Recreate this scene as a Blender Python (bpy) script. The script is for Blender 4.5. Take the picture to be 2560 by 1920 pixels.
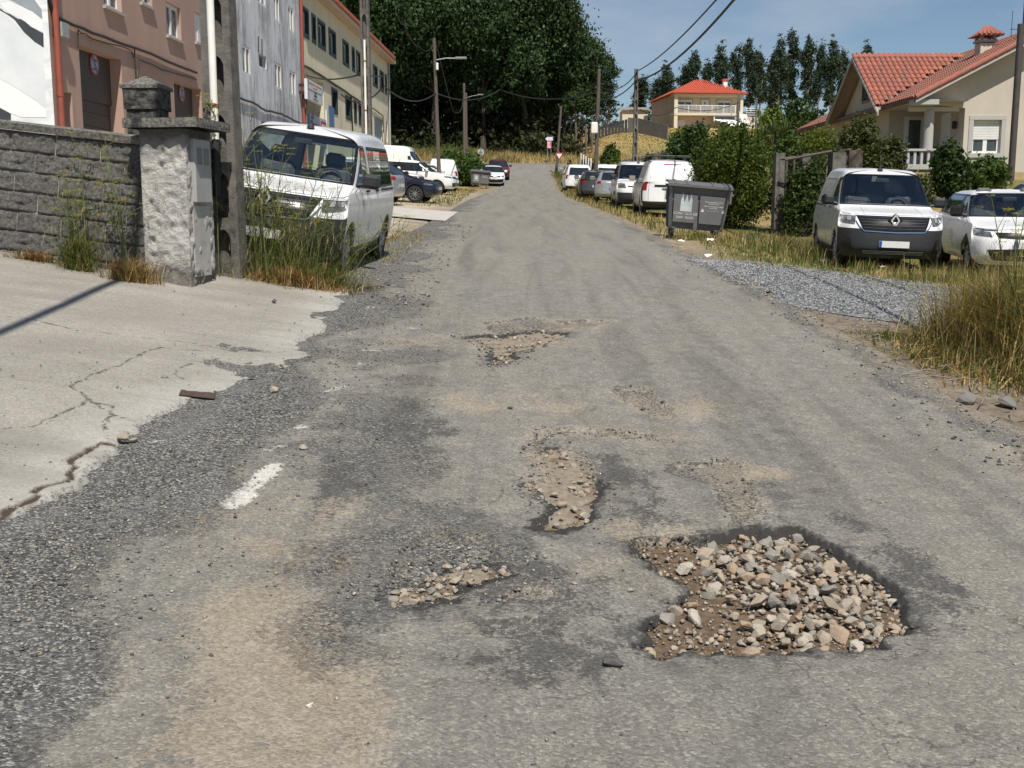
import bpy, bmesh, math, random
import numpy as np
from mathutils import Vector, Matrix
S=bpy.context.scene
for o in list(bpy.data.objects): bpy.data.objects.remove(o)
C=S.collection
R=math.radians
# ------------------------------------------------------------------ camera, world, sun, exposure
FPX=2782.; HOR=530.; CZ=1.6            # focal length and horizon row in photo pixels, eye height in metres
PITCH=math.atan((960-HOR)/FPX)
cam=bpy.data.cameras.new('camera'); camo=bpy.data.objects.new('camera',cam); C.objects.link(camo)
cam.sensor_width=36; cam.lens=36*FPX/2560; cam.clip_end=6000; cam.clip_start=.05
camo.location=(0,0,CZ); camo.rotation_euler=(math.pi/2-PITCH,0,0)
S.camera=camo
SUN_EL=R(57); SUN_AZ=(0.24,-0.971)       # horizontal direction towards the sun: behind the camera, a little to the right
w=bpy.data.worlds.new('World'); S.world=w; w.use_nodes=True
nt=w.node_tree; nt.nodes.clear()
sky=nt.nodes.new('ShaderNodeTexSky'); sky.sky_type='NISHITA'; sky.sun_disc=False
sky.sun_elevation=SUN_EL; sky.sun_rotation=math.atan2(SUN_AZ[0],SUN_AZ[1]); sky.air_density=1.0; sky.dust_density=0.25; sky.ozone_density=3.2; sky.altitude=250
bg=nt.nodes.new('ShaderNodeBackground'); bg.inputs[1].default_value=0.072
wo=nt.nodes.new('ShaderNodeOutputWorld')
tc=nt.nodes.new('ShaderNodeTexCoord'); mp=nt.nodes.new('ShaderNodeMapping'); mp.inputs['Scale'].default_value=(1,1,3.2)
nz=nt.nodes.new('ShaderNodeTexNoise'); nz.inputs['Scale'].default_value=4.6; nz.inputs['Detail'].default_value=7; nz.inputs['Roughness'].default_value=.55
rp=nt.nodes.new('ShaderNodeValToRGB'); rp.color_ramp.elements[0].position=.50; rp.color_ramp.elements[1].position=.78
rp.color_ramp.elements[0].color=(0,0,0,1); rp.color_ramp.elements[1].color=(.55,.55,.55,1)
mx=nt.nodes.new('ShaderNodeMixRGB'); mx.inputs[2].default_value=(6.2,6.8,7.6,1)
L=nt.links.new
L(tc.outputs['Generated'],mp.inputs[0]); L(mp.outputs[0],nz.inputs['Vector']); L(nz.outputs[0],rp.inputs[0]); L(rp.outputs[0],mx.inputs[0])
L(sky.outputs[0],mx.inputs[1]); L(mx.outputs[0],bg.inputs[0]); L(bg.outputs[0],wo.inputs[0])
sl=bpy.data.lights.new('sun','SUN'); sl.energy=5.0; sl.angle=R(.53); sl.color=(1,.94,.85)
so=bpy.data.objects.new('sun',sl); C.objects.link(so)
SDIR=Vector((SUN_AZ[0]*math.cos(SUN_EL),SUN_AZ[1]*math.cos(SUN_EL),math.sin(SUN_EL))).normalized()
so.rotation_euler=SDIR.to_track_quat('Z','Y').to_euler(); so.location=(0,-20,40)
S.view_settings.view_transform='Standard'; S.view_settings.look='None'; S.view_settings.exposure=0.14; S.view_settings.gamma=1
S.render.engine='CYCLES'
# ------------------------------------------------------------------ helpers
rnd=random.Random(7); NR=np.random.default_rng(11)
def sst(a,b,x):
    t=np.clip((x-a)/(b-a),0,1); return t*t*(3-2*t)
KN=[(-60,-.8),(-30,-.5),(0,0),(5,.08),(9,.34),(13.5,.68),(20,.94),(27,1.2),(39,1.68),(60,2.45),(85,3.4),(105,5.0),(119,6.55),(123,6.85),(130,7.05),(132.5,8.1),(160,9.6),(220,14),(420,24),(4000,24)]
_ky=np.array([k[0] for k in KN],float); _kz=np.array([k[1] for k in KN],float)
def apron_edge(y): return -2.55+.058*np.minimum(y,12.5)
def G(x,y):
    x=np.asarray(x,float); y=np.asarray(y,float)
    z=(np.interp(y-1.2,_ky,_kz)+np.interp(y,_ky,_kz)+np.interp(y+1.2,_ky,_kz))/3
    z=z-.027*np.clip(x,-8,8)
    ex=apron_edge(y)
    z=z+0.12*np.clip(ex-x,0,4.2)*(1-.75*sst(18,34,y))*(1-sst(100,118,y))
    z=z-.20*sst(4,6.5,x)*sst(11,15,y)*(1-sst(24,33,y))
    z=z+1.5*sst(8.5,15,x)*sst(27,42,y)*(1-sst(95,120,y))
    z=z+3.9*sst(3,15,x)*sst(131,160,y)
    return z
def g(x,y): return float(G(x,y))
def ray(u,v):
    a=(u-1280)/FPX; b=(960-v)/FPX
    return Vector((a,math.cos(PITCH)+b*math.sin(PITCH),-math.sin(PITCH)+b*math.cos(PITCH)))
def at(u,v,y):
    d=ray(u,v); return Vector((0,0,CZ))+d*(y/d.y)
def gr(u,v):
    d=ray(u,v); t=np.arange(1,260,.02); X=d.x*t; Y=d.y*t; Z=CZ+d.z*t
    i=int(np.argmax(Z<G(X,Y))); return Vector((X[i],Y[i],Z[i]))
# value noise
def _h(ix,iy,s):
    n=(ix*374761393+iy*668265263+s*982451653)&0x7fffffff
    n=((n^(n>>13))*1274126177)&0x7fffffff
    return ((n^(n>>16))&0xffff)/65535.
def vn(x,y,s=0):
    x=np.asarray(x,float); y=np.asarray(y,float)
    ix=np.floor(x).astype(np.int64); iy=np.floor(y).astype(np.int64); fx=x-ix; fy=y-iy
    fx=fx*fx*(3-2*fx); fy=fy*fy*(3-2*fy)
    return (_h(ix,iy,s)*(1-fx)+_h(ix+1,iy,s)*fx)*(1-fy)+(_h(ix,iy+1,s)*(1-fx)+_h(ix+1,iy+1,s)*fx)*fy
def fbm(x,y,s=0,o=4):
    r=0;a=.5
    for k in range(o): r=r+a*vn(x*2**k,y*2**k,s+k*17); a*=.5
    return r/(1-.5**o)
WL={}
def wl(o): return WL.get(o.name,Vector((0,0,0)))
def tag(o,label=None,cat=None,group=None,kind=None):
    if label: o['label']=label
    if cat: o['category']=cat
    if group: o['group']=group
    if kind: o['kind']=kind
    return o
def empty(name,loc,label=None,cat=None,group=None):
    o=bpy.data.objects.new(name,None); C.objects.link(o); o.location=loc; o.empty_display_size=.2
    WL[o.name]=Vector(loc); return tag(o,label,cat,group)
def link(name,me,mat=None,parent=None,loc=None):
    o=bpy.data.objects.new(name,me); C.objects.link(o)
    if mat is not None:
        for m in (mat if isinstance(mat,(list,tuple)) else [mat]): me.materials.append(m)
    if parent is not None: o.parent=parent; WL[o.name]=wl(parent)
    elif loc is not None: o.location=loc; WL[o.name]=Vector(loc)
    return o
class MB:
    def __init__(s): s.v=[]; s.f=[]; s.m=[]
    def add(s,V,Fc,mi=0):
        b=len(s.v); s.v+= [tuple(p) for p in V]; s.f+=[tuple(i+b for i in q) for q in Fc]; s.m+=[mi]*len(Fc); return s
    def quad(s,a,b,c,d,mi=0): return s.add([a,b,c,d],[(0,1,2,3)],mi)
    def box(s,c,d,rot=None,mi=0,top=(1,1)):
        hx,hy,hz=d[0]/2,d[1]/2,d[2]/2
        V=[Vector((x*hx*(top[0] if z>0 else 1),y*hy*(top[1] if z>0 else 1),z*hz)) for z in(-1,1) for y in(-1,1) for x in(-1,1)]
        if rot is not None: V=[rot@p for p in V]
        V=[p+Vector(c) for p in V]
        return s.add(V,[(0,2,3,1),(4,5,7,6),(0,1,5,4),(2,6,7,3),(0,4,6,2),(1,3,7,5)],mi)
    def cbox(s,c,d,rot=None,b=.01,mi=0):
        # chamfered box
        h=[x/2 for x in d]; V=[];F=[]
        bm=bmesh.new(); bmesh.ops.create_cube(bm,size=1)
        for q in bm.verts: q.co=Vector((q.co.x*d[0],q.co.y*d[1],q.co.z*d[2]))
        bmesh.ops.bevel(bm,geom=bm.edges[:],offset=min(b,min(h)*.9),segments=1,affect='EDGES',profile=.7)
        V=[q.co.copy() for q in bm.verts]; bm.verts.index_update(); F=[[q.index for q in f.verts] for f in bm.faces]; bm.free()
        if rot is not None: V=[rot@p for p in V]
        return s.add([p+Vector(c) for p in V],F,mi)
    def tube(s,pts,r,n=6,cap=True,mi=0):
        pts=[Vector(p) for p in pts]; rr=r if isinstance(r,(list,tuple)) else [r]*len(pts)
        V=[];F=[]; up=Vector((0,0,1))
        for i,p in enumerate(pts):
            d=(pts[min(i+1,len(pts)-1)]-pts[max(i-1,0)]);
            d=d.normalized() if d.length>1e-9 else Vector((0,0,1))
            a=d.cross(up)
            if a.length<.05: a=d.cross(Vector((1,0,0)))
            a.normalize(); b=a.cross(d)
            for k in range(n):
                t=2*math.pi*k/n; V.append(p+a*(rr[i]*math.cos(t))+b*(rr[i]*math.sin(t)))
        for i in range(len(pts)-1):
            for k in range(n): F.append((i*n+k,i*n+(k+1)%n,(i+1)*n+(k+1)%n,(i+1)*n+k))
        if cap:
            b=len(V); e=(len(pts)-1)*n; V=V+V[:n]+V[e:e+n]; F.append(tuple(range(b,b+n))); F.append(tuple(range(b+n,b+2*n))[::-1])
        return s.add(V,F,mi)
    def lathe(s,prof,c,axis='Z',n=20,mi=0,rot=None):
        V=[];F=[]
        for (r,h) in prof:
            for k in range(n):
                t=2*math.pi*k/n; p=Vector((r*math.cos(t),r*math.sin(t),h))
                if axis=='Y': p=Vector((p.x,p.z,p.y))
                if axis=='X': p=Vector((p.z,p.x,p.y))
                if rot is not None: p=rot@p
                V.append(p+Vector(c))
        for i in range(len(prof)-1):
            for k in range(n): F.append((i*n+k,i*n+(k+1)%n,(i+1)*n+(k+1)%n,(i+1)*n+k))
        return s.add(V,F,mi)
    def poly(s,pts,ext,mi=0):
        # prism: polygon pts extruded by vector ext
        n=len(pts); e=Vector(ext); V=[Vector(p) for p in pts]; V=V+[p+e for p in V]
        F=[tuple(range(n)),tuple(range(2*n-1,n-1,-1))]+[(i,i+n,(i+1)%n+n,(i+1)%n) for i in range(n)]
        return s.add(V,F,mi)
    def build(s,name,mat,parent=None,smooth=False,loc=None,local=False,kind=None):
        off=Vector((0,0,0))
        if not local: off=wl(parent) if parent is not None else (Vector(loc) if loc is not None else off)
        me=bpy.data.meshes.new(name); me.from_pydata([(p[0]-off.x,p[1]-off.y,p[2]-off.z) for p in s.v],[],s.f)
        if isinstance(mat,(list,tuple)): me.polygons.foreach_set('material_index',s.m)
        if smooth: me.polygons.foreach_set('use_smooth',[True]*len(me.polygons))
        me.update()
        bm=bmesh.new(); bm.from_mesh(me); bmesh.ops.recalc_face_normals(bm,faces=bm.faces); bm.to_mesh(me); bm.free()
        o=link(name,me,mat,parent,loc)
        if kind: o['kind']=kind
        return o
def npmesh(name,V,F,mat,parent=None,smooth=False,col=None,attrs=None,loc=None,local=False):
    V=np.asarray(V,np.float32); F=np.asarray(F,np.int32); off=np.zeros(3,np.float32)
    if not local: off=np.array(wl(parent) if parent is not None else (loc if loc is not None else (0,0,0)),np.float32)
    V=V-off
    me=bpy.data.meshes.new(name); me.vertices.add(len(V)); me.vertices.foreach_set('co',V.ravel())
    k=F.shape[1]; me.loops.add(F.size); me.loops.foreach_set('vertex_index',F.ravel())
    me.polygons.add(len(F)); me.polygons.foreach_set('loop_start',np.arange(0,F.size,k,dtype=np.int32)); 
    if smooth: me.polygons.foreach_set('use_smooth',np.ones(len(F),bool))
    me.update(calc_edges=True)
    if col is not None:
        a=me.attributes.new('Col','FLOAT_COLOR','POINT'); c=np.ones((len(V),4),np.float32); c[:,:3]=col; a.data.foreach_set('color',c.ravel())
    if attrs:
        for n_,d in attrs.items():
            a=me.attributes.new(n_,'FLOAT','POINT'); a.data.foreach_set('value',np.asarray(d,np.float32).ravel())
    return link(name,me,mat,parent,loc)
def gridF(nr,nc):
    i=np.arange(nr-1)[:,None]*nc+np.arange(nc-1)[None,:]
    return np.stack([i,i+1,i+nc+1,i+nc],-1).reshape(-1,4)
# ------------------------------------------------------------------ materials
def newmat(name):
    m=bpy.data.materials.new(name); m.use_nodes=True; nt=m.node_tree; b=nt.nodes['Principled BSDF']; return m,nt,b
class N:
    def __init__(s,nt): s.nt=nt
    def n(s,t,**k):
        x=s.nt.nodes.new(t)
        for a,v in k.items():
            if a.startswith('i_'):
                x.inputs[a[2:].replace('_',' ')].default_value=v
            else: setattr(x,a,v)
        return x
    def l(s,a,b): s.nt.links.new(a,b)
    def noise(s,vec,scale,detail=4,rough=.55,dist=0):
        x=s.n('ShaderNodeTexNoise'); x.inputs['Scale'].default_value=scale; x.inputs['Detail'].default_value=detail; x.inputs['Roughness'].default_value=rough; x.inputs['Distortion'].default_value=dist
        if vec is not None: s.l(vec,x.inputs['Vector'])
        return x.outputs[0]
    def ramp(s,f,stops):
        x=s.n('ShaderNodeValToRGB'); e=x.color_ramp.elements
        while len(e)<len(stops): e.new(.5)
        for q,(p,c) in zip(e,stops): q.position=p; q.color=(c,c,c,1) if not isinstance(c,(tuple,list)) else (*c,1)
        s.l(f,x.inputs[0]); return x.outputs[0]
    def mix(s,f,a,b,mode='MIX'):
        x=s.n('ShaderNodeMixRGB',blend_type=mode)
        for i,q in zip((0,1,2),(f,a,b)):
            if isinstance(q,(int,float)): x.inputs[i].default_value=q if i==0 else (q,q,q,1)
            elif isinstance(q,(tuple,list)): x.inputs[i].default_value=(*q,1)
            else: s.l(q,x.inputs[i])
        return x.outputs[0]
    def math(s,op,a,b=None,clamp=False):
        x=s.n('ShaderNodeMath',operation=op,use_clamp=clamp)
        for i,q in enumerate((a,b)):
            if q is None: continue
            if isinstance(q,(int,float)): x.inputs[i].default_value=q
            else: s.l(q,x.inputs[i])
        return x.outputs[0]
    def attr(s,name,col=False):
        x=s.n('ShaderNodeAttribute',attribute_name=name); return x.outputs['Color' if col else 'Fac']
    def obj(s,scale=(1,1,1)):
        t=s.n('ShaderNodeTexCoord'); m=s.n('ShaderNodeMapping'); m.inputs['Scale'].default_value=scale; s.l(t.outputs['Object'],m.inputs[0]); return m.outputs[0]
    def geo(s,scale=(1,1,1)):
        t=s.n('ShaderNodeNewGeometry'); m=s.n('ShaderNodeMapping'); m.inputs['Scale'].default_value=scale; s.l(t.outputs['Position'],m.inputs[0]); return m.outputs[0]
    def bump(s,h,strength,dist,b):
        x=s.n('ShaderNodeBump'); x.inputs['Strength'].default_value=strength; x.inputs['Distance'].default_value=dist; s.l(h,x.inputs['Height']); s.l(x.outputs[0],b.inputs['Normal'])
MC={}
def mat(name,c1,c2=None,scale=8,rough=.7,bump=0,bs=60,metal=0,spec=.4,coat=0,stretch=(1,1,1),detail=5,lo=.35,hi=.7,c3=None):
    if name in MC: return MC[name]
    m,nt,b=newmat(name); n=N(nt)
    if c2 is None: c2=tuple(x*.8 for x in c1)
    v=n.obj(stretch); f=n.noise(v,scale,detail)
    col=n.mix(n.ramp(f,[(lo,0.),(hi,1.)]),c1,c2)
    if c3:
        f2=n.noise(n.obj(),scale*.23,3); col=n.mix(n.ramp(f2,[(.45,0.),(.7,.8)]),col,c3)
    n.l(col,b.inputs['Base Color']); b.inputs['Roughness'].default_value=rough; b.inputs['Metallic'].default_value=metal
    b.inputs['Specular IOR Level'].default_value=spec
    if coat: b.inputs['Coat Weight'].default_value=coat; b.inputs['Coat Roughness'].default_value=.04
    if bump: n.bump(n.noise(n.obj(),bs,6,.65),min(1,bump),.02,b)
    MC[name]=m; return m
def leafmat(name,trans=.25,rough=.55):
    if name in MC: return MC[name]
    m,nt,b=newmat(name); n=N(nt)
    c=n.attr('Col',True); n.l(c,b.inputs['Base Color']); b.inputs['Roughness'].default_value=rough; b.inputs['Specular IOR Level'].default_value=.25
    t=n.n('ShaderNodeBsdfTranslucent'); n.l(n.mix(1.,c,(1.0,1.15,.5),'MULTIPLY'),t.inputs[0])
    ms=n.n('ShaderNodeMixShader'); ms.inputs[0].default_value=trans; n.l(b.outputs[0],ms.inputs[1]); n.l(t.outputs[0],ms.inputs[2])
    n.l(ms.outputs[0],nt.nodes['Material Output'].inputs[0]); MC[name]=m; return m
def colmat(name,rough=.85,bump=.3,bs=30,spk=.25,sscale=40):
    # vertex colour times fine procedural speckle
    if name in MC: return MC[name]
    m,nt,b=newmat(name); n=N(nt); c=n.attr('Col',True); v=n.geo()
    f=n.noise(v,sscale,5,.7); k=n.ramp(f,[(.3,1-spk*1.4),(.7,1+spk)])
    n.l(n.mix(1.,c,k,'MULTIPLY'),b.inputs['Base Color']); b.inputs['Roughness'].default_value=rough; b.inputs['Specular IOR Level'].default_value=.2
    if bump: n.bump(n.noise(v,bs,6,.7),bump,.03,b)
    MC[name]=m; return m
_TX={}
def text(name,body,size,M4,mt,parent,align='CENTER',bold=.0,ext=.001,sx=1):
    cu=bpy.data.curves.new(name,'FONT'); cu.body=body; cu.size=size; cu.align_x=align; cu.align_y='CENTER'; cu.extrude=ext; cu.offset=bold; cu.resolution_u=2
    o=bpy.data.objects.new(name+'_c',cu); C.objects.link(o); bpy.context.view_layer.update()
    me=bpy.data.meshes.new_from_object(o.evaluated_get(bpy.context.evaluated_depsgraph_get())); bpy.data.objects.remove(o); bpy.data.curves.remove(cu)
    me.transform(Matrix.Diagonal((sx,1,1,1))); me.transform(M4); me.materials.clear()
    return me
def text_part(name,body,size,M4,mt,parent,local=False,**k):
    me=text(name,body,size,M4,mt,parent,**k)
    if not local: me.transform(Matrix.Translation(-wl(parent)))
    return link(name,me,mt,parent)
def frame4(o,ex,ez):
    # matrix whose local X runs along ex, local Y along ez, origin o
    ex=Vector(ex).normalized(); ez=Vector(ez).normalized(); ey=ex.cross(ez)
    return Matrix(((ex.x,ez.x,ey.x,o[0]),(ex.y,ez.y,ey.y,o[1]),(ex.z,ez.z,ey.z,o[2]),(0,0,0,1)))
def copy_tree(o,parent=None):
    c=o.copy(); C.objects.link(c)
    if parent is not None: c.parent=parent
    for ch in list(o.children): copy_tree(ch,c)
    return c
# ------------------------------------------------------------------ GROUND
def sdist(poly,X,Y):
    # signed distance to polygon, + inside (computed only near it)
    P=np.array([(p[0],p[1]) for p in poly]); out=np.full(X.shape,-9.)
    m=(X>P[:,0].min()-.7)&(X<P[:,0].max()+.7)&(Y>P[:,1].min()-.7)&(Y<P[:,1].max()+.7)
    x=X[m];y=Y[m]; d=np.full(x.shape,9.); ins=np.zeros(x.shape,bool); n=len(P)
    for i in range(n):
        a=P[i];b=P[(i+1)%n]; ab=b-a; t=np.clip(((x-a[0])*ab[0]+(y-a[1])*ab[1])/(ab@ab+1e-12),0,1)
        d=np.minimum(d,np.hypot(x-a[0]-t*ab[0],y-a[1]-t*ab[1]))
        c=((a[1]>y)!=(b[1]>y))&(x<(b[0]-a[0])*(y-a[1])/(b[1]-a[1]+1e-12)+a[0]); ins^=c
    out[m]=np.where(ins,d,-d); return out
def pldist(pl,X,Y):
    P=np.array([(p[0],p[1]) for p in pl]); d=np.full(X.shape,9.)
    for a,b in zip(P[:-1],P[1:]):
        ab=b-a; t=np.clip(((X-a[0])*ab[0]+(Y-a[1])*ab[1])/(ab@ab+1e-12),0,1)
        d=np.minimum(d,np.hypot(X-a[0]-t*ab[0],Y-a[1]-t*ab[1]))
    return d
def GP(pts): return [gr(u,v) for u,v in pts]
def crop(x0,y0,s,pts): return [(x0+a*s,y0+b*s) for a,b in pts]
c4=lambda p: crop(900,700,.4521,p)
c5=lambda p: crop(0,620,.4521,p)
cb=lambda p: crop(1500,1200,.4069,p)
HOLE_MAIN=GP(cb([(180,350),(420,322),(600,330),(760,330),(900,292),(1080,290),(1200,282),(1300,330),(1440,400),(1560,470),(1700,540),(1760,620),(1850,700),(1880,800),(1935,880),(1840,925),(1720,985),(1500,1000),(1300,1020),(950,1062),(700,1040),(480,1040),(330,1075),(255,1000),(265,880),(300,800),(450,720),(540,640),(470,570),(320,500),(225,430)]))
HOLE_MID=GP(c4([(1010,920),(1100,920),(1170,960),(1210,1010),(1260,1060),(1340,1100),(1350,1130),(1310,1170),(1310,1250),(1300,1310),(1220,1340),(1110,1372),(1000,1372),(960,1350),(1040,1310),(1040,1250),(1030,1200),(960,1160),(905,1122),(1040,1090),(1050,1040),(1000,1000),(990,950)]))
HOLE_FAR=GP(c4([(570,312),(640,300),(760,298),(860,288),(980,268),(1060,278),(1150,285),(1140,300),(1060,330),(1000,360),(920,380),(850,400),(870,440),(780,462),(715,462),(730,400),(690,350),(640,322)]))
HOLE_LEFT=GP([(955,1492),(1040,1450),(1100,1422),(1180,1402),(1260,1405),(1282,1430),(1200,1452),(1140,1492),(1060,1512),(980,1516)])
SCABS=[GP(c4([(700,240),(800,230),(950,213),(1100,233),(1200,222),(1380,222),(1250,268),(1000,258),(820,288),(720,280)])),
 GP(c4([(1720,1012),(1800,1000),(1900,1010),(2060,988),(2140,1040),(2100,1100),(2150,1180),(2190,1290),(2100,1340),(2020,1280),(1960,1180),(1900,1130),(1780,1092),(1705,1060)])),
 GP(c4([(955,862),(1040,828),(1160,828),(1320,828),(1600,846),(1640,880),(1400,866),(1180,850),(1040,872),(1000,905)])),
 GP(c4([(1400,600),(1560,590),(1640,640),(1700,700),(1740,760),(1640,740),(1540,690),(1420,650)])),
 GP([(1000,1380),(1080,1330),(1200,1345),(1240,1390),(1180,1402),(1060,1440),(960,1470)]),
 GP([(1180,1560),(1330,1540),(1420,1560),(1400,1590),(1240,1585)]),
 GP([(1250,1480),(1340,1465),(1430,1480),(1420,1505),(1290,1505)]),
 GP([(770,1440),(850,1390),(870,1400),(800,1455)])]
# road sheet -----------------------------------------------------------
RY=np.array([-40,2,14,30,50,62,75,90,106,116,121.5]); RXR=np.array([3.45,3.45,3.25,3.35,2.95,2.85,3.15,3.45,3.8,5.2,9.0])
LY=np.array([-40,5,12,30,50,62,75,90,106,116,121.5]); RXL=np.array([-3.1,-2.75,-2.3,-2.1,-1.9,-1.55,-1.15,-.8,-.55,-1.6,-5.5])
ys=[-40,-30,-20,-10,-5,0,1.5,2.4]
while ys[-1]<121.5: ys.append(ys[-1]+ (.0125+.0021*(ys[-1]-2.4)**1.25))
ys=np.array(ys); ys[-1]=121.5
tt=np.linspace(0,1,290)
xl=np.interp(ys,LY,RXL); xr=np.interp(ys,RY,RXR)
Y=np.repeat(ys[:,None],290,1); X=xl[:,None]+(xr-xl)[:,None]*tt[None,:]
X=X+ (vn(Y*1.1,Y*0,5)-.5)*.25*sst(.9,1,tt)[None,:]
Z=G(X,Y)+.004
near=1-sst(14,30,Y)
wx=X+((fbm(X*9,Y*9,3)-.5)*.13+(fbm(X*34,Y*34,13,2)-.5)*.035)*near; wy=Y+((fbm(X*9,Y*9,8)-.5)*.13+(fbm(X*34,Y*34,18,2)-.5)*.035)*near
Z=Z+(fbm(X*.7,Y*.7,21)-.5)*.05*near+(fbm(X*3,Y*3,31)-.5)*.02*near+(fbm(X*22,Y*22,4,3)-.5)*.007*near
soil=np.zeros_like(X); grav=np.zeros_like(X); dark=np.zeros_like(X); dust=np.zeros_like(X)
def addhole(poly,D,rim,floor):
    global Z
    s=sdist(poly,wx,wy); k=sst(-.012,rim,s)
    Z-=D*k*(.8+.4*fbm(X*6,Y*6,55)); soil[:]=np.maximum(soil,sst(0.005,.04,s)); dark[:]=np.maximum(dark,np.maximum(.55*sst(-.30,-.0,s)*(1-sst(-.01,.05,s)),2.0*sst(-.03,-.005,s)*(1-sst(.03,.06,s)))); soil[:]=soil*(sst(.02,.07,s)+(s<-.05))
    Z-= .018*sst(-.25,0,s)*(1-k)
    return s
sM=addhole(HOLE_MAIN,.088,.04,1)
sMid=addhole(HOLE_MID,.042,.04,1); sF=addhole(HOLE_FAR,.045,.05,1); sL=addhole(HOLE_LEFT,.025,.08,1)
for i,pz in enumerate(SCABS):
    s=sdist(pz,wx,wy); k=sst(-.005,.02,s); Z-=.019*k; grav=np.maximum(grav,.75*sst(0,.06,s)); dark=np.maximum(dark,1.1*sst(-.022,0,s)*(1-sst(.01,.03,s))); dust=np.maximum(dust,.5*sst(-.25,.05,s))
def blob(u,v,ru,rv,rot=0):
    c=gr(u,v); a=gr(u+ru,v); b=gr(u,v-rv); rx=abs(a.x-c.x)+1e-3; ry=abs(b.y-c.y)+1e-3
    dx=(X-c.x); dy=(Y-c.y); dx2=dx*math.cos(rot)+dy*math.sin(rot); dy2=-dx*math.sin(rot)+dy*math.cos(rot)
    q=np.hypot(dx2/rx,dy2/ry)+(fbm(X*1.3,Y*1.3,u%97|1,5)-.5)*2.6
    return 1-sst(.2,1.5,q)
for b_ in [(700,1500,330,200,.25),(560,1750,300,130,.2),(820,1330,200,130,.2),(1250,1010,260,60,0),(1200,850,200,40,0),(1700,1010,170,90,0),(1650,1330,190,60,0),(1640,1500,120,120,0),(680,1640,230,330,.3),(1400,1130,80,70,0),(1830,1180,110,40,0),(1560,1430,100,60,0)]:
    dust=np.maximum(dust,.62*blob(*b_))
dust=np.clip(dust+.9*(fbm(X*1.1,Y*.55,77,5)-.47),0,1)
for b_ in [(1300,1480,330,90,0),(1560,1200,120,90,0),(1330,1690,220,70,0),(1450,1630,260,60,0),(2330,1480,120,160,0),(2200,1330,120,60,0),(1000,1080,130,90,0),(860,1200,90,90,0),(1640,1300,170,40,0),(2060,1290,130,30,0)]:
    dark=np.maximum(dark,.60*blob(*b_)*(1-.5*soil))
for b_ in [(980,1200,150,260,.1),(900,1000,200,120,0),(1030,880,160,60,0),(1100,1340,190,90,0),(820,1600,90,190,.1),(1950,1260,90,60,0)]:
    grav=np.maximum(grav,.6*blob(*b_))
edgeL=X-np.interp(Y,[-40,5,8.6,12,20,40,60,122],[-2.0,-1.55,-1.35,-1.25,-1.35,-1.5,-1.4,-3])   # coarse chippings along the left side
grav=np.maximum(grav,(1-sst(-.45,.35,edgeL+(fbm(X*1.3,Y*.9,9)-.5)*1.4))*.97)
eR=np.interp(Y,RY,RXR)-X
grav=np.maximum(grav,(1-sst(.05,.55,eR+(fbm(X*2,Y*.8,19)-.5)*.7))*.8); dust=np.maximum(dust,.7*(1-sst(.1,.7,eR+(fbm(X*2,Y*.8,29)-.5)*.7)))
dust=dust*(1-.55*sst(.5,1,grav)*(X<-.2))
paint=np.zeros_like(X)
for pl,wd in [(GP(c5([(1290,1425),(1400,1320),(1520,1205)])),.075),(GP(c5([(1440,1130),(1570,1100)])),.05),(GP(c5([(1590,1015),(1710,995)])),.055),(GP(c5([(1800,815),(1880,780)])),.05),(GP(c5([(1930,650),(2010,645)])),.05),(GP(c5([(2010,570),(2110,566)])),.05),(GP(c5([(850,1080),(920,1075)])),.05),(GP(c5([(2020,340),(2080,335)])),.06),(GP(c4([(240,265),(310,268)])),.07),(GP(c4([(20,160),(100,150)])),.08)]:
    paint=np.maximum(paint,(1. if wd==.075 else .62)*(1-sst(wd*.2,wd*1.6,pldist(pl,X,Y))))
wear=(sst(-1.2,-.2,X)*(1-sst(1.9,2.7,X)))*(1-sst(12,20,Y))*.75
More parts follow.
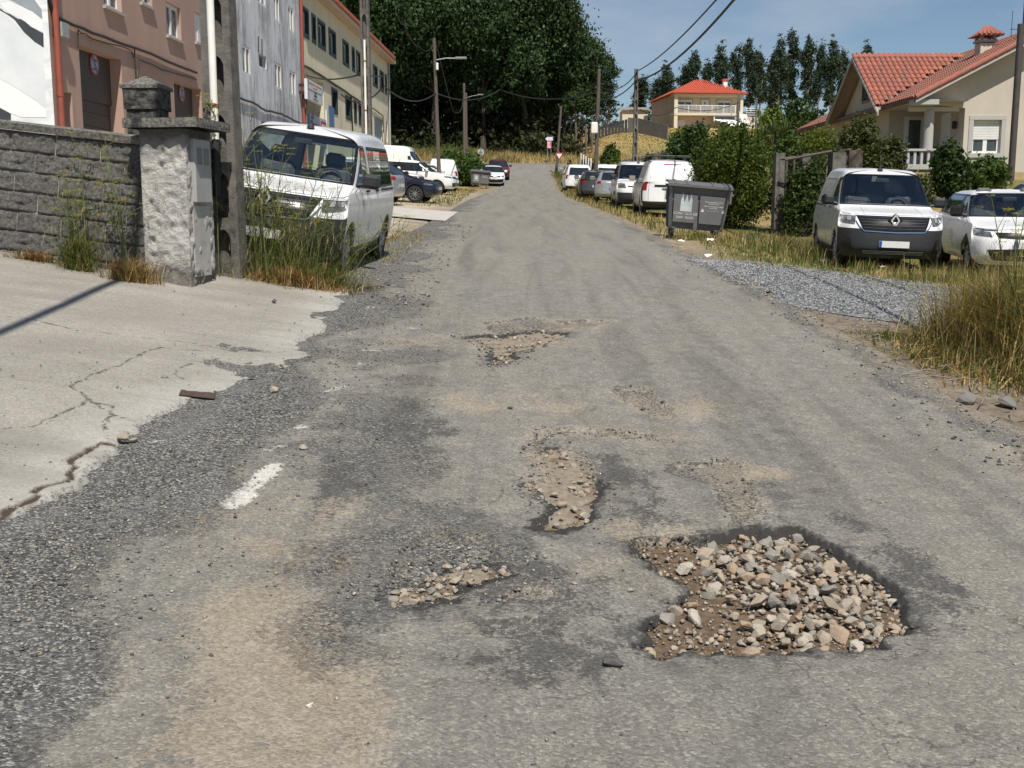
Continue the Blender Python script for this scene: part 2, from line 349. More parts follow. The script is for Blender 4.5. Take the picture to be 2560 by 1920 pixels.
def roadmat():
    m,nt,b=newmat('road_asphalt'); n=N(nt); v=n.geo()
    vo=n.n('ShaderNodeTexVoronoi'); vo.inputs['Scale'].default_value=95; n.l(v,vo.inputs['Vector'])
    vo2=n.n('ShaderNodeTexVoronoi'); vo2.inputs['Scale'].default_value=92; n.l(v,vo2.inputs['Vector'])
    sep=n.n('ShaderNodeSeparateColor'); n.l(vo.outputs['Color'],sep.inputs[0]); r1=sep.outputs[0]
    sep2=n.n('ShaderNodeSeparateColor'); n.l(vo2.outputs['Color'],sep2.inputs[0]); r2=sep2.outputs[0]
    big=n.noise(v,1.1,5); mid=n.noise(v,7,6,.65); fine=n.noise(v,240,3,.7)
    base=n.mix(n.ramp(mid,[(.3,0.),(.72,1.)]),(.162,.156,.139),(.255,.246,.216))
    base=n.mix(n.ramp(big,[(.35,0.),(.7,.5)]),base,(.235,.213,.18))
    trk=n.noise(n.geo((1.5,.10,1)),1.9,6,.62,.6); base=n.mix(1.,base,n.ramp(trk,[(.30,.76),(.48,1.0),(.68,1.13)]),'MULTIPLY')
    spk=n.ramp(r1,[(0.,.66),(.55,.95),(.85,1.12),(1.,1.5)])
    base=n.mix(.9,base,spk,'MULTIPLY'); base=n.mix(.5,base,n.ramp(fine,[(.25,.6),(.75,1.4)]),'MULTIPLY')
    # dark bare bitumen
    brk=n.math('ADD',n.math('MULTIPLY',n.math('SUBTRACT',n.noise(v,52,7,.8),.5),1.5),n.math('MULTIPLY',n.math('SUBTRACT',n.noise(n.geo((1,.6,1)),6,7,.72),.5),1.5))
    dm=n.math('ADD',n.attr('dark'),brk)
    base=n.mix(n.ramp(dm,[(.50,0.),(.60,.85)]),base,n.mix(1.,(.078,.076,.074),spk,'MULTIPLY'))
    base=n.mix(n.ramp(n.math('ADD',n.math('MULTIPLY',n.attr('dark'),.5),n.math('MULTIPLY',n.math('SUBTRACT',n.noise(v,38,6,.75),.5),.5)),[(.5,0.),(.8,.85)]),base,(.032,.03,.028))
    # exposed chippings
    gc=n.mix(n.ramp(r2,[(0.,0.),(.5,.16),(.8,.5),(1.,1.)]),(.046,.046,.046),(.42,.405,.36))
    gm=n.math('ADD',n.attr('grav'),n.math('ADD',n.math('MULTIPLY',n.math('SUBTRACT',n.noise(v,40,6,.8),.5),1.2),n.math('MULTIPLY',n.math('SUBTRACT',n.noise(v,5,6,.7),.5),1.0)))
    gmask=n.ramp(gm,[(.42,0.),(.68,1.)])
    base=n.mix(gmask,base,n.mix(n.ramp(n.noise(v,2.3,4),[(.42,0.),(.7,.45)]),gc,(.20,.20,.195)))
    # dust
    du=n.math('ADD',n.attr('dust'),n.math('ADD',n.math('MULTIPLY',n.math('SUBTRACT',n.noise(v,44,8,.82),.5),2.4),n.math('MULTIPLY',n.math('SUBTRACT',n.noise(n.geo((1,.55,1)),3.2,6,.7),.5),1.3)))
    dcol=n.mix(n.ramp(n.noise(v,3.5,4),[(.3,0.),(.7,1.)]),(.325,.268,.195),(.355,.308,.24))
    dcol=n.mix(.7,dcol,n.ramp(r1,[(0.,.6),(.6,1.),(1.,1.25)]),'MULTIPLY')
    base=n.mix(n.ramp(du,[(.56,0.),(.70,.72)]),base,dcol)
    # soil in the holes
    sc=n.mix(n.ramp(n.noise(v,16,6,.7),[(.3,0.),(.7,1.)]),(.13,.085,.052),(.30,.235,.165))
    so_=n.math('ADD',n.attr('soil'),n.math('MULTIPLY',n.math('SUBTRACT',n.noise(v,30,4,.7),.5),.5))
    base=n.mix(n.ramp(so_,[(.4,0.),(.6,1.)]),base,n.mix(.7,sc,spk,'MULTIPLY'))
    ve=n.n('ShaderNodeTexVoronoi'); ve.feature='DISTANCE_TO_EDGE'; ve.inputs['Scale'].default_value=1.7; dsp=n.n('ShaderNodeVectorMath',operation='ADD'); nv=n.n('ShaderNodeTexNoise'); nv.inputs['Scale'].default_value=7; nv.inputs['Detail'].default_value=5; n.l(v,nv.inputs['Vector']); sc2=n.n('ShaderNodeVectorMath',operation='SCALE'); sc2.inputs['Scale'].default_value=.28; n.l(nv.outputs['Color'],sc2.inputs[0]); n.l(v,dsp.inputs[0]); n.l(sc2.outputs[0],dsp.inputs[1]); n.l(dsp.outputs[0],ve.inputs['Vector'])
    ck=n.math('MULTIPLY',n.ramp(ve.outputs['Distance'],[(.003,1.),(.010,0.)]),n.ramp(n.math('ADD',n.attr('wear'),n.math('SUBTRACT',n.noise(v,1.1,3),.5)),[(.66,0.),(.80,.7)]))
    base=n.mix(ck,base,(.07,.063,.055))
    # worn paint
    pm=n.math('ADD',n.attr('paint'),n.math('MULTIPLY',n.math('SUBTRACT',n.noise(v,14,7,.8),.5),3.0))
    base=n.mix(n.ramp(pm,[(.60,0.),(.80,.92)]),base,n.mix(.5,(.58,.565,.52),spk,'MULTIPLY'))
    n.l(base,b.inputs['Base Color']); b.inputs['Roughness'].default_value=.9; b.inputs['Specular IOR Level'].default_value=.25
    h=n.math('ADD',n.math('MULTIPLY',vo.outputs['Distance'],n.math('ADD',.35,0)),n.math('MULTIPLY',n.math('MULTIPLY',vo2.outputs['Distance'],gmask),1.4))
    h=n.math('ADD',n.math('MULTIPLY',h,-1.),n.math('MULTIPLY',fine,.35))
    n.bump(h,.75,.012,b); return m
M_ROAD=roadmat()
road=npmesh('road',np.stack([X,Y,Z],-1).reshape(-1,3),gridF(*X.shape),M_ROAD,smooth=True,attrs=dict(soil=soil,grav=grav,dark=dark,dust=dust,paint=paint,wear=wear))
tag(road,'worn grey asphalt street with potholes running uphill','road',kind='structure')
def surf(x,y):
    # height of the road sheet at a point
    i=int(np.clip(np.searchsorted(ys,y),1,len(ys)-1)); j=int(np.clip((x-xl[i])/(xr[i]-xl[i])*289,0,289)); return float(Z[i,j])
# terrain ---------------------------------------------------------------
def ax(segs):
    out=[]
    for a,b,st in segs: out+=list(np.arange(a,b,st))
    return np.array(out+[segs[-1][1]])
GLD=None
tx=ax([(-1500,-300,150),(-300,-60,20),(-60,-16,2),(-16,18,.25),(18,60,2),(60,300,15),(300,1500,150)])
ty=ax([(-300,-20,40),(-20,2,1.2),(2,60,.25),(60,136,.7),(136,230,3),(230,600,30),(600,2400,300)])
TX,TY=np.meshgrid(tx,ty); TZ=G(TX,TY)-.03+(fbm(TX*.9,TY*.9,41)-.5)*.04*(np.abs(TX)<20)*(TY>13)
rl=np.interp(TY,LY,RXL); rr_=np.interp(TY,RY,RXR); onroad=(TX>rl+.05)&(TX<rr_-.12)&(TY<122)
TZ=np.where(onroad,TZ-.12,TZ)
GL=GP([(1740,655),(1840,655),(1920,664),(2166,690),(2383,716),(2600,735)]); GRr=GP([(1745,648),(1835,700),(1960,755),(2120,795),(2296,820),(2620,850)])
sdr=sdist(GL+GRr[::-1],TX,TY); TZ=np.where((sdr>-.6)&(TX>rr_-.1),G(TX,TY)-.004,TZ)
n1=fbm(TX*.35,TY*.35,61); n2=fbm(TX*1.7,TY*1.7,62)
dry=np.array([.33,.235,.11]); grn=np.array([.105,.12,.035]); tan=np.array([.42,.335,.22]); brown=np.array([.16,.10,.06]); pale=np.array([.43,.40,.34])
def lerp(a,b,t): return a+(b-a)*t[...,None]
col=lerp(np.broadcast_to(dry,TX.shape+(3,)),np.broadcast_to(grn,TX.shape+(3,)),sst(.42,.62,n1*.6+n2*.4))
left_lot=(sst(0,1.2,np.interp(TY,[10,17,40,70],[-1.8,-1.5,-.9,-.6])-TX+ (n2-.5)*1.5))*sst(13,15.5,TY)*(1-sst(60,72,TY))
col=lerp(col,np.broadcast_to(lerp(np.broadcast_to(tan,TX.shape+(3,)),np.broadcast_to(pale,TX.shape+(3,)),sst(.35,.65,n2)),col.shape),left_lot)
sh=(1-sst(.3,1.0,np.maximum(rl-TX,TX-rr_)+(n2-.5)*.7))*sst(12,15,TY)*(1-sst(110,118,TY)); col=lerp(col,np.broadcast_to(np.array([.26,.22,.165]),col.shape),sh*.8); nr_=(1-sst(1.2,2.6,TX-rr_+(n2-.5)*1.5))*(TX>0)*(1-sst(13,17,TY)); col=lerp(col,np.broadcast_to(np.array([.20,.165,.125]),col.shape),nr_)
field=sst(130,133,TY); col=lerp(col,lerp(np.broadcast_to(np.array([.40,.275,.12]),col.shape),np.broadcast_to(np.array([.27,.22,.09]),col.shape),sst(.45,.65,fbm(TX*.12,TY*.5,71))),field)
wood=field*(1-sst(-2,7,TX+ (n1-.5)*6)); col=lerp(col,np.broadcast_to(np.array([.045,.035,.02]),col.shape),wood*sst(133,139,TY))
col=col*(.75+.5*n2[...,None])
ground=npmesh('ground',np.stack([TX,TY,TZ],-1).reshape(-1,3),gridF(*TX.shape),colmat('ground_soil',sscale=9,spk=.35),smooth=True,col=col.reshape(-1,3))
tag(ground,'dry grassy ground with bare soil around the street','ground',kind='structure')
# cross road at the top of the street
cx=np.linspace(-90,70,120); cy=np.linspace(119.8,129.6,14); CX,CY=np.meshgrid(cx,cy); CZ_=G(CX,CY)+.012
cr=npmesh('cross_road',np.stack([CX,CY,CZ_],-1).reshape(-1,3),gridF(*CX.shape),mat('far_asphalt',(.17,.168,.165),(.215,.21,.20),scale=.6,rough=.9),smooth=True); tag(cr,'grey asphalt cross street at the top of the hill','road',kind='structure')
# gravel driveway on the right
def strip(name,left,right,n,dz,m,amp=.0):
    A=[];
    for i in range(n):
        t=i/(n-1)
        a=Vector(np.array([np.interp(t*(len(left)-1),range(len(left)),[q[k] for q in left]) for k in range(3)])); b=Vector(np.array([np.interp(t*(len(right)-1),range(len(right)),[q[k] for q in right]) for k in range(3)]))
        row=[]
        for j in range(24):
            p=a.lerp(b,j/23); x=p.x+(fbm(np.array(p.x*1.3),np.array(p.y*1.3),12)-.5)*.5; y=p.y+(fbm(np.array(p.x*1.3),np.array(p.y*1.3),13)-.5)*.5
            row.append((float(x),float(y),g(x,y)+dz))
        A.append(row)
    A=np.array(A); return npmesh(name,A.reshape(-1,3),gridF(n,24),m,smooth=True)
m,nt,b=newmat('blue_gravel'); n=N(nt); v=n.geo(); vo=n.n('ShaderNodeTexVoronoi'); vo.inputs['Scale'].default_value=30; n.l(v,vo.inputs['Vector'])
sp=n.n('ShaderNodeSeparateColor'); n.l(vo.outputs['Color'],sp.inputs[0]); n.l(n.mix(n.ramp(sp.outputs[0],[(0.,0.),(1.,1.)]),(.10,.105,.11),(.34,.345,.345)),b.inputs['Base Color']); b.inputs['Roughness'].default_value=.9
n.bump(n.math('MULTIPLY',vo.outputs['Distance'],-1.),.8,.03,b); M_GRAV=m
GL=GP([(1740,655),(1840,655),(1920,664),(2166,690),(2383,716),(2600,735)]); GRr=GP([(1745,648),(1835,700),(1960,755),(2120,795),(2296,820),(2620,850)])
drive=strip('gravel_drive',GL,GRr,60,.006,M_GRAV); tag(drive,'blue grey gravel driveway branching off the street','driveway',kind='structure')
# pale concrete slab in front of the parked cars on the left
SLB=[(-4.9,30.5),(-1.75,29.6),(-1.7,35.5),(-4.9,36.8)]
q=MB(); 
for i in range(10):
    for j in range(10):
        def P_(a,b_):
            p=Vector(SLB[0]).lerp(Vector(SLB[1]),a).lerp(Vector(SLB[3]).lerp(Vector(SLB[2]),a),b_); return (p.x,p.y,g(p.x,p.y)+.02)
        q.quad(P_(i/10,j/10),P_((i+1)/10,j/10),P_((i+1)/10,(j+1)/10),P_(i/10,(j+1)/10))
q.build('concrete_slab',mat('pale_concrete',(.42,.40,.36),(.50,.48,.44),scale=3,rough=.9,bump=.2)); tag(bpy.data.objects['concrete_slab'],'pale concrete slab beside the street before the parked cars','slab',kind='structure')
# concrete apron --------------------------------------------------------
AE=[gr(*p) for p in [(0,1325),(181,1203),(416,1040),(488,990),(723,932),(777,850),(850,756)]]
aey=np.array([-30,2]+[p.y for p in AE]+[13.6]); aex=np.array([-2.45,-2.42]+[p.x for p in AE]+[-2.0])
ay=np.concatenate([np.linspace(-30,2,20),np.arange(2.1,13.7,.033)]); AT=np.concatenate([np.linspace(0,.42,190),np.linspace(.42,1,40)[1:]])
AY=np.repeat(ay[:,None],len(AT),1); e0=np.interp(ay,aey,aex)+(fbm(ay*2.1,ay*0,91)-.5)*.28+(fbm(ay*9,ay*0,92)-.5)*.13
AX=e0[:,None]+(-12-e0)[:,None]*AT[None,:]; ed=e0[:,None]-AX
thk=np.where(AY<7.4,.020,.007)
AZ=G(AX,AY)+.004+thk*sst(-.0,.03,ed)+(fbm(AX*1.2,AY*1.2,93)-.5)*.02+(fbm(AX*25,AY*25,94,2)-.5)*.003
AZ[:,0]-=.04
CR=[[(0,380),(150,395),(420,460),(640,480),(830,505),(1100,540),(1270,575),(1600,580)],[(1130,580),(900,555),(830,570),(640,665),(450,740),(365,785),(470,840),(500,870),(620,900),(600,950),(580,1040)],[(490,870),(330,950),(160,1020),(0,1025)],[(1060,650),(990,680),(970,710),(1020,735)],[(500,870),(640,955),(730,980)]]
EC=[[(-60,1640),(0,1530),(20,1480),(100,1445),(190,1410),(200,1360),(330,1320),(400,1290),(390,1250),(430,1235)],[(400,1215),(400,1190),(520,1120),(560,1095),(620,1110)]]
jx=AX+(fbm(AX*14,AY*14,95)-.5)*.07; jy=AY+(fbm(AX*14,AY*14,96)-.5)*.07
crk=np.full(AX.shape,9.)
for pl in CR: crk=np.minimum(crk,pldist(GP(c5(pl)),jx,jy))
ecr=np.full(AX.shape,9.)
for pl in EC: ecr=np.minimum(ecr,pldist(GP(c5(pl)),jx,jy))
AZ-=.02*(1-sst(0,.03,ecr))
m,nt,b=newmat('apron_concrete'); n=N(nt); v=n.geo()
base=n.mix(n.ramp(n.noise(v,1.3,5),[(.35,0.),(.7,1.)]),(.275,.258,.222),(.355,.335,.292)); base=n.mix(n.ramp(n.noise(v,150,4,.7),[(.3,.0),(.7,.35)]),base,(.25,.23,.205))
vo=n.n('ShaderNodeTexVoronoi'); vo.inputs['Scale'].default_value=75; n.l(v,vo.inputs['Vector']); sp=n.n('ShaderNodeSeparateColor'); n.l(vo.outputs['Color'],sp.inputs[0])
base=n.mix(.8,base,n.ramp(sp.outputs[0],[(0.,.72),(.6,1.),(1.,1.2)]),'MULTIPLY')
base=n.mix(n.ramp(n.math('ADD',n.attr('edge'),n.math('MULTIPLY',n.math('SUBTRACT',n.noise(v,9,5,.7),.5),.5)),[(.0,.55),(.5,0.)]),base,(.47,.455,.415))
base=n.mix(n.ramp(n.noise(v,22,7,.8),[(.58,0.),(.66,.6)]),base,(.2,.185,.165)); base=n.mix(n.ramp(n.math('ADD',n.math('MULTIPLY',n.attr('edge'),-1.1),n.math('MULTIPLY',n.noise(v,34,7,.8),1.5)),[(.72,0.),(.86,.9)]),base,(.085,.083,.08))
st=n.noise(n.geo((.5,2.2,1)),1.0,5,.6); base=n.mix(n.ramp(st,[(.45,0.),(.68,.6)]),base,(.20,.186,.165))
dk=n.ramp(n.attr('crk'),[(.003,.95),(.016,0.)]); base=n.mix(dk,base,(.06,.05,.04)); base=n.mix(n.ramp(n.attr('ecr'),[(.012,1.),(.03,0.)]),base,(.055,.04,.03))
n.l(base,b.inputs['Base Color']); b.inputs['Roughness'].default_value=.92
n.bump(n.math('ADD',n.math('MULTIPLY',vo.outputs['Distance'],-.3),n.math('ADD',n.math('MULTIPLY',dk,-3.),n.noise(v,60,5,.7))),.5,.012,b)
ap=npmesh('concrete_apron',np.stack([AX,AY,AZ],-1).reshape(-1,3),gridF(*AX.shape),m,smooth=True,attrs=dict(crk=crk,ecr=ecr,edge=ed))
tag(ap,'cracked pale concrete apron beside the street','apron',kind='structure')
# stones ----------------------------------------------------------------
def stone_mesh(name,seed,flat=.6):
    r=random.Random(seed); bm=bmesh.new()
    for k in range(22):
        p=Vector((r.gauss(0,1),r.gauss(0,1),r.gauss(0,1))).normalized(); p=Vector((p.x*r.uniform(.8,1),p.y*r.uniform(.6,.8),p.z*flat*r.uniform(.8,1))); bm.verts.new(p)
    bmesh.ops.convex_hull(bm,input=bm.verts); 
    for q in [q for q in bm.verts if not q.link_faces]: bm.verts.remove(q)
    me=bpy.data.meshes.new(name); bm.to_mesh(me); bm.free(); return me
m,nt,b=newmat('hole_stone'); n=N(nt); oi=n.n('ShaderNodeObjectInfo'); c=n.ramp(oi.outputs['Random'],[(0.,(.22,.215,.20)),(.2,(.38,.35,.30)),(.38,(.42,.34,.245)),(.55,(.50,.43,.33)),(.72,(.42,.28,.165)),(.85,(.58,.53,.45)),(1.,(.30,.24,.175))])
c=n.mix(n.ramp(n.noise(n.obj(),2.2,5,.7),[(.35,0.),(.7,.55)]),c,(.47,.43,.36)); c=n.mix(n.ramp(n.noise(n.obj(),5,5,.7),[(.5,0.),(.75,.5)]),c,(.2,.15,.1)); n.l(c,b.inputs['Base Color']); b.inputs['Roughness'].default_value=.9; n.bump(n.noise(n.obj(),9,5,.7),.5,.15,b); M_STONE=m
M_DARKROCK=mat('dark_rock',(.075,.072,.068),(.16,.15,.14),scale=40,rough=.85,bump=.4,bs=50)
STM=[stone_mesh('stone_shape',k,.45+.3*(k%3)/2) for k in range(12)]
for me in STM: me.materials.append(M_STONE)
hole_rng=random.Random(5)
def pothole(poly,label,depth,n_st,rmin,rmax,keep,lift,sm=None):
    P=np.array([(p.x,p.y) for p in poly]); x0,x1=P[:,0].min()-.02,P[:,0].max()+.02; y0,y1=P[:,1].min()-.02,P[:,1].max()+.02
    gx,gy=np.meshgrid(np.linspace(x0,x1,70),np.linspace(y0,y1,70)); s=sdist(poly,gx,gy)
    gz=G(gx,gy)-depth+(fbm(gx*12,gy*12,66)-.5)*.03-.12*sst(.0,-.05,-s*0+np.where(s<0,s,0))*0
    F_=gridF(70,70); ins=(s.ravel()>-.0)[F_].all(1)
    o=npmesh('pothole',np.stack([gx,gy,gz],-1).reshape(-1,3),F_[ins],sm or mat('pothole_soil',(.10,.066,.042),(.19,.14,.09),scale=30,rough=.95,bump=.6,bs=80),parent=road,smooth=True); o['label']=label
    placed=[];tries=0
    while len(placed)<n_st and tries<n_st*60:
        tries+=1; x=hole_rng.uniform(x0,x1); y=hole_rng.uniform(y0,y1); r=rmin+(rmax-rmin)*hole_rng.random()**1.9
        sd=float(sdist(poly,np.array([x]),np.array([y]))[0])
        if sd<r*.25 or hole_rng.random()>keep(x,y): continue
        if any((x-a)**2+(y-b_)**2<((r+c_)*.60)**2 for a,b_,c_ in placed): continue
        placed.append((x,y,r))
        st=bpy.data.objects.new('stone',hole_rng.choice(STM)); C.objects.link(st); st.parent=o
        st.location=(x,y,g(x,y)-depth+lift(x,y,sd)*hole_rng.uniform(.6,1.1)+r*.22); st.scale=(r,r*hole_rng.uniform(.8,1),r*hole_rng.uniform(.75,1.1)); st.rotation_euler=(hole_rng.uniform(-.6,.6),hole_rng.uniform(-.6,.6),hole_rng.uniform(0,6.28))
    return o
M_DSOIL=mat('dusty_soil',(.21,.17,.125),(.30,.26,.20),scale=26,rough=.95,bump=.6,bs=80)
cM=np.mean([(p.x,p.y) for p in HOLE_MAIN],0); mxx=max(p.x for p in HOLE_MAIN); mnx=min(p.x for p in HOLE_MAIN)
def kM(x,y):
    t=(x-mnx)/(mxx-mnx); near=y<4.35
    if t<.34: return .05 if not near else .16
    if near and t<.48: return .4
    if y>5.0: return .35
    return 1.
pothole(HOLE_MAIN,'large deep pothole filled with loose tan and grey stones',.060,300,.016,.062,kM,lambda x,y,sd: .028*min(1,max(0,sd)/.2)*(1 if x>.9 else .3))
pothole(HOLE_MID,'long narrow pothole with scattered stones and brown soil',.034,40,.012,.042,lambda x,y: .8 if y<7.2 else .3,lambda x,y,sd:.008,M_DSOIL)
pothole(HOLE_FAR,'shallow pothole with brown soil farther up the street',.036,45,.012,.036,lambda x,y:.7,lambda x,y,sd:.015,M_DSOIL)
pothole(HOLE_LEFT,'small scrape in the asphalt filled with pale stones',.02,50,.010,.032,lambda x,y:.9,lambda x,y,sd:.01,M_DSOIL)
# loose rocks one can count, each a thing
ROCKS=[(1535,1668,72,'dark','dark angular rock lying in front of the big stony pothole'),(759,1126,36,'pale','grey rounded rock beside the worn white paint marks'),(685,986,36,'pale','flat grey rock on the chippings past the rusty plate'),(627,954,26,'dark','flat dark rock on the smeared edge of the concrete apron'),(154,1467,30,'dark','dark cobble lying in the black chippings'),(307,1110,36,'pale','grey rock wedged at the broken apron edge'),(335,1108,32,'pale','second rock at the broken apron edge, brownish'),(1275,1023,22,'dark','small dark rock with white face in mid street'),(775,1768,26,'white','white pebble lying on the dusty asphalt'),(1436,1461,24,'pale','blue grey pebble left of the big stony pothole'),(1577,1476,26,'pale','pale rock just left of the stones of the big pothole'),(705,927,22,'pale','yellowish rock where the apron meets the chippings'),(784,798,22,'dark','dark rock at the apron corner near the parked van'),(686,762,20,'dark','small dark rock on the apron near the weeds'),(545,1124,22,'dark','dark stone among the chippings by the apron edge'),(1608,1020,20,'dark','dark pebble on sandy patch of the far roadway'),(1640,1034,20,'pale','grey pebble on sandy patch of the far roadway'),(2420,1000,60,'grey','broken concrete lump at the weedy right verge'),(2520,1010,70,'grey','larger broken concrete lump at the weedy right verge'),(528,1640,18,'dark','tiny dark stone on the brown stained asphalt')]
for k,(u,v_,px,kd,lb) in enumerate(ROCKS):
    p=gr(u,v_); r=px/2/FPX*math.hypot(p.y,p.x); me=STM[k%12].copy(); me.materials.clear(); me.materials.append(M_DARKROCK if kd=='dark' else M_STONE if kd=='pale' else mat('grey_rubble',(.17,.16,.145),(.25,.24,.22),scale=30,rough=.9,bump=.5) if kd=='grey' else mat('white_stone',(.62,.60,.56),(.5,.48,.44),scale=30,rough=.8))
    zz=(g(p.x,p.y)-.02 if p.x>float(np.interp(p.y,RY,RXR))-.1 else surf(p.x,p.y) if p.x>float(np.interp(p.y,aey,aex)) else p.z+.03)
    o=link('rock',me,None,loc=(p.x,p.y,zz+r*.28)); o.scale=(r,r*.9,r*.85); o.rotation_euler=(.2*(k%3-1),.15,k*1.3); tag(o,lb,'rock','loose rocks on the street and apron')
# fine loose pebbles nobody could count
def pebbles(name,pts,rads,cols,m,parent=None,label=None,cat=None):
    n_=len(pts); T=np.array([[1,0,0],[-.9,.2,0],[.1,.8,.1],[0,-.85,0],[.1,.1,.62],[0,0,-.4]]); FT=np.array([[0,2,4],[2,1,4],[1,3,4],[3,0,4],[2,0,5],[1,2,5],[3,1,5],[0,3,5]])
    an=NR.uniform(0,6.28,n_); ca,sa=np.cos(an)[:,None],np.sin(an)[:,None]
    Q=T[None]*NR.uniform(.65,1.25,(n_,6,3)); x=Q[...,0]*ca-Q[...,1]*sa; y=Q[...,0]*sa+Q[...,1]*ca
    V=np.stack([x,y,Q[...,2]],-1)*np.asarray(rads)[:,None,None]+np.asarray(pts)[:,None,:]
    F_=(FT[None]+6*np.arange(n_)[:,None,None]).reshape(-1,3)
    o=npmesh(name,V.reshape(-1,3),F_,m,parent,col=np.repeat(cols,6,0)); tag(o,label,cat,kind='stuff'); return o
M_PEB=colmat('pebble_mix',sscale=60,bump=0)
pts=[];rad=[];cl=[]
pal=np.array([[.27,.26,.23],[.38,.35,.29],[.12,.12,.12],[.07,.07,.075],[.32,.27,.20],[.10,.10,.105],[.20,.20,.20]])
def pebzone(nn,fx,fy,r0,r1,ok=None,pl=pal,zf=None):
    k=0;t=0
    while k<nn and t<nn*30:
        t+=1; y=fy(); x=fx(y)
        if ok and not ok(x,y): continue
        r=r0+(r1-r0)*NR.random()**3; z=(zf or surf)(x,y); pts.append((x,y,z+r*.25)); rad.append(r); cl.append(pl[NR.integers(len(pl))]*NR.uniform(.8,1.15)); k+=1
yd=lambda a,b:(lambda: a+(b-a)*NR.random()**1.5)
pebzone(5200,lambda y: float(np.interp(y,[3,9,13],[-2.35,-1.75,-1.7]))+abs(NR.normal(0,.5)),yd(3.6,13),.003,.014)
pebzone(1500,lambda y: NR.uniform(-2.0,3.1),yd(2.8,16),.003,.010)
pebzone(900,lambda y: float(np.interp(y,RY,RXR))-abs(NR.normal(0,.35)),yd(6.5,22),.004,.022)
pebzone(900,lambda y: NR.uniform(-2.1,-.9),yd(12,30),.008,.03)
inh=lambda poly,a=-.12,b=.12:(lambda x,y:(a<float(sdist(poly,np.array([x]),np.array([y]))[0])<b))
pebzone(1300,lambda y:NR.uniform(.35,1.7),lambda:NR.uniform(3.7,5.4),.006,.020,inh(HOLE_MAIN,.0,.5),pl=np.array([[.30,.25,.19],[.36,.29,.2],[.24,.2,.16],[.4,.36,.3]]),zf=lambda x,y:g(x,y)-.055)
pebzone(260,lambda y:NR.uniform(.3,1.75),lambda:NR.uniform(3.7,5.5),.007,.022,inh(HOLE_MAIN,-.03,.03),pl=np.array([[.035,.034,.033],[.06,.058,.055],[.10,.095,.09]]),zf=lambda x,y:g(x,y)-.03-.03*NR.random())
pebzone(350,lambda y:NR.uniform(-.6,1.3),lambda:NR.uniform(5.2,8.8),.005,.016,inh(HOLE_MID,-.12,.5))
pebzone(300,lambda y:NR.uniform(-1.4,.2),lambda:NR.uniform(9,13),.008,.024,inh(HOLE_FAR,-.12,.5))
pebzone(420,lambda y:NR.uniform(-.7,.2),lambda:NR.uniform(4.2,5.6),.004,.016,inh(HOLE_LEFT,-.2,.5))
for sc_ in SCABS[1:5]:
    cxs=[p.x for p in sc_]; cys=[p.y for p in sc_]; pebzone(220,lambda y:NR.uniform(min(cxs),max(cxs)),lambda:NR.uniform(min(cys),max(cys)),.004,.014,inh(sc_,-.06,.6))
pebbles('loose_pebbles',pts,rad,np.array(cl),M_PEB,parent=road)
pts=[];rad=[];cl=[]
az=lambda x,y: g(x,y)+.022
pebzone(420,lambda y: float(np.interp(y,aey,aex))-.05-abs(NR.normal(0,.9)),yd(4.8,12.6),.004,.013,pl=pal[[2,3,3,6,0]],zf=az)
pebbles('apron_grit',pts,rad,np.array(cl),M_PEB,parent=ap)
pts=[];rad=[];cl=[]
gpal=np.array([[.13,.137,.145],[.19,.20,.205],[.26,.27,.272],[.33,.335,.335],[.09,.095,.10],[.44,.44,.43]])
k=0
while k<15000:
    a,b_=NR.random(),NR.random(); t=a*5; i=int(min(4,t)); f=t-i; p1=GL[i].lerp(GL[i+1],f); p2=GRr[i].lerp(GRr[i+1],f); sp_=.05+.12*(NR.random()<.25); p=p1.lerp(p2,b_+NR.normal(0,sp_)); x=p.x+NR.normal(0,.1);y=p.y+NR.normal(0,.1); r=NR.uniform(.006,.022)
    pts.append((x,y,g(x,y)+.012+r*.3)); rad.append(r); cl.append(gpal[NR.integers(6)]*NR.uniform(.85,1.1)); k+=1
pebbles('gravel_chips',pts,rad,np.array(cl),M_PEB,parent=drive)
# ------------------------------------------------------------------ LEFT BUILDINGS (facade line x = FX + FK*y)
FX,FK=-10.0,.035
FT_=Vector((FK,1,0)).normalized(); FN=Vector((1,-FK,0)).normalized()
def fpl(u,v,off=0.):
    d=ray(u,v); o=Vector((0,0,CZ)); # x - FK*y = FX+off
    t=(FX+off-o.x+FK*o.y)/(d.x-FK*d.y); return o+d*t
def fp(u,v): p=fpl(u,v); return p.y,p.z
def F3(s,z,off=0.): return Vector((FX+FK*s,s,z))+FN*off
ca=lambda x,y:(x*.2893,y*.2893)           # crop of the upper left corner
cc=lambda x,y:(480+x*.2893,y*.2893)       # crop to its right
def fs(u): return fp(u,100)[0]
M_WHITE=mat('white_pvc',(.74,.74,.72),(.66,.66,.64),scale=3,rough=.4)
M_PANE=mat('window_pane',(.035,.045,.05),(.06,.075,.08),scale=2,rough=.06,spec=.8)
M_BLACK=mat('black_rubber',(.02,.02,.02),(.035,.035,.035),scale=20,rough=.6)
M_REDPIPE=mat('red_pipe',(.31,.085,.055),(.25,.07,.05),scale=4,rough=.5)
M_GREEN=mat('dark_green_frame',(.018,.035,.035),(.03,.05,.048),scale=6,rough=.5)
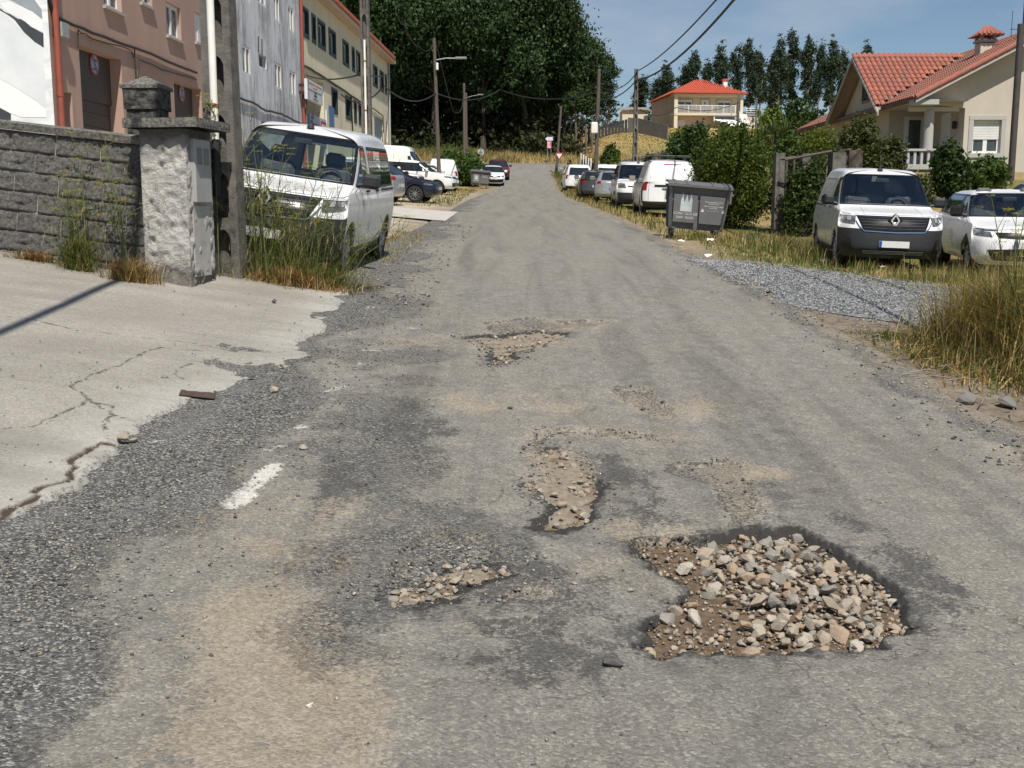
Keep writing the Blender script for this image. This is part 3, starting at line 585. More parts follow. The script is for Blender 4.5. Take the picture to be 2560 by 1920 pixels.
def wallmesh(root,name,s0,s1,z0,z1,ops,m,depth=.22,thick=8.,roof=True):
    # street wall with recessed openings, plus side and back walls
    q=MB(); ss=sorted({s0,s1,*[o[0] for o in ops],*[o[1] for o in ops]}); zs=sorted({z0,z1,*[o[2] for o in ops],*[o[3] for o in ops]})
    ss=[a for a in ss if s0<=a<=s1]; zs=[a for a in zs if z0<=a<=z1]
    for a,b in zip(ss[:-1],ss[1:]):
        for c,d in zip(zs[:-1],zs[1:]):
            ms,mz=(a+b)/2,(c+d)/2
            if any(o[0]<ms<o[1] and o[2]<mz<o[3] for o in ops): continue
            q.quad(F3(a,c),F3(b,c),F3(b,d),F3(a,d))
    for o in ops:
        a,b,c,d=o[:4]; dp=o[4] if len(o)>4 else depth
        q.quad(F3(a,c),F3(a,d),F3(a,d,-dp),F3(a,c,-dp)); q.quad(F3(b,c),F3(b,d),F3(b,d,-dp),F3(b,c,-dp))
        q.quad(F3(a,d),F3(b,d),F3(b,d,-dp),F3(a,d,-dp)); q.quad(F3(a,c),F3(b,c),F3(b,c,-dp),F3(a,c,-dp))
    q.quad(F3(s0,z0),F3(s0,z1),F3(s0,z1,-thick),F3(s0,z0,-thick)); q.quad(F3(s1,z0),F3(s1,z1),F3(s1,z1,-thick),F3(s1,z0,-thick))
    q.quad(F3(s0,z0,-thick),F3(s1,z0,-thick),F3(s1,z1,-thick),F3(s0,z1,-thick))
    if roof: q.quad(F3(s0,z1),F3(s1,z1),F3(s1,z1,-thick),F3(s0,z1,-thick))
    return q.build(name,m,root)
BOX=Matrix(((FN.x,FT_.x,0),(FN.y,FT_.y,0),(0,0,1)))
def fbox(q,s0,s1,z0,z1,o0,o1,mi=0):
    c=(F3(s0,z0,o0)+F3(s1,z1,o1))/2; return q.box(c,(abs(o1-o0),abs(s1-s0)/FT_.y,abs(z1-z0)),BOX,mi)
def fwindow(root,o,frame_m,kind='slide',fw=.06,shutter=0,border=None,dp=.2,sill=None):
    a,b,c,d=o[:4]
    w_=MB()
    for (x0,x1,y0,y1) in ((a,b,c,c+fw),(a,b,d-fw,d),(a,a+fw,c+fw,d-fw),(b-fw,b,c+fw,d-fw)): fbox(w_,x0,x1,y0,y1,-dp,-dp+.06)
    if kind=='slide': fbox(w_,(a+b)/2-fw*.6,(a+b)/2+fw*.6,c+fw,d-fw,-dp+.003,-dp+.063)
    wn=w_.build('window',frame_m,root)
    p=MB(); fbox(p,a+fw,b-fw,c+fw,d-fw,-dp+.01,-dp+.025); p.build('pane',M_PANE,wn)
    if shutter:
        p=MB(); fbox(p,a+fw,b-fw,d-fw-(d-c)*shutter,d-fw,-dp+.028,-dp+.05); p.build('roller_shutter',M_WHITE,wn)
    if border:
        p=MB(); e=.13
        for (x0,x1,y0,y1) in ((a-e,b+e,c-e*1.3,c+.02),(a-e,b+e,d-.02,d+e*.8),(a-e,a+.02,c+.02,d-.02),(b-.02,b+e,c+.02,d-.02)): fbox(p,x0,x1,y0,y1,-.15,.022)
        p.build('painted_surround',border,wn)
    if sill:
        p=MB(); fbox(p,a-.06,b+.06,c-.06,c-.002,-.16,.07); p.build('sill',sill,wn)
    return wn
def op(L_,T_,R_,B_,conv,mode='LR'):
    # opening from photo: left px, top v at left, right px, bottom v at right
    s0,z1=fp(*conv(L_,T_)); s1,z0=fp(*conv(R_,B_)); return (s0,s1,z0,z1)
S_PINK0=fs(123); S_GREY0=34.3; S_YEL0=fs(750); S_YEL1=fs(968)
zt=14.
# --- pink building
m,nt,b=newmat('pink_render'); n=N(nt); c=n.mix(n.ramp(n.noise(n.obj(),.5,5),[(.35,0.),(.7,1.)]),(.45,.30,.245),(.385,.26,.215)); c=n.mix(n.ramp(n.noise(n.obj((1,1,.25)),1.6,5,.65),[(.5,0.),(.75,.5)]),c,(.33,.22,.18)); n.l(c,b.inputs['Base Color']); b.inputs['Roughness'].default_value=.95; n.bump(n.noise(n.obj(),35,5,.7),.35,.02,b); M_PINK=m
pink=empty('pink_building',F3(S_PINK0,1.5),'pink rendered building with brown garage doors behind the block wall','building')
g1=op(680,385,1065,900,ca); g1=(g1[0],g1[1],1.7,g1[3]); g2=op(1500,690,1500,900,ca); g2=(g2[0],g2[0]+(g1[1]-g1[0]),2.2,g2[3])
dr=op(497,775,625,900,ca); dr=(dr[0],dr[1],1.7,dr[3])
p1_=op(880,-290,1055,120,ca); p2_=op(1430,5,1570,362,ca); p1_=(p1_[0],p1_[1],p1_[2],p1_[2]+(p2_[3]-p2_[2])); 
p0_=op(1205,-200,1318,72,ca); p3_=op(1678,95,1790,410,ca)
ops=[g1+(.35,),g2+(.35,),dr+(.25,),p1_+(.2,),p2_+(.2,),p0_+(.2,),p3_+(.2,)]
wallmesh(pink,'wall',S_PINK0,S_GREY0,1.2,zt,ops,M_PINK)
M_SILL=mat('grey_sill',(.42,.39,.36),(.35,.33,.3),scale=10,rough=.8)
for o_,sh_ in ((p1_,0),(p2_,.0),(p0_,0),(p3_,.85)): fwindow(pink,o_,M_WHITE,shutter=sh_,sill=M_SILL,fw=.09,dp=.14)
M_BROWN=mat('brown_garage_metal',(.055,.045,.040),(.07,.058,.05),scale=5,rough=.55)
M_SIGNRED=mat('sign_red',(.36,.03,.038),(.3,.025,.033),scale=5,rough=.4); M_SIGNWH=mat('sign_white',(.66,.68,.72),(.58,.6,.64),scale=5,rough=.4); M_SIGNBL=mat('sign_dark_blue',(.06,.09,.17),(.08,.1,.2),scale=5,rough=.4)  # red toned down to carry the shade on the garage plates
def garage(o,sx):
    a,b,c,d=o[:4]; q=MB(); nz=int((d-c)/.34)
    dr_=None
    fbox(q,a,b,d-1.05,d,-.33,-.27); gd=q.build('garage_door',M_BROWN,pink)
    for k in range(9):
        z0=c+k*.30
        if z0>d-1.06: break
        q=MB(); fbox(q,a+.02,b-.02,z0,min(z0+.292,d-1.052),-.34,-.31); q.build('panel',M_BROWN,gd)
    # round no-parking plate
    s_,z_=sx; sg=MB(); A=[F3(s_+.25*math.cos(t),z_+.25*math.sin(t),-.262) for t in np.linspace(0,2*math.pi,29)[:-1]]; sg.poly(A,FN*.012); sp_=sg.build('no_parking_plate',M_SIGNRED,gd)
    sg=MB(); A=[F3(s_+.2*math.cos(t),z_+.2*math.sin(t),-.249) for t in np.linspace(0,2*math.pi,25)[:-1]]; sg.poly(A,FN*.004); sg.build('plate_field',mat('plate_dimmed_blue',(.30,.34,.42),(.26,.3,.38),scale=5,rough=.5),gd)  # pale blue field dimmed in its colour for the garage shade
    sg=MB(); sg.poly([F3(s_-.15,z_+.17,-.244),F3(s_-.10,z_+.18,-.244),F3(s_+.15,z_-.15,-.244),F3(s_+.10,z_-.17,-.244)],FN*.004); sg.build('diagonal_bar',M_SIGNBL,gd)
    sg=MB(); fbox(sg,s_-.02,s_+.13,z_+.06,z_+.1,-.243,-.24); sg.build('plate_lettering',M_SIGNBL,gd); sg=MB(); fbox(sg,s_-.13,s_+.04,z_-.13,z_-.09,-.243,-.24); sg.build('plate_lettering',M_SIGNBL,gd)
gs1,gs2=fpl(*ca(812,555),-.26),fpl(*ca(1568,805),-.26); garage(g1,(gs1.y,gs1.z)); garage(g2,(gs2.y,gs2.z))
q=MB(); a,b,c,d=dr; fbox(q,a,b,c,d,-.24,-.2); dd=q.build('door',M_WHITE,pink); q=MB(); fbox(q,a+.15,(a+b)/2-.05,c+.9,d-.2,-.198,-.19); q.build('pane',M_PANE,dd)
q=MB(); z0_,z1_=fp(*ca(500,200))[1],0; e0s=fp(*ca(490,200))[0]; fbox(q,fs(ca(475,250)[0]),fs(ca(535,250)[0]),fp(*ca(500,322))[1],fp(*ca(500,198))[1],.0,.16); q.build('junction_box',mat('grey_box',(.36,.38,.37),(.3,.32,.31),scale=9,rough=.5),pink)
q=MB(); sp=S_PINK0+.15; q.tube([F3(sp,1.3,.09),F3(sp,zt,.09)],.065,10); pp=q.build('downpipe',M_REDPIPE,pink,smooth=True)
for zz in (3.9,6.2,8.5):
    q=MB(); q.tube([F3(sp,zz,.09),F3(sp,zz+.06,.09)],.074,10); q.build('pipe_bracket',M_REDPIPE,pp)
def fcable(root,name,pts,r,off=.05,conv=ca,m=None):
    P=[fpl(*conv(*p),off) for p in pts]; Q=[]
    for a,b in zip(P[:-1],P[1:]):
        for k in range(4): Q.append(a.lerp(b,k/4)+Vector((0,0,rnd.uniform(-.02,.02))))
    q=MB(); q.tube(Q+[P[-1]],r,5); return q.build(name,m or M_BLACK,root,smooth=True)
fcable(pink,'facade_cable',[(415,-60),(465,140),(800,280),(1170,415),(1700,630)],.035)
fcable(pink,'facade_cable',[(675,420),(675,265),(800,330),(1130,430),(1160,500)],.013)
fcable(pink,'facade_cable',[(1163,425),(1175,700)],.016); fcable(pink,'facade_cable',[(1195,700),(1210,515),(1400,600),(1700,690)],.016)
fcable(pink,'facade_cable',[(455,180),(460,310),(520,385),(515,320)],.012)
# --- white building with a painted drape
m,nt,b=newmat('mural_paint'); n=N(nt); c=n.mix(n.ramp(n.noise(n.obj((.6,.6,1.6)),1.3,6,.6,1.5),[(.35,0.),(.6,1.)]),(.60,.63,.65),(.82,.83,.83)); n.l(c,b.inputs['Base Color']); b.inputs['Roughness'].default_value=.8; M_MURAL=m
MP0=F3(S_PINK0-.03,0,.02); MDv=Vector((-.85,-.53,0)).normalized(); MNv=Vector((.53,-.85,0)).normalized()
def mpl(u,v,off=0.):
    d=ray(u,v); o=Vector((0,0,CZ)); t=(MP0+MNv*off-o).dot(MNv)/d.dot(MNv); return o+d*t
mur=empty('mural_building',(MP0.x,MP0.y,1.5),'white building side painted with grey flowing drapery','building')
q=MB(); A_=[MP0+MDv*k for k in (0,9)]; B_=[p-MNv*6 for p in A_]
q.poly([(p.x,p.y,1.2) for p in (A_[0],A_[1],B_[1],B_[0])],(0,0,zt-1.2)); q.build('wall',M_MURAL,mur)
cm=lambda x,y:(x*.1808,y*.1808)
M_MD=mat('mural_dark',(.035,.045,.055),(.06,.07,.08),scale=3,rough=.8); M_MG=mat('mural_grey',(.22,.26,.29),(.33,.37,.40),scale=1.2,rough=.8); M_ML=mat('mural_light',(.84,.85,.85),(.74,.76,.77),scale=1.5,rough=.8); M_MM=mat('mural_mid',(.58,.62,.65),(.74,.77,.78),scale=1.2,rough=.8)
def mshape(pts,m,off):
    P=[mpl(*cm(*p),off) for p in pts]; q=MB(); q.add(P,[tuple(range(len(P)))]); q.build('mural_shape',m,mur)
mshape([(0,110),(60,160),(140,195),(250,260),(290,265),(350,300),(430,370),(520,420),(600,460),(605,655),(480,580),(330,440),(200,270),(90,190),(0,140)],M_MD,.006)
mshape([(50,-40),(200,20),(450,160),(585,260),(575,130),(450,-40)],M_MG,.006)
mshape([(0,40),(120,20),(450,160),(585,270),(600,450),(430,370),(290,262),(140,190),(30,110)],M_ML,.004)
mshape([(0,1100),(120,1160),(640,1520),(640,1620),(300,1620),(-200,1450)],M_ML,.006)
mshape([(-100,1450),(0,1490),(150,1570),(150,1660),(-100,1660)],M_MD,.009)
mshape([(0,160),(90,200),(330,450),(600,665),(640,1490),(130,1150),(0,1090)],M_MM,.003)
# --- grey stained building
m,nt,b=newmat('stained_render'); n=N(nt); c=n.mix(n.ramp(n.noise(n.obj(),.5,4),[(.35,0.),(.7,1.)]),(.70,.72,.75),(.60,.625,.66))
st=n.noise(n.obj((1.6,1.6,.32)),2.2,8,.75); pt=n.noise(n.obj(),.55,4); c=n.mix(n.ramp(n.math('ADD',n.math('MULTIPLY',st,.75),n.math('MULTIPLY',pt,.35)),[(.52,0.),(.66,.8)]),c,(.15,.135,.145))
c=n.mix(n.ramp(n.noise(n.obj((4,4,.5)),3,6,.7),[(.52,0.),(.7,.5)]),c,(.2,.17,.17)); n.l(c,b.inputs['Base Color']); b.inputs['Roughness'].default_value=.95; n.bump(n.noise(n.obj(),20,5,.7),.3,.02,b); M_GREYW=m
grey=empty('stained_building',F3(S_GREY0,1.5),'grey stained building streaked with damp between pink and yellow ones','building')
gw=[op(255,230,338,572,cc),op(430,372,508,655,cc),op(712,532,777,785,cc),op(843,605,900,840,cc),op(702,-60,759,205,cc),op(828,50,882,295,cc)]
zl=np.mean([o[2] for o in gw[1:4]]); zh=np.mean([o[3] for o in gw[1:4]]); zl2=np.mean([o[2] for o in gw[4:]]);
gw=[(o[0],o[1],zl if i<4 else zl2,zh if i<4 else zl2+zh-zl) for i,o in enumerate(gw)]
sq=op(577,455,646,600,cc); extra=[(fs(cc(430,0)[0]),fs(cc(508,0)[0]),zl2,zl2+zh-zl),(fs(cc(577,0)[0]),fs(cc(646,0)[0]),zl2+.2,zl2+zh-zl)]
low=op(598,1040,655,1118,cc); low=(low[0],low[1],low[2]-.4,low[3])
S_Y=S_YEL0-.02
wallmesh(grey,'wall',S_GREY0+.02,S_Y,1.2,11.9,gw+[sq,low]+extra,M_GREYW)
for o_ in gw+extra: fwindow(grey,o_,M_WHITE,sill=None,dp=.07,fw=.08)
fwindow(grey,sq,mat('grey_frame',(.3,.31,.32),(.25,.26,.27),scale=5),kind='one'); fwindow(grey,low,mat('grey_frame',(.3,.31,.32)),kind='one')
fcable(grey,'facade_cable',[(300,800),(430,855),(560,905),(640,960),(760,980),(840,1015),(940,1070)],.035,conv=cc)
fcable(grey,'facade_cable',[(380,110),(380,330)],.012,conv=cc); fcable(grey,'facade_cable',[(575,310),(575,450)],.02,conv=cc); fcable(grey,'facade_cable',[(605,340),(605,470)],.02,conv=cc)
q=MB(); fbox(q,S_GREY0,S_Y,11.9,12.1,-1,.35); q.build('eave',mat('brown_eave',(.22,.10,.07),(.28,.13,.09),scale=5,rough=.7),grey)
# --- yellow building
m,nt,b=newmat('yellow_render'); n=N(nt); c=n.mix(n.ramp(n.noise(n.obj(),.4,4),[(.35,0.),(.7,1.)]),(.74,.68,.49),(.66,.61,.45)); c=n.mix(n.ramp(n.noise(n.obj((1,1,.2)),1.5,6,.65),[(.5,0.),(.75,.55)]),c,(.52,.48,.36)); n.l(c,b.inputs['Base Color']); b.inputs['Roughness'].default_value=.95; n.bump(n.noise(n.obj(),25,5,.7),.25,.02,b); M_YEL=m
yel=empty('yellow_workshop_building',F3(S_YEL0,2),'long pale yellow workshop building with dark green window surrounds','building')
UP=[(940,1012),(1036,1072),(1087,1153),(1180,1242),(1298,1352),(1377,1402),(1415,1460),(1558,1597),(1615,1650),(1660,1676)]
LO=[(1193,1245),(1312,1360),(1385,1410),(1425,1460)]
_,ub=fp(*cc(1153,450)); _,ut=fp(*cc(1087,150)); _,lb=fp(*cc(1245,990)); _,lt=fp(*cc(1193,740)); _,zeave=fp(801,0)
e=.13
uo=[(fs(cc(a,0)[0])+e,fs(cc(b,0)[0])-e,ub+e*1.3,ut-e) for a,b in UP]; lo_=[(fs(cc(a,0)[0])+e,fs(cc(b,0)[0])-e,lb+e*1.3,lt-e) for a,b in LO]
ent=op(985,630,1140,900,cc); zent=fp(*cc(985,1160))[1]-2.2; ent=(ent[0],ent[1],2.0,fp(*cc(985,630))[1])
gar=(fs(cc(1562,0)[0]),fs(cc(1642,0)[0]),2.2,fp(*cc(1562,985))[1]); thin=(fs(cc(1666,0)[0]),fs(cc(1680,0)[0]),fp(*cc(1666,1220))[1],fp(*cc(1666,1040))[1])
wallmesh(yel,'wall',S_YEL0,S_YEL1,1.6,zeave,uo+lo_+[ent+(1.6,),gar+(.2,),thin],M_YEL,roof=False)
for o_ in uo: fwindow(yel,o_,M_WHITE if o_[1]-o_[0]>.7 else M_GREEN,border=M_GREEN,kind='slide' if o_[1]-o_[0]>.7 else 'one')
for o_ in lo_: fwindow(yel,o_,M_GREEN,border=M_GREEN)
fwindow(yel,thin,M_GREEN,kind='one')
q=MB(); fbox(q,ent[0],ent[1],ent[2],ent[3],-1.6,-1.55); q.build('entrance_back_wall',mat('grey_roller',(.17,.17,.175),(.22,.22,.22),scale=2,rough=.7),yel)
q=MB(); fbox(q,gar[0],gar[1],gar[2],gar[3],-.2,-.15); gdr=q.build('garage_door',mat('blue_grey_metal',(.30,.36,.41),(.26,.31,.36),scale=2,rough=.5),yel)
for k in range(14):
    zz=gar[2]+(k+.5)*(gar[3]-gar[2])/14; q=MB(); fbox(q,gar[0],gar[1],zz,zz+.02,-.148,-.142); q.build('rib',MC['blue_grey_metal'],gdr)
# roof: overhanging tiled eave with a low slope
q=MB(); RM=mat('red_tile_far',(.36,.13,.07),(.26,.095,.06),scale=6,rough=.85)
ridge=zeave+1.6
q.add([F3(S_YEL0-.1,zeave+.02,.45),F3(S_YEL1+.4,zeave+.02,.45),F3(S_YEL1+.4,ridge,-4.2),F3(S_YEL0-.1,ridge,-4.2),F3(S_YEL1+.4,zeave+.02,-8.4),F3(S_YEL0-.1,zeave+.02,-8.4),F3(S_YEL0-.1,zeave+.16,.45),F3(S_YEL1+.4,zeave+.16,.45)],[(6,7,2,3),(0,1,7,6),(3,2,4,5)]); rf=q.build('roof',RM,yel)
q=MB(); fbox(q,S_YEL0-.1,S_YEL1+.4,zeave-.1,zeave+.018,.0,.45); q.build('eave_board',mat('cream_eave',(.55,.42,.30),(.45,.34,.25),scale=4,rough=.8),rf)
q=MB(); N_=int((S_YEL1-S_YEL0)/.28)
for k in range(N_):
    s_=S_YEL0+.1+k*.28; q.tube([F3(s_,zeave+.17,.5),F3(s_,ridge+.02,-4.2)],.09,5)
q.build('tile_row',RM,rf,kind='stuff')
q=MB(); sp=S_YEL0-.12; q.tube([F3(sp,2.6,.1),F3(sp,11.0,.1),F3(sp,11.5,-.02)],.07,8); q.build('downpipe',M_REDPIPE,grey,smooth=True)
q=MB(); sp=S_YEL1-.05; q.tube([F3(sp,2.6,.08),F3(sp,zeave,.08)],.06,8); q.build('downpipe',mat('grey_pipe',(.4,.42,.42),scale=4),yel,smooth=True)
fcable(yel,'facade_cable',[(950,560),(1100,640),(1340,800),(1380,830),(1455,880)],.05,conv=cc); fcable(yel,'facade_cable',[(960,560),(990,900),(975,1080)],.03,conv=cc); fcable(yel,'facade_cable',[(1375,830),(1390,1150)],.035,conv=cc); fcable(yel,'facade_cable',[(1560,930),(1600,960),(1650,1000),(1655,1150)],.03,conv=cc)
# workshop sign hung in front of the entrance
cs=lambda x,y:(730+x*.1326,130+y*.1326)
so_=.35
def SG(x,y,o=so_): return fpl(*cs(x,y),o)
A=[SG(288,578),SG(575,582),SG(575,945),SG(290,945)]
zt_,zb_=(A[0].z+A[1].z)/2,(A[2].z+A[3].z)/2; s0_,s1_=A[0].y,A[1].y
sgn=empty('workshop_sign',F3(s0_,zb_,so_),'white workshop sign lettered PORTO hung at the yellow building entrance','sign')
q=MB(); fbox(q,s0_,s1_,zb_,zt_,so_-.12,so_); q.build('panel',M_SIGNWH,sgn)

for zz in (zt_-.3,zb_+.2):
    q=MB(); fbox(q,s0_,s0_+.1,zz,zz+.1,.0,so_-.12); q.build('bracket',M_BLACK,sgn)
W_=s1_-s0_; H_=zt_-zb_
def sbar(name,a,b,c,d,m):
    q=MB(); fbox(q,s0_+a*W_,s0_+b*W_,zb_+c*H_,zb_+d*H_,so_+.003,so_+.008); q.build(name,m,sgn)
sbar('red_band',.05,.92,.83,.865,mat('sign_bright_red',(.62,.08,.07),scale=3)); sbar('emblem_field',.36,.62,.66,.86,mat('sign_yellow',(.66,.45,.10),scale=3)); sbar('emblem_centre',.42,.56,.71,.81,M_SIGNWH)
sbar('grey_stripe',.05,.93,.50,.535,mat('sign_grey',(.18,.19,.21),scale=3))
FM=lambda s_,z_,o=so_+.009: frame4(F3(s_,z_,o),FT_,(0,0,1))
M_INK=mat('sign_ink',(.02,.03,.03),(.03,.04,.04),scale=3); M_INKG=mat('sign_green_ink',(.02,.09,.07),scale=3)
text_part('lettering','TALLERES',H_*.10,FM((s0_+s1_)/2,zb_+.45*H_),M_INK,sgn,sx=1.3,bold=.004)
text_part('lettering','PORTO',H_*.16,FM((s0_+s1_)/2,zb_+.29*H_),M_INKG,sgn,bold=.008,sx=1.3)
text_part('lettering','CHAPA-PINTURA-MECANICA',H_*.075,FM((s0_+s1_)/2,zb_+.12*H_),M_INK,sgn,bold=.003,sx=1.15)
# painted boards below the sign
zb2=fp(*cs(290,1420))[1]-.6; zt2=fp(*cs(290,1100))[1]-.1
bd=empty('advert_board',F3(fs(cs(240,0)[0]),zb2,.02),'blue and red advertising board in the yellow building entrance','board')
def bbar(name,x0,x1,y0,y1,m,o=.03):
    q=MB(); a=fp(*cs(x0,y0)); b=fp(*cs(x1,y1)); fbox(q,fs(cs(x0,0)[0]),fs(cs(x1,0)[0]),zb2+(zt2-zb2)*y0,zb2+(zt2-zb2)*y1,o,o+.02); return q.build(name,m,bd)
M_BLUE=mat('advert_blue',(.07,.16,.36),(.1,.2,.4),scale=3); M_PB=mat('advert_pale',(.42,.47,.53),(.36,.4,.46),scale=3); M_RB=mat('advert_red',(.36,.06,.06),(.3,.05,.05),scale=3)
bbar('backing',245,600,0,1,M_PB,.0); bbar('blue_column',245,275,.02,.98,M_BLUE,.022); bbar('blue_mark',300,340,.25,.8,M_BLUE,.022); bbar('red_panel',495,592,.1,.9,M_RB,.022); bbar('red_line',345,430,.3,.36,M_RB,.022); bbar('white_bar',505,580,.5,.56,M_SIGNWH,.044); bbar('white_bar',505,580,.7,.78,M_SIGNWH,.044); bbar('red_mark',310,360,.86,.95,M_RB,.022)
text_part('lettering','auto',.55,frame4(F3(fs(cs(395,0)[0]),zb2+(zt2-zb2)*.62,.045),FT_,(0,0,1)),M_RB,bd,bold=.02)
q=MB(); fbox(q,fs(cs(598,0)[0]),fs(cs(618,0)[0]),2.5,fp(*cs(600,1080))[1],.0,.05); q.build('white_post',M_SIGNWH,bd)
pst=empty('wall_poster',F3(fs(cs(645,0)[0]),zb2,.02),'small yellow and blue poster on the yellow building wall','poster'); 
q=MB(); fbox(q,fs(cs(645,0)[0]),fs(cs(700,0)[0]),zb2+.9,zt2+.2,.004,.02); q.build('backing',mat('poster_tan',(.5,.4,.16),(.4,.36,.25),scale=4),pst)
q=MB(); fbox(q,fs(cs(655,0)[0]),fs(cs(750,0)[0]),zb2+1.0,zb2+1.9,.021,.03); q.build('blue_figure',M_BLUE,pst)
# --- block wall and gate pillars ----------------------------------------
WA=Vector((-5.62,12.05,0)); 
WP0=Vector((-3.86,11.95,0)); WPL=Vector((-9.0,12.6,0))
def wallz(t):   # base height along wall, t metres to the left of the pillar
    x=WP0.x-t*.992; y=WP0.y+t*.125; return x,y
bw=empty('block_wall',(WP0.x,WP0.y,g(WP0.x,WP0.y)),'dark split-faced concrete block wall with mortar joints and coping','wall')
m,nt,b=newmat('split_block'); n=N(nt); v=n.geo(); c=n.mix(n.ramp(n.noise(v,28,6,.75),[(.35,0.),(.68,1.)]),(.105,.10,.095),(.45,.43,.40)); c=n.mix(n.ramp(n.noise(v,1.4,4),[(.4,0.),(.65,.4)]),c,(.11,.106,.106))
sz=n.n('ShaderNodeSeparateXYZ'); n.l(v,sz.inputs[0]); lowm=n.ramp(n.math('ADD',n.math('MULTIPLY',n.math('SUBTRACT',sz.outputs[2],1.0),-.7),n.noise(v,1.2,4)),[(.25,0.),(.75,.6)])
c=n.mix(lowm,c,n.mix(n.noise(v,40,5,.7),(.17,.155,.13),(.42,.40,.35))); n.l(c,b.inputs['Base Color']); b.inputs['Roughness'].default_value=.95; n.bump(n.noise(v,40,7,.78),1.,.10,b); M_BLOCK=m
M_MORT=mat('mortar_joint',(.52,.49,.43),(.17,.16,.15),scale=2.2,rough=.95,bump=.3,lo=.42,hi=.55); M_COP=mat('lichen_coping',(.07,.067,.06),(.24,.228,.20),scale=30,rough=.95,bump=.8,bs=50)
def block_mesh(seed,L_,H_,D_):
    nx,nz=26,12; xs_=np.linspace(0,L_,nx); zs_=np.linspace(0,H_,nz); XX,ZZ=np.meshgrid(xs_,zs_)
    e_=np.minimum.reduce([XX,L_-XX,ZZ,H_-ZZ]); YY=-(.004+.034*sst(-.004,.016,e_)*(fbm(XX*26+seed*7,ZZ*26,seed,5)*1.5))
    V=np.stack([XX,YY,ZZ],-1).reshape(-1,3); F_=gridF(nz,nx).tolist(); V=V.tolist(); b0=len(V)
    V+=[(0,D_,0),(L_,D_,0),(L_,D_,H_),(0,D_,H_)]; tl=(nz-1)*nx
    F_=[tuple(f) for f in F_]+[(b0+1,b0,b0+3,b0+2),tuple(range(0,nx))[::-1]+(b0,b0+1),tuple(range(tl,tl+nx))+(b0+2,b0+3),tuple(range(0,tl+1,nx))+(b0+3,b0),tuple(range(nx-1,tl+nx,nx))[::-1]+(b0+1,b0+2)]
    me=bpy.data.meshes.new('block'); me.from_pydata(V,[],F_); me.polygons.foreach_set('use_smooth',[i<(nx-1)*(nz-1) for i in range(len(F_))]); me.materials.append(M_BLOCK); me.update(); return me
BM=[block_mesh(k,.4985,.2115,.16) for k in range(6)]
slope=.115; zb0=g(WP0.x,WP0.y)-.11; NC=7; CH=.2136
ang=math.atan2(-.125,.992)
# blocks run along the sloping courses from the pillar leftwards
for r_ in range(NC):
    for k in range(11):
        t1=(k+1)*.5-(.25 if r_%2 else 0); t0=t1-.5
        if t1<=.02: continue
        ob=bpy.data.objects.new('block',BM[(k*5+r_*3)%6]); C.objects.link(ob); ob.parent=bw; x,y=wallz(t1); 
        L0=Vector((x,y,zb0+r_*CH+slope*t1))-Vector(bw.location); ob.location=L0; ob.rotation_euler=(0,math.atan(slope),ang); 
        if t0<0: ob.scale=((t1)/.5,1,1)
q=MB()
def wpt(t,h,o):   # point on wall face: t left of pillar, h above base course, o outwards (towards camera)
    x,y=wallz(t); return Vector((x-.125*o*1.0,y-o*.992,zb0+h+slope*t))
HT=NC*CH
q.add([wpt(0,0,.006),wpt(5.5,0,.006),wpt(5.5,HT,.006),wpt(0,HT,.006),wpt(0,0,-.155),wpt(5.5,0,-.155),wpt(5.5,HT,-.155),wpt(0,HT,-.155)],[(0,1,2,3),(4,7,6,5),(3,2,6,7),(1,5,6,2),(0,3,7,4)]); q.build('mortar',M_MORT,bw)
for k in range(6):
    t0=k*.95; t1=t0+.945; q=MB(); V=[wpt(t,HT+h,o) for t in(t0,t1) for h,o in ((.004,.06),(.075,.075),(.10,-.04),(.075,-.22),(.004,-.22))]
    q.add(V,[(0,1,6,5),(1,2,7,6),(2,3,8,7),(3,4,9,8),(4,0,5,9),(0,4,3,2,1),(5,6,7,8,9)]); q.build('coping_stone',M_COP,bw)
# white stucco pillar with meter box
px,py=-3.55,11.95; pz=g(px,py)-.12; ptop=at(460,322,11.7).z
m,nt,b=newmat('peeling_shaded_stucco'); n=N(nt); v=n.geo(); c=n.mix(n.ramp(n.noise(v,7,6,.7),[(.35,0.),(.62,1.)]),(.76,.735,.69),(.56,.54,.50)); c=n.mix(n.ramp(n.noise(v,24,6,.75),[(.58,0.),(.74,.7)]),c,(.16,.155,.15)); sz=n.n('ShaderNodeSeparateXYZ'); n.l(v,sz.inputs[0])
c=n.mix(n.ramp(n.math('ADD',n.math('MULTIPLY',n.math('SUBTRACT',sz.outputs[2],pz+1.35),1.6),n.math('MULTIPLY',n.noise(v,5,5),.6)),[(.45,0.),(.75,.85)]),c,(.10,.095,.09)); c=n.mix(n.ramp(n.math('ADD',n.math('MULTIPLY',n.math('SUBTRACT',pz+.35,sz.outputs[2]),1.4),n.noise(v,4,5)),[(.4,0.),(.8,.8)]),c,(.16,.14,.11)); n.l(c,b.inputs['Base Color']); b.inputs['Roughness'].default_value=.95; n.bump(n.noise(v,24,7,.72),1.,.09,b); M_STUC=m  # coping shadow painted into the colour near the top; foot darkened too
pil=empty('stucco_pillar',(px,py,pz),'rough whitewashed gate pillar with grey meter box and flat coping','pillar')
PW,PD=.50,.62; yaw=Matrix.Rotation(-.15,3,'Z'); PC=Vector((px,py+.05,0))
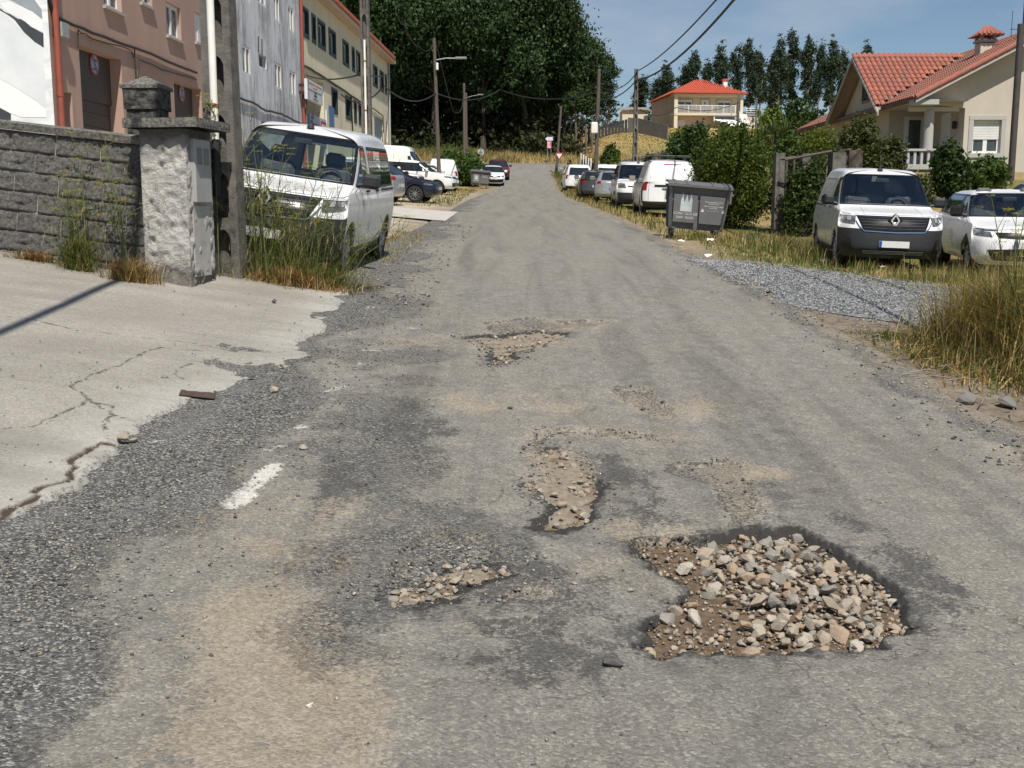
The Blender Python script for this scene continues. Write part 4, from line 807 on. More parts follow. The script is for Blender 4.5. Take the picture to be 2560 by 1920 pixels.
def rough_box(c,d,rot,amp,sc,seed,nx=26):
    V=[];F=[]
    for (ax_,sg) in ((0,1),(0,-1),(1,1),(1,-1),(2,1)):
        o1,o2=[a for a in range(3) if a!=ax_]; n1,n2=nx,nx*2 if o2==2 else nx
        b0=len(V)
        for i in range(n1):
            for j in range(n2):
                p=[0,0,0]; p[ax_]=sg*d[ax_]/2; p[o1]=(i/(n1-1)-.5)*d[o1]; p[o2]=(j/(n2-1)-.5)*d[o2]
                ed_=min(d[o1]/2-abs(p[o1]),d[o2]/2-abs(p[o2]))
                h=amp*(float(fbm(np.array(p[o1]*sc+seed),np.array(p[o2]*sc+ax_*9),seed))-.45)*min(1,ed_/.04+.15); p[ax_]+=sg*h
                V.append(rot@Vector(p)+c)
        F+= [tuple(b0+x for x in (i*n2+j,i*n2+j+1,(i+1)*n2+j+1,(i+1)*n2+j)) for i in range(n1-1) for j in range(n2-1)]
    q=MB(); q.add(V,F); return q
ph=ptop-pz
rough_box(PC+Vector((0,0,pz+ph/2)),(PW,PD,ph),yaw,.075,13,3,40).build('shaft',M_STUC,pil,smooth=True)
q=rough_box(PC+Vector((.03,0,ptop+.055)),(.80,.86,.095),yaw,.02,14,5,18); q.build('coping_slab',M_COP,pil,smooth=True)
mbx=PC+yaw@Vector((PW/2+.005,-.02,0)); q=MB(); q.cbox(mbx+Vector((0,0,ptop-.42)),(.10,.40,.66),yaw,.012); mo=q.build('meter_box',mat('meter_grey',(.36,.36,.35),(.30,.30,.29),scale=6,rough=.6),pil)
for k in (-1,1):
    q=MB(); q.cbox(mbx+yaw@Vector((.052,k*.085,0))+Vector((0,0,ptop-.27)),(.012,.11,.17),yaw,.01); q.build('meter_window',mat('meter_dark',(.16,.16,.155),(.2,.2,.19),scale=6,rough=.4),mo)
q=MB(); q.cbox(mbx+Vector((.0,0,ptop-1.15)),(.014,.40,.74),yaw,.003); q.build('cement_patch',mat('cement_grey',(.46,.44,.41),(.34,.33,.30),scale=5,rough=.9,bump=.3),pil)
# dark capped pillar behind
dpx,dpy=-4.02,12.6
dp_=empty('capped_pillar',(dpx,dpy,g(dpx,dpy)),'blackened rough stone pillar with pyramid cap above the block wall','pillar')
M_DKST=mat('black_stone',(.022,.021,.02),(.13,.125,.115),scale=14,rough=.95,bump=1.,bs=40)
z0d=g(dpx,dpy); c1=at(374,275,dpy); zc=at(374,225,dpy).z
rough_box(Vector((dpx,dpy,(z0d+zc-.22)/2)),(.36,.36,zc-.22-z0d),Matrix.Rotation(.05,3,'Z'),.05,9,8,16).build('shaft',M_DKST,dp_,smooth=True)
rough_box(Vector((dpx,dpy,zc-.11)),(.41,.41,.22),Matrix.Rotation(.05,3,'Z'),.06,9,9,16).build('capital',M_DKST,dp_,smooth=True)
q=MB(); hw_=.225; zt3=at(374,190,dpy).z; q.add([(dpx-hw_,dpy-hw_,zc),(dpx+hw_,dpy-hw_,zc),(dpx+hw_,dpy+hw_,zc),(dpx-hw_,dpy+hw_,zc),(dpx-hw_,dpy-hw_,zc+.035),(dpx+hw_,dpy-hw_,zc+.035),(dpx+hw_,dpy+hw_,zc+.035),(dpx-hw_,dpy+hw_,zc+.035),(dpx,dpy,zt3)],[(0,1,5,4),(1,2,6,5),(2,3,7,6),(3,0,4,7),(4,5,8),(5,6,8),(6,7,8),(7,4,8),(0,3,2,1)]); q.build('pyramid_cap',M_COP,dp_)
# ------------------------------------------------------------------ VEHICLES
def pchip(Yc,t):
    # monotone cubic through Yc at 0..n-1, evaluated at t
    Yc=np.asarray(Yc,float); n_=len(Yc); d=np.diff(Yc,axis=0); m_=np.zeros_like(Yc); a=d[:-1]; b=d[1:]
    with np.errstate(divide='ignore',invalid='ignore'): h=np.where(a*b>0,2*a*b/(a+b),0.)
    m_[1:-1]=np.nan_to_num(h); m_[0]=d[0]; m_[-1]=d[-1]
    t=np.asarray(t,float); i=np.clip(np.floor(t).astype(int),0,n_-2); f=(t-i); f=f.reshape(f.shape+(1,)*(Yc.ndim-1))
    return (2*f**3-3*f**2+1)*Yc[i]+(f**3-2*f**2+f)*m_[i]+(-2*f**3+3*f**2)*Yc[i+1]+(f**3-f**2)*m_[i+1]
def cage(p):
    w=p['hw']; Ln=p['L']; A=np.zeros((16,8,3)); fx=p.get('fx',(.14,0.,.03,p['xh'])); rx=p.get('rx',(.10,.0,.03,.05))
    wr=(.93,.985,1.,.965); zf=(p['zf0'],p['zf1'],p['zf2'],p['zh']); zs=(p['zs'],p['z1'],p['z2'],p['zb']-.07); zr_=p.get('zrear',(p['zs']+.05,p['z1'],p['z2'],p['zb']-.05))
    W_=p['xwf']; V_=p['xwr']; xB1=p['xB']-.45; xs=[0,0,0,0,W_-.32,W_,W_+.45,xB1,p['xB'],V_-.5,V_,V_+.42]
    fc=p.get('fc',(0,.035,.14,.36)); fy=(0,.45,.78,.955)
    for r in range(4):
        for k in range(4): A[k,r]=(fx[r]+fc[k]*(1.25 if r==3 else 1),fy[k]*w*wr[r],zf[r])
        for k in range(4,12):
            bl=[.55,.9,1][min(2,k-4)]; A[k,r]=(xs[k],w*wr[r],zf[r]*(1-bl)+zs[r]*bl)
        for k,(dx,yy) in enumerate(((.24,.955),(.09,.76),(.02,.42),(0,0))): A[12+k,r]=(Ln-rx[r]-dx,yy*w*wr[r],zr_[r]); 
        A[4,r,2]=zf[r]*.45+zs[r]*.55
    xc,zc,xw,zw,zb,hr=p['xc'],p['zc'],p['xw'],p['zw'],p['zb'],p['hr']; yb=p.get('yb',.93)*w
    zbr=p.get('zbr',zb); xrb,xrt=p['xrb'],p['xrt']; zsw=p['zsw']; zrr=p['zrr']
    # row 4: cowl / belt
    for k,(dx,yy) in enumerate(((0,0),(.03,.45),(.10,.76),(.20,.885))): A[k,4]=(xc+dx,yy*w,zc)
    gx=np.linspace(xc+.27,xB1,4)
    for k in range(3): A[4+k,4]=(gx[k],yb-.03*(2-k)/2*w,zb)
    for k,x_ in ((7,xB1),(8,p['xB']),(9,V_-.45),(10,min(V_,xrb-.5)),(11,min(V_+.35,xrb-.3))): A[k,4]=(x_,yb,zb+(zbr-zb)*max(0,(k-8)/4))
    for k,(dx,yy) in enumerate(((.16,.93),(.05,.76),(.01,.42),(0,0))): A[12+k,4]=(xrb-dx,yy*yb,zbr)
    # row 5: top of glass, row 6: roof shoulder, row 7: roof centre
    g5=np.linspace(xw+.24,xB1+.12,4); x5=[xw,xw+.02,xw+.07,xw+.15,g5[0],g5[1],g5[2],xB1+.12,p['xB']+.06,V_-.38,min(V_+.05,xrt-.35),min(V_+.3,xrt-.2),xrt-.10,xrt-.03,xrt,xrt]
    y5=[0,.46,.80,.97]+[1]*8+[.97,.80,.46,0]
    z5=[zw]*3+[zw-.02]+[zsw]*5+[zsw+(zrr-zsw)*q for q in (.15,.3,.5)]+[zrr-.02,zrr,zrr,zrr]
    rz=p['roof']; xs7=np.array([q[0] for q in rz]); zs7=np.array([q[1] for q in rz])
    for k in range(16):
        A[k,5]=(x5[k],y5[k]*hr,z5[k])
        x6=x5[k]+(.16 if k<4 else 0)-(.14 if k>11 else 0); x7=np.clip(x5[k],xw+.5,xrt-.4)
        A[k,6]=(x6,y5[k]*hr*(.87 if 3<k<12 else .84),float(np.interp(x6,xs7,zs7))-.035); A[k,7]=(x7,0,float(np.interp(x7,xs7,zs7)))
    A[:,:,0]-=Ln/2; return A
class Car:
    def __init__(s,name,p,paint,label,cat,group,step=.13):
        s.p=p; s.A=cage(p); s.root=empty(name,(0,0,0),label,cat,group); s.paint=paint; s.regions=[]; s.step=step
        s.U=sorted({*np.round(np.arange(0,15.001,step),4)}); s.V=sorted({*np.round(np.arange(0,7.001,step),4)})
    def P(s,u,v):
        # surface point(s), right half (y>0)
        u=np.atleast_1d(np.asarray(u,float)); v=np.atleast_1d(np.asarray(v,float)); R_=pchip(s.A,u)              # (n,8,3)
        out=np.empty((len(u),3))
        i=np.clip(np.floor(v).astype(int),0,6)
        Vv=[]
        for k in range(len(u)): out[k]=pchip(R_[k],v[k:k+1])[0]
        return out
    def grid(s,us,vs):
        R_=pchip(s.A,np.asarray(us)); Q=pchip(np.swapaxes(R_,0,1),np.asarray(vs)); Q=np.swapaxes(Q,0,1).copy()  # (nu,nv,3)
        p=s.p; Ln=p['L']
        for xwc in (p['xwf']-Ln/2,p['xwr']-Ln/2):
            dx=Q[:,:,0]-xwc; Rr=p['ra']; z=p['rw']+np.sqrt(np.maximum(Rr*Rr-dx*dx,0)); m_=(np.abs(dx)<Rr)&(Q[:,:,1]>p['hw']*.8)&(Q[:,:,2]<p['zb'])
            Q[:,:,2]=np.where(m_,np.maximum(Q[:,:,2],z),Q[:,:,2])
        return Q
    def normal(s,Q):
        du=np.gradient(Q,axis=0); dv=np.gradient(Q,axis=1); n_=np.cross(du,dv); l=np.linalg.norm(n_,axis=-1,keepdims=True); n_=n_/np.maximum(l,1e-9)
        c=Q-np.array([0,0,.8]); sg=np.sign((n_*c).sum(-1,keepdims=True)); return n_*np.where(sg==0,1,sg)
    def region(s,name,u0,u1,v0,v1,m,both=True,hole=True):
        # rectangle of the skin that becomes a part of its own
        s.regions.append((name,u0,u1,v0,v1,m)); s.U+= [u0,u1]; s.V+=[v0,v1]
    def body(s):
        us=np.array(sorted(set(np.round(s.U,4)))); vs=np.array(sorted(set(np.round(s.V,4)))); 
        us=us[np.concatenate([[True],np.diff(us)>1e-3])]; vs=vs[np.concatenate([[True],np.diff(vs)>1e-3])]
        Q=s.grid(us,vs); nu,nv=len(us),len(vs); uc=(us[:-1]+us[1:])/2; vc=(vs[:-1]+vs[1:])/2; lab=np.full((nu-1,nv-1),-1)
        for k,(n_,a,b,c,d,m_) in enumerate(s.regions): lab[np.ix_((uc>a)&(uc<b),(vc>c)&(vc<d))]=k
        F_=gridF(nu,nv); lab=lab.ravel(); V=Q.reshape(-1,3); VM=V*np.array([1,-1,1]); o0=len(V)
        def mk(name,sel,m_,sides=(0,1)):
            fs_=[]
            if 0 in sides: fs_.append(F_[sel])
            if 1 in sides: fs_.append(F_[sel][:,::-1]+o0)
            FF=np.concatenate(fs_); VV=np.concatenate([V,VM]); used,inv=np.unique(FF,return_inverse=True); VV=VV[used]; FF=inv.reshape(FF.shape)
            # weld the centre line so the skin is smooth across it
            if len(sides)==2:
                key={}; mp_=np.arange(len(VV))
                for i in np.where(np.abs(VV[:,1])<1e-5)[0]:
                    kk=(round(VV[i,0],4),round(VV[i,2],4)); mp_[i]=key.setdefault(kk,i)
                FF=mp_[FF]; FF=np.array([f for f in FF if len(set(f))==4] or FF)
            o=npmesh(name,VV,FF,m_,s.root,smooth=True,local=True); return o
        b=mk('body',lab==-1,s.paint); s.bodyo=b
        for k,(n_,a,b_,c,d,m_) in enumerate(s.regions):
            if m_ is None: continue
            sel=lab==k
            if not sel.any(): continue
            central=(a<.01 or b_>14.99)
            for sd in ([(0,1)] if central else [(0,),(1,)]): mk(n_,sel,m_,sd)
        return b
    def patch(s,name,quad,m,off=.004,n1=8,n2=5,thick=0,parent=None,side='both',central=False):
        # skin-hugging patch from four (u,v) corners: bl, br, tr, tl
        (a,b,c,d)=[np.array(q,float) for q in quad]; S_=np.linspace(0,1,n1); T_=np.linspace(0,1,n2)
        UV=np.array([[(a*(1-x)+b*x)*(1-y)+(d*(1-x)+c*x)*y for y in T_] for x in S_])
        pts=s.P(UV[...,0].ravel(),UV[...,1].ravel()).reshape(n1,n2,3); nr_=s.normal(pts); pts=pts+nr_*off
        out=[]
        sides=(1,-1) if side=='both' else ((1,) if side=='R' else (-1,))
        if central:
            V=np.concatenate([(pts*np.array([1,-1,1]))[::-1][:-1],pts]); out.append(npmesh(name,V.reshape(-1,3),gridF(V.shape[0],n2),m,parent or s.root,smooth=True,local=True)); return out
        for sg in sides: out.append(npmesh(name,(pts*np.array([1,sg,1])).reshape(-1,3),gridF(n1,n2)[:,::sg],m,parent or s.root,smooth=True,local=True))
        return out
    def line(s,name,uv,wd,m,off=.003,central=False,sub=6,side='both'):
        # thin seam following (u,v) points
        pp=[]
        for (a,b) in zip(uv[:-1],uv[1:]):
            for k in range(sub): pp.append((a[0]+(b[0]-a[0])*k/sub,a[1]+(b[1]-a[1])*k/sub))
        pp.append(uv[-1]); pp=np.array(pp); e=1e-2
        P0=s.P(pp[:,0],pp[:,1]); Pu=s.P(np.clip(pp[:,0]+e,0,15),pp[:,1])-s.P(np.clip(pp[:,0]-e,0,15),pp[:,1]); Pv=s.P(pp[:,0],np.clip(pp[:,1]+e,0,7))-s.P(pp[:,0],np.clip(pp[:,1]-e,0,7))
        nr_=np.cross(Pu,Pv); nr_/=np.maximum(np.linalg.norm(nr_,axis=1,keepdims=True),1e-9); sg=np.sign((nr_*(P0-np.array([0,0,.8]))).sum(1,keepdims=True)); nr_*=sg
        tg=np.gradient(P0,axis=0); sd=np.cross(tg,nr_); sd/=np.maximum(np.linalg.norm(sd,axis=1,keepdims=True),1e-9)
        Q=np.stack([P0+nr_*off-sd*wd/2,P0+nr_*off+sd*wd/2],1)
        if central: Q=np.concatenate([(Q*np.array([1,-1,1]))[::-1],Q]); npmesh(name,Q.reshape(-1,3),gridF(len(Q),2),m,s.root,local=True); return
        for sgn in ((1,-1) if side=='both' else (1,) if side=='R' else (-1,)): npmesh(name,(Q*np.array([1,sgn,1])).reshape(-1,3),gridF(len(Q),2),m,s.root,local=True)
    def ring(s,u0,u1,v0,v1,wd,m,central=False,off=.004):
        if central=='F': uv=[(0,v0),(u1,v0),(u1,v1),(0,v1)]
        elif central=='R': uv=[(15,v0),(u0,v0),(u0,v1),(15,v1)]
        else: uv=[(u0,v0),(u1,v0),(u1,v1),(u0,v1),(u0,v0)]
        s.line('window_seal',uv,wd,m,off,central=False,sub=8)
M_TYRE=mat('tyre_rubber',(.018,.018,.018),(.03,.03,.029),scale=30,rough=.85); M_RIM=mat('steel_rim',(.42,.43,.44),(.34,.35,.36),scale=6,rough=.35,metal=.7); M_HUBC=mat('grey_hubcap',(.36,.37,.38),(.28,.29,.30),scale=6,rough=.4)
M_PLAS=mat('dark_bumper_plastic',(.024,.025,.027),(.034,.035,.037),scale=30,rough=.55); M_TRIM=mat('gloss_black_trim',(.012,.012,.013),(.02,.02,.02),scale=10,rough=.18)
M_CHROME=mat('chrome',(.72,.73,.74),(.62,.63,.64),scale=3,rough=.12,metal=1.); M_SEAM=mat('panel_gap',(.09,.09,.095),(.07,.07,.07),scale=10,rough=.6); M_UNDER=mat('underbody',(.012,.012,.012),(.02,.02,.02),scale=9,rough=.9)
M_RED=mat('tail_red',(.32,.012,.015),(.24,.01,.012),scale=20,rough=.15,spec=.6); M_LAMP=mat('lamp_lens',(.05,.053,.056),(.20,.21,.22),scale=14,rough=.08,spec=.8); M_LAMPW=mat('lamp_bright',(.70,.72,.74),(.5,.52,.54),scale=12,rough=.1)
M_PLATE=mat('number_plate',(.72,.72,.70),(.66,.66,.64),scale=8,rough=.4); M_PLBLUE=mat('plate_blue',(.03,.08,.35),scale=5,rough=.4); M_SEAT=mat('grey_seat',(.09,.093,.098),(.12,.122,.125),scale=20,rough=.8); M_CHAR=mat('black_dash',(.045,.045,.047),(.06,.06,.06),scale=9,rough=.6)
def paintmat(name,c,rough=.28,metal=0.):
    if name in MC: return MC[name]
    m,nt,b=newmat(name); n=N(nt); v=n.obj(); sz=n.n('ShaderNodeSeparateXYZ'); n.l(v,sz.inputs[0])
    dirt=n.ramp(n.math('ADD',n.math('MULTIPLY',n.math('SUBTRACT',.75,sz.outputs[2]),.7),n.noise(v,5,6,.7)),[(.95,0.),(1.4,.45)])
    n.l(n.mix(dirt,n.mix(n.ramp(n.noise(v,2.5,5),[(.3,0.),(.8,1.)]),c,tuple(x*.93 for x in c)),(.30,.26,.21)),b.inputs['Base Color'])
    n.l(n.ramp(n.noise(v,9,5),[(.3,rough*.85),(.7,rough*1.3)]),b.inputs['Roughness']); b.inputs['Metallic'].default_value=metal; b.inputs['Coat Weight'].default_value=.6; b.inputs['Coat Roughness'].default_value=.05
    MC[name]=m; return m
M_WPAINT=paintmat('white_car_paint',(.80,.805,.80)); M_SILVER=paintmat('silver_car_paint',(.44,.45,.46),metal=.5); M_NAVY=paintmat('navy_car_paint',(.012,.016,.03),rough=.2); M_DKGREY=paintmat('charcoal_car_paint',(.05,.052,.055)); M_MAROON=paintmat('maroon_car_paint',(.12,.018,.025)); M_CREAMP=paintmat('ivory_car_paint',(.66,.68,.60))
m,nt,b=newmat('car_glass'); n=N(nt); tr=n.n('ShaderNodeBsdfTransparent'); tr.inputs[0].default_value=(.80,.88,.87,1); gl=n.n('ShaderNodeBsdfGlossy'); gl.inputs['Roughness'].default_value=.03; gl.inputs[0].default_value=(.9,.95,1,1); fr=n.n('ShaderNodeFresnel'); fr.inputs[0].default_value=1.55
ms=n.n('ShaderNodeMixShader'); n.l(n.math('ADD',n.math('MULTIPLY',fr.outputs[0],1.3),.05,True),ms.inputs[0]); n.l(tr.outputs[0],ms.inputs[1]); n.l(gl.outputs[0],ms.inputs[2]); n.l(ms.outputs[0],nt.nodes['Material Output'].inputs[0]); M_GLASS=m
M_DGLASS=mat('dark_car_glass',(.012,.016,.018),(.02,.026,.028),scale=2,rough=.05,spec=.9)
WH={}
def wheel(car,x,y,r,wd,style,rim_m):
    key=(round(r,3),round(wd,3),style,rim_m.name)
    sg=1 if y>0 else -1
    if key not in WH:
        t=MB(); t.lathe([(r*.66,-wd/2+.01),(r*.9,-wd/2),(r*.985,-wd/2+.03),(r,-wd*.2),(r,wd*.2),(r*.985,wd/2-.03),(r*.9,wd/2),(r*.66,wd/2-.01)],(0,0,0),'Y',28)
        k=MB(); k.lathe([(r*.66,wd/2-.01),(r*.62,wd/2-.03),(r*.62,wd/2-.07)],(0,0,0),'Y',28)
        b=MB(); b.lathe([(r*.64,wd/2-.075),(0.001,wd/2-.075)],(0,0,0),'Y',20)
        if style=='cap':
            k.lathe([(r*.62,wd/2-.02),(r*.52,wd/2+.0),(r*.3,wd/2-.012),(r*.18,wd/2+.004),(.001,wd/2+.004)],(0,0,0),'Y',28)
            hl=MB()
            for q in range(9):
                a=2*math.pi*q/9; hl.box((r*.46*math.cos(a),wd/2-.003,r*.46*math.sin(a)),(r*.13,.012,r*.08),Matrix.Rotation(-a,3,'Y'))
        else:
            ns=10 if style=='spoke10' else 5
            for q in range(ns):
                a=2*math.pi*q/ns; k.box((r*.36*math.cos(a),wd/2-.03,r*.36*math.sin(a)),(r*.56,.03,r*(.075 if ns==10 else .17)),Matrix.Rotation(-a,3,'Y'))
            k.lathe([(r*.14,wd/2-.03),(r*.12,wd/2-.008),(.001,wd/2-.008)],(0,0,0),'Y',14)
        WH[key]=(t,k,b,hl if style=='cap' else None)
    t,k,b,hl=WH[key]
    cacheK=key+('m',)
    if cacheK not in WH:
        a=t.build('tyre',M_TYRE,None,smooth=True,local=True); c=k.build('rim',rim_m,None,smooth=False,local=True); d=b.build('brake_shadow_disc',M_UNDER,None,local=True); e_=hl.build('rim_slot',M_UNDER,None,local=True,kind='stuff') if hl else None
        WH[cacheK]=[(o.name.split('.')[0],o.data) for o in (a,c,d,e_) if o]
        for o in (a,c,d,e_):
            if o: bpy.data.objects.remove(o)
    W_=bpy.data.objects.new('wheel',WH[cacheK][0][1]); C.objects.link(W_); W_.parent=car.root; W_.location=(x,y,r); W_.rotation_euler=(0,0,0 if sg>0 else math.pi)
    for nm,me in WH[cacheK][1:]:
        o=bpy.data.objects.new('brake_disc' if nm.startswith('brake') else nm,me); C.objects.link(o); o.parent=W_  # plain dark disc painting the shade behind the spokes
        if nm=='rim_slot': o['kind']='stuff'
def finish(car,style='cap',rim=None,mirror=M_PLAS,interior=True,wd=.2,detail=True,antenna=False,mir=(0,0)):
    p=car.p; Ln=p['L']; hw=p['hw']; rim=rim or M_HUBC
    for x in (p['xwf']-Ln/2,p['xwr']-Ln/2):
        for sg in (1,-1): wheel(car,x,sg*(hw-.03-wd/2),p['rw'],wd,style,rim)
        q=MB(); n_=16
        for sg in (1,-1):
            q=MB(); V=[];F=[]
            for k in range(n_+1):
                a=math.pi*k/n_; c,s_=math.cos(a),math.sin(a)
                for yy in (hw*.975,hw-.34): V.append((x+p['ra']*c,sg*yy,p['rw']+p['ra']*s_))
            q.add(V,[(2*k,2*k+1,2*k+3,2*k+2) for k in range(n_)]); q.add([(x-p['ra'],sg*(hw-.34),p['rw']-.1),(x+p['ra'],sg*(hw-.34),p['rw']-.1),(x+p['ra'],sg*(hw-.34),p['rw']+p['ra']),(x-p['ra'],sg*(hw-.34),p['rw']+p['ra'])],[(0,1,2,3)]); q.build('wheel_well',M_UNDER,car.root,local=True)
    q=MB(); q.box((0,0,.30),(Ln-.5,2*hw-.7,.14)); q.build('underbody',M_UNDER,car.root,local=True)
    # mirrors
    A=car.A; a5=car.P([4.3+mir[0]],[4.05])[0]
    for sg in (1,-1):
        q=MB(); c=Vector((a5[0]+.05,sg*(a5[1]+.17),a5[2]+.10)); q.cbox(c,(.13,.24,.19),Matrix.Rotation(sg*.12,3,'Z'),.045); mo=q.build('mirror',mirror,car.root,smooth=False,local=True)
        q=MB(); q.cbox(c+Vector((.069,0,.0)),(.006,.20,.145),Matrix.Rotation(sg*.12,3,'Z'),.003); q.build('mirror_glass',M_CHROME,mo,local=True)
        q=MB(); q.tube([(a5[0]+.05,sg*(a5[1]-.03),a5[2]+.02),tuple(c-Vector((0,sg*.09,.05)))],.03,6); q.build('mirror_arm',M_PLAS,mo,local=True)
    if interior:
        xd=p['xc']-Ln/2; zb=p['zb']
        q=MB(); q.cbox((xd+.45,0,zb-.09),(.55,2*hw*.82,.16),None,.05); q.build('dashboard',M_CHAR,car.root,local=True)
        q=MB(); q.box((.2,0,.62),(Ln-1.9,2*hw*.80,.02)); q.build('cabin_floor',M_CHAR,car.root,local=True)
        for sg in (1,-1):
            xs_=p['xB']-Ln/2-.15; q=MB(); q.cbox((xs_,sg*.38,.98),(.16,.48,.66),Matrix.Rotation(.18,3,'Y'),.06); se=q.build('seat',M_SEAT,car.root,local=True)
            q=MB(); q.cbox((xs_+.08,sg*.38,1.40),(.10,.27,.20),Matrix.Rotation(.12,3,'Y'),.045); q.build('headrest',M_SEAT,se,local=True)
        q=MB(); q.lathe([(.185+.016*math.cos(t),.016*math.sin(t)) for t in np.linspace(0,2*math.pi,7)],(xd+.82,p.get('drv',1)*-.38,zb+.02),'X',20,rot=Matrix.Rotation(.45,3,'Y')); q.build('steering_wheel',M_CHAR,car.root,smooth=True,local=True)
        if p.get('bulk'):
            q=MB(); q.box((p['xB']-Ln/2+.25,0,1.12),(.03,2*hw*.80,1.1)); q.build('bulkhead',mat('grey_bulkhead',(.16,.165,.17),(.2,.2,.21),scale=3),car.root,local=True)
        q=MB(); q.cbox((p['xw']-Ln/2-.05,0,p['zw']-.10),(.03,.24,.07),None,.01); q.build('rear_view_mirror',M_CHAR,car.root,local=True)
    if antenna:
        xx=p['xw']-Ln/2+.28; zz=float(np.interp(p['xw']+.28,[q_[0] for q_ in p['roof']],[q_[1] for q_ in p['roof']])); q=MB(); q.lathe([(.055,0),(.045,.035),(.02,.06),(.001,.062)],(xx,0,zz-.02),'Z',10); an=q.build('antenna_base',M_PLAS,car.root,local=True)
        q=MB(); q.tube([(xx,0,zz),(xx+.10,0,zz+.30)],.006,5); q.build('antenna',M_PLAS,an,local=True)
def place(car,x,y,hx,hy):
    # x,y: centre on the ground; (hx,hy): heading of the front; the car stands on its four wheels
    p=car.p if isinstance(car,Car) else car[1]; root=car.root if isinstance(car,Car) else car[0]
    f=Vector((hx,hy,0)).normalized(); l=Vector((-f.y,f.x,0)); wb=(p['xwr']-p['xwf'])/2; t=p['hw']-.12; cxo=p['L']/2-(p['xwf']+p['xwr'])/2
    def gp(a,b):
        q_=Vector((x,y,0))+f*a+l*b; return Vector((q_.x,q_.y,g(q_.x,q_.y)-.012))
    fr,fl,rr,rl=gp(wb+cxo,-t),gp(wb+cxo,t),gp(-wb+cxo,-t),gp(-wb+cxo,t); fw=((fr+fl)-(rr+rl)).normalized(); lf=((fl+rl)-(fr+rr)).normalized(); up=fw.cross(lf).normalized(); lf=up.cross(fw)
    c=(fr+fl+rr+rl)/4-fw*cxo
    root.matrix_world=Matrix(((-fw.x,-lf.x,up.x,c.x),(-fw.y,-lf.y,up.y,c.y),(-fw.z,-lf.z,up.z,c.z),(0,0,0,1)))
VAN=dict(fc=(0,.045,.17,.44),fx=(.10,0.,.03,.20),L=4.49,hw=.93,zs=.26,zf0=.22,zf1=.42,zf2=.70,z1=.46,z2=.78,zh=.975,xh=.20,zb=1.10,xwf=.90,xwr=3.62,xB=2.12,ra=.37,rw=.325,xc=1.0,zc=1.125,xw=1.74,zw=1.695,hr=.715,yb=.945,zsw=1.64,zrr=1.64,zbr=1.12,xrb=4.42,xrt=4.26,roof=[(1.5,1.65),(1.8,1.755),(2.1,1.812),(2.6,1.845),(3.4,1.84),(4.1,1.80),(4.3,1.72)],zrear=(.30,.46,.78,1.06))
HATCH=dict(L=4.0,hw=.87,zs=.24,zf0=.22,zf1=.40,zf2=.62,z1=.42,z2=.68,zh=.82,xh=.14,zb=.98,xwf=.80,xwr=3.34,xB=2.02,ra=.35,rw=.315,xc=.98,zc=.99,xw=1.66,zw=1.40,hr=.64,yb=.93,zsw=1.37,zrr=1.36,zbr=1.02,xrb=3.86,xrt=3.46,roof=[(1.5,1.36),(1.8,1.45),(2.2,1.48),(2.8,1.47),(3.3,1.43),(3.5,1.38)],zrear=(.30,.45,.70,.95))
SUV=dict(HATCH,L=4.35,hw=.91,zs=.32,zf0=.3,zf1=.5,zf2=.74,z1=.52,z2=.8,zh=.95,zb=1.08,zc=1.08,xwf=.86,xwr=3.52,xB=2.15,ra=.39,rw=.345,xw=1.72,zw=1.53,zsw=1.5,zrr=1.5,zbr=1.12,xrb=4.2,xrt=3.86,hr=.68,roof=[(1.5,1.5),(1.85,1.6),(2.3,1.645),(3.0,1.635),(3.7,1.58),(3.9,1.52)],zrear=(.36,.5,.8,1.05))
SEDAN=dict(HATCH,L=4.52,hw=.91,zs=.22,zf1=.42,zf2=.60,zh=.76,zb=.93,zc=.95,xc=1.20,xwf=.80,xwr=3.56,xB=2.22,xw=1.98,zw=1.36,zsw=1.33,zrr=1.32,zbr=.98,xrb=4.0,xrt=3.32,hr=.62,ra=.36,rw=.325,roof=[(1.7,1.32),(2.1,1.40),(2.5,1.425),(2.9,1.41),(3.3,1.35),(3.4,1.31)],zrear=(.30,.45,.68,.92))
BIGVAN=dict(VAN,L=5.9,hw=1.03,zs=.34,zf0=.3,zf1=.5,zf2=.85,z1=.6,z2=.95,zh=1.14,xh=.16,zb=1.38,zc=1.34,xc=.95,xwf=.95,xwr=4.6,xB=1.95,ra=.42,rw=.35,xw=1.65,zw=2.15,zsw=2.05,zrr=2.25,zbr=1.4,hr=.88,xrb=5.84,xrt=5.74,roof=[(1.4,2.12),(1.75,2.32),(2.1,2.42),(3,2.46),(5,2.46),(5.6,2.42),(5.8,2.34)],zrear=(.4,.6,.95,1.3))
def doors(c,A=3.35,B=8.0,rear=None,vb=.55,vt=5.05):
    c.line('door_gap',[(5.75,vb),(5.75,2.6),(A+1.2,4.0)],.008,M_SEAM); c.line('door_gap',[(B,vb),(B,4.0),(B-.05,vt)],.008,M_SEAM)
    if rear: c.line('door_gap',[(rear,vb+.9 if rear>10 else vb),(rear,4.0),(rear,vt)],.008,M_SEAM)
def handle(c,u,v,m):
    P_=c.P([u],[v])[0]
    for sg in (1,-1):
        q=MB(); q.cbox((P_[0],sg*(P_[1]+.012),P_[2]),(.19,.03,.035),None,.012); q.build('door_handle',m,c.root,local=True)
def plate(c,front,z,x,blue=True):
    q=MB(); q.box((x,0,z),(.012,.52,.115)); pl=q.build('number_plate',M_PLATE,c.root,local=True)
    sgn=1 if front else -1
    q=MB(); q.box((x-(.007 if front else -.007),sgn*.235,z),(.004,.045,.11)); q.build('blue_strip',M_PLBLUE,pl,local=True)
M_BADGE=mat('badge_silver',(.66,.67,.68),(.6,.61,.62),scale=5,rough=.35,metal=.3)
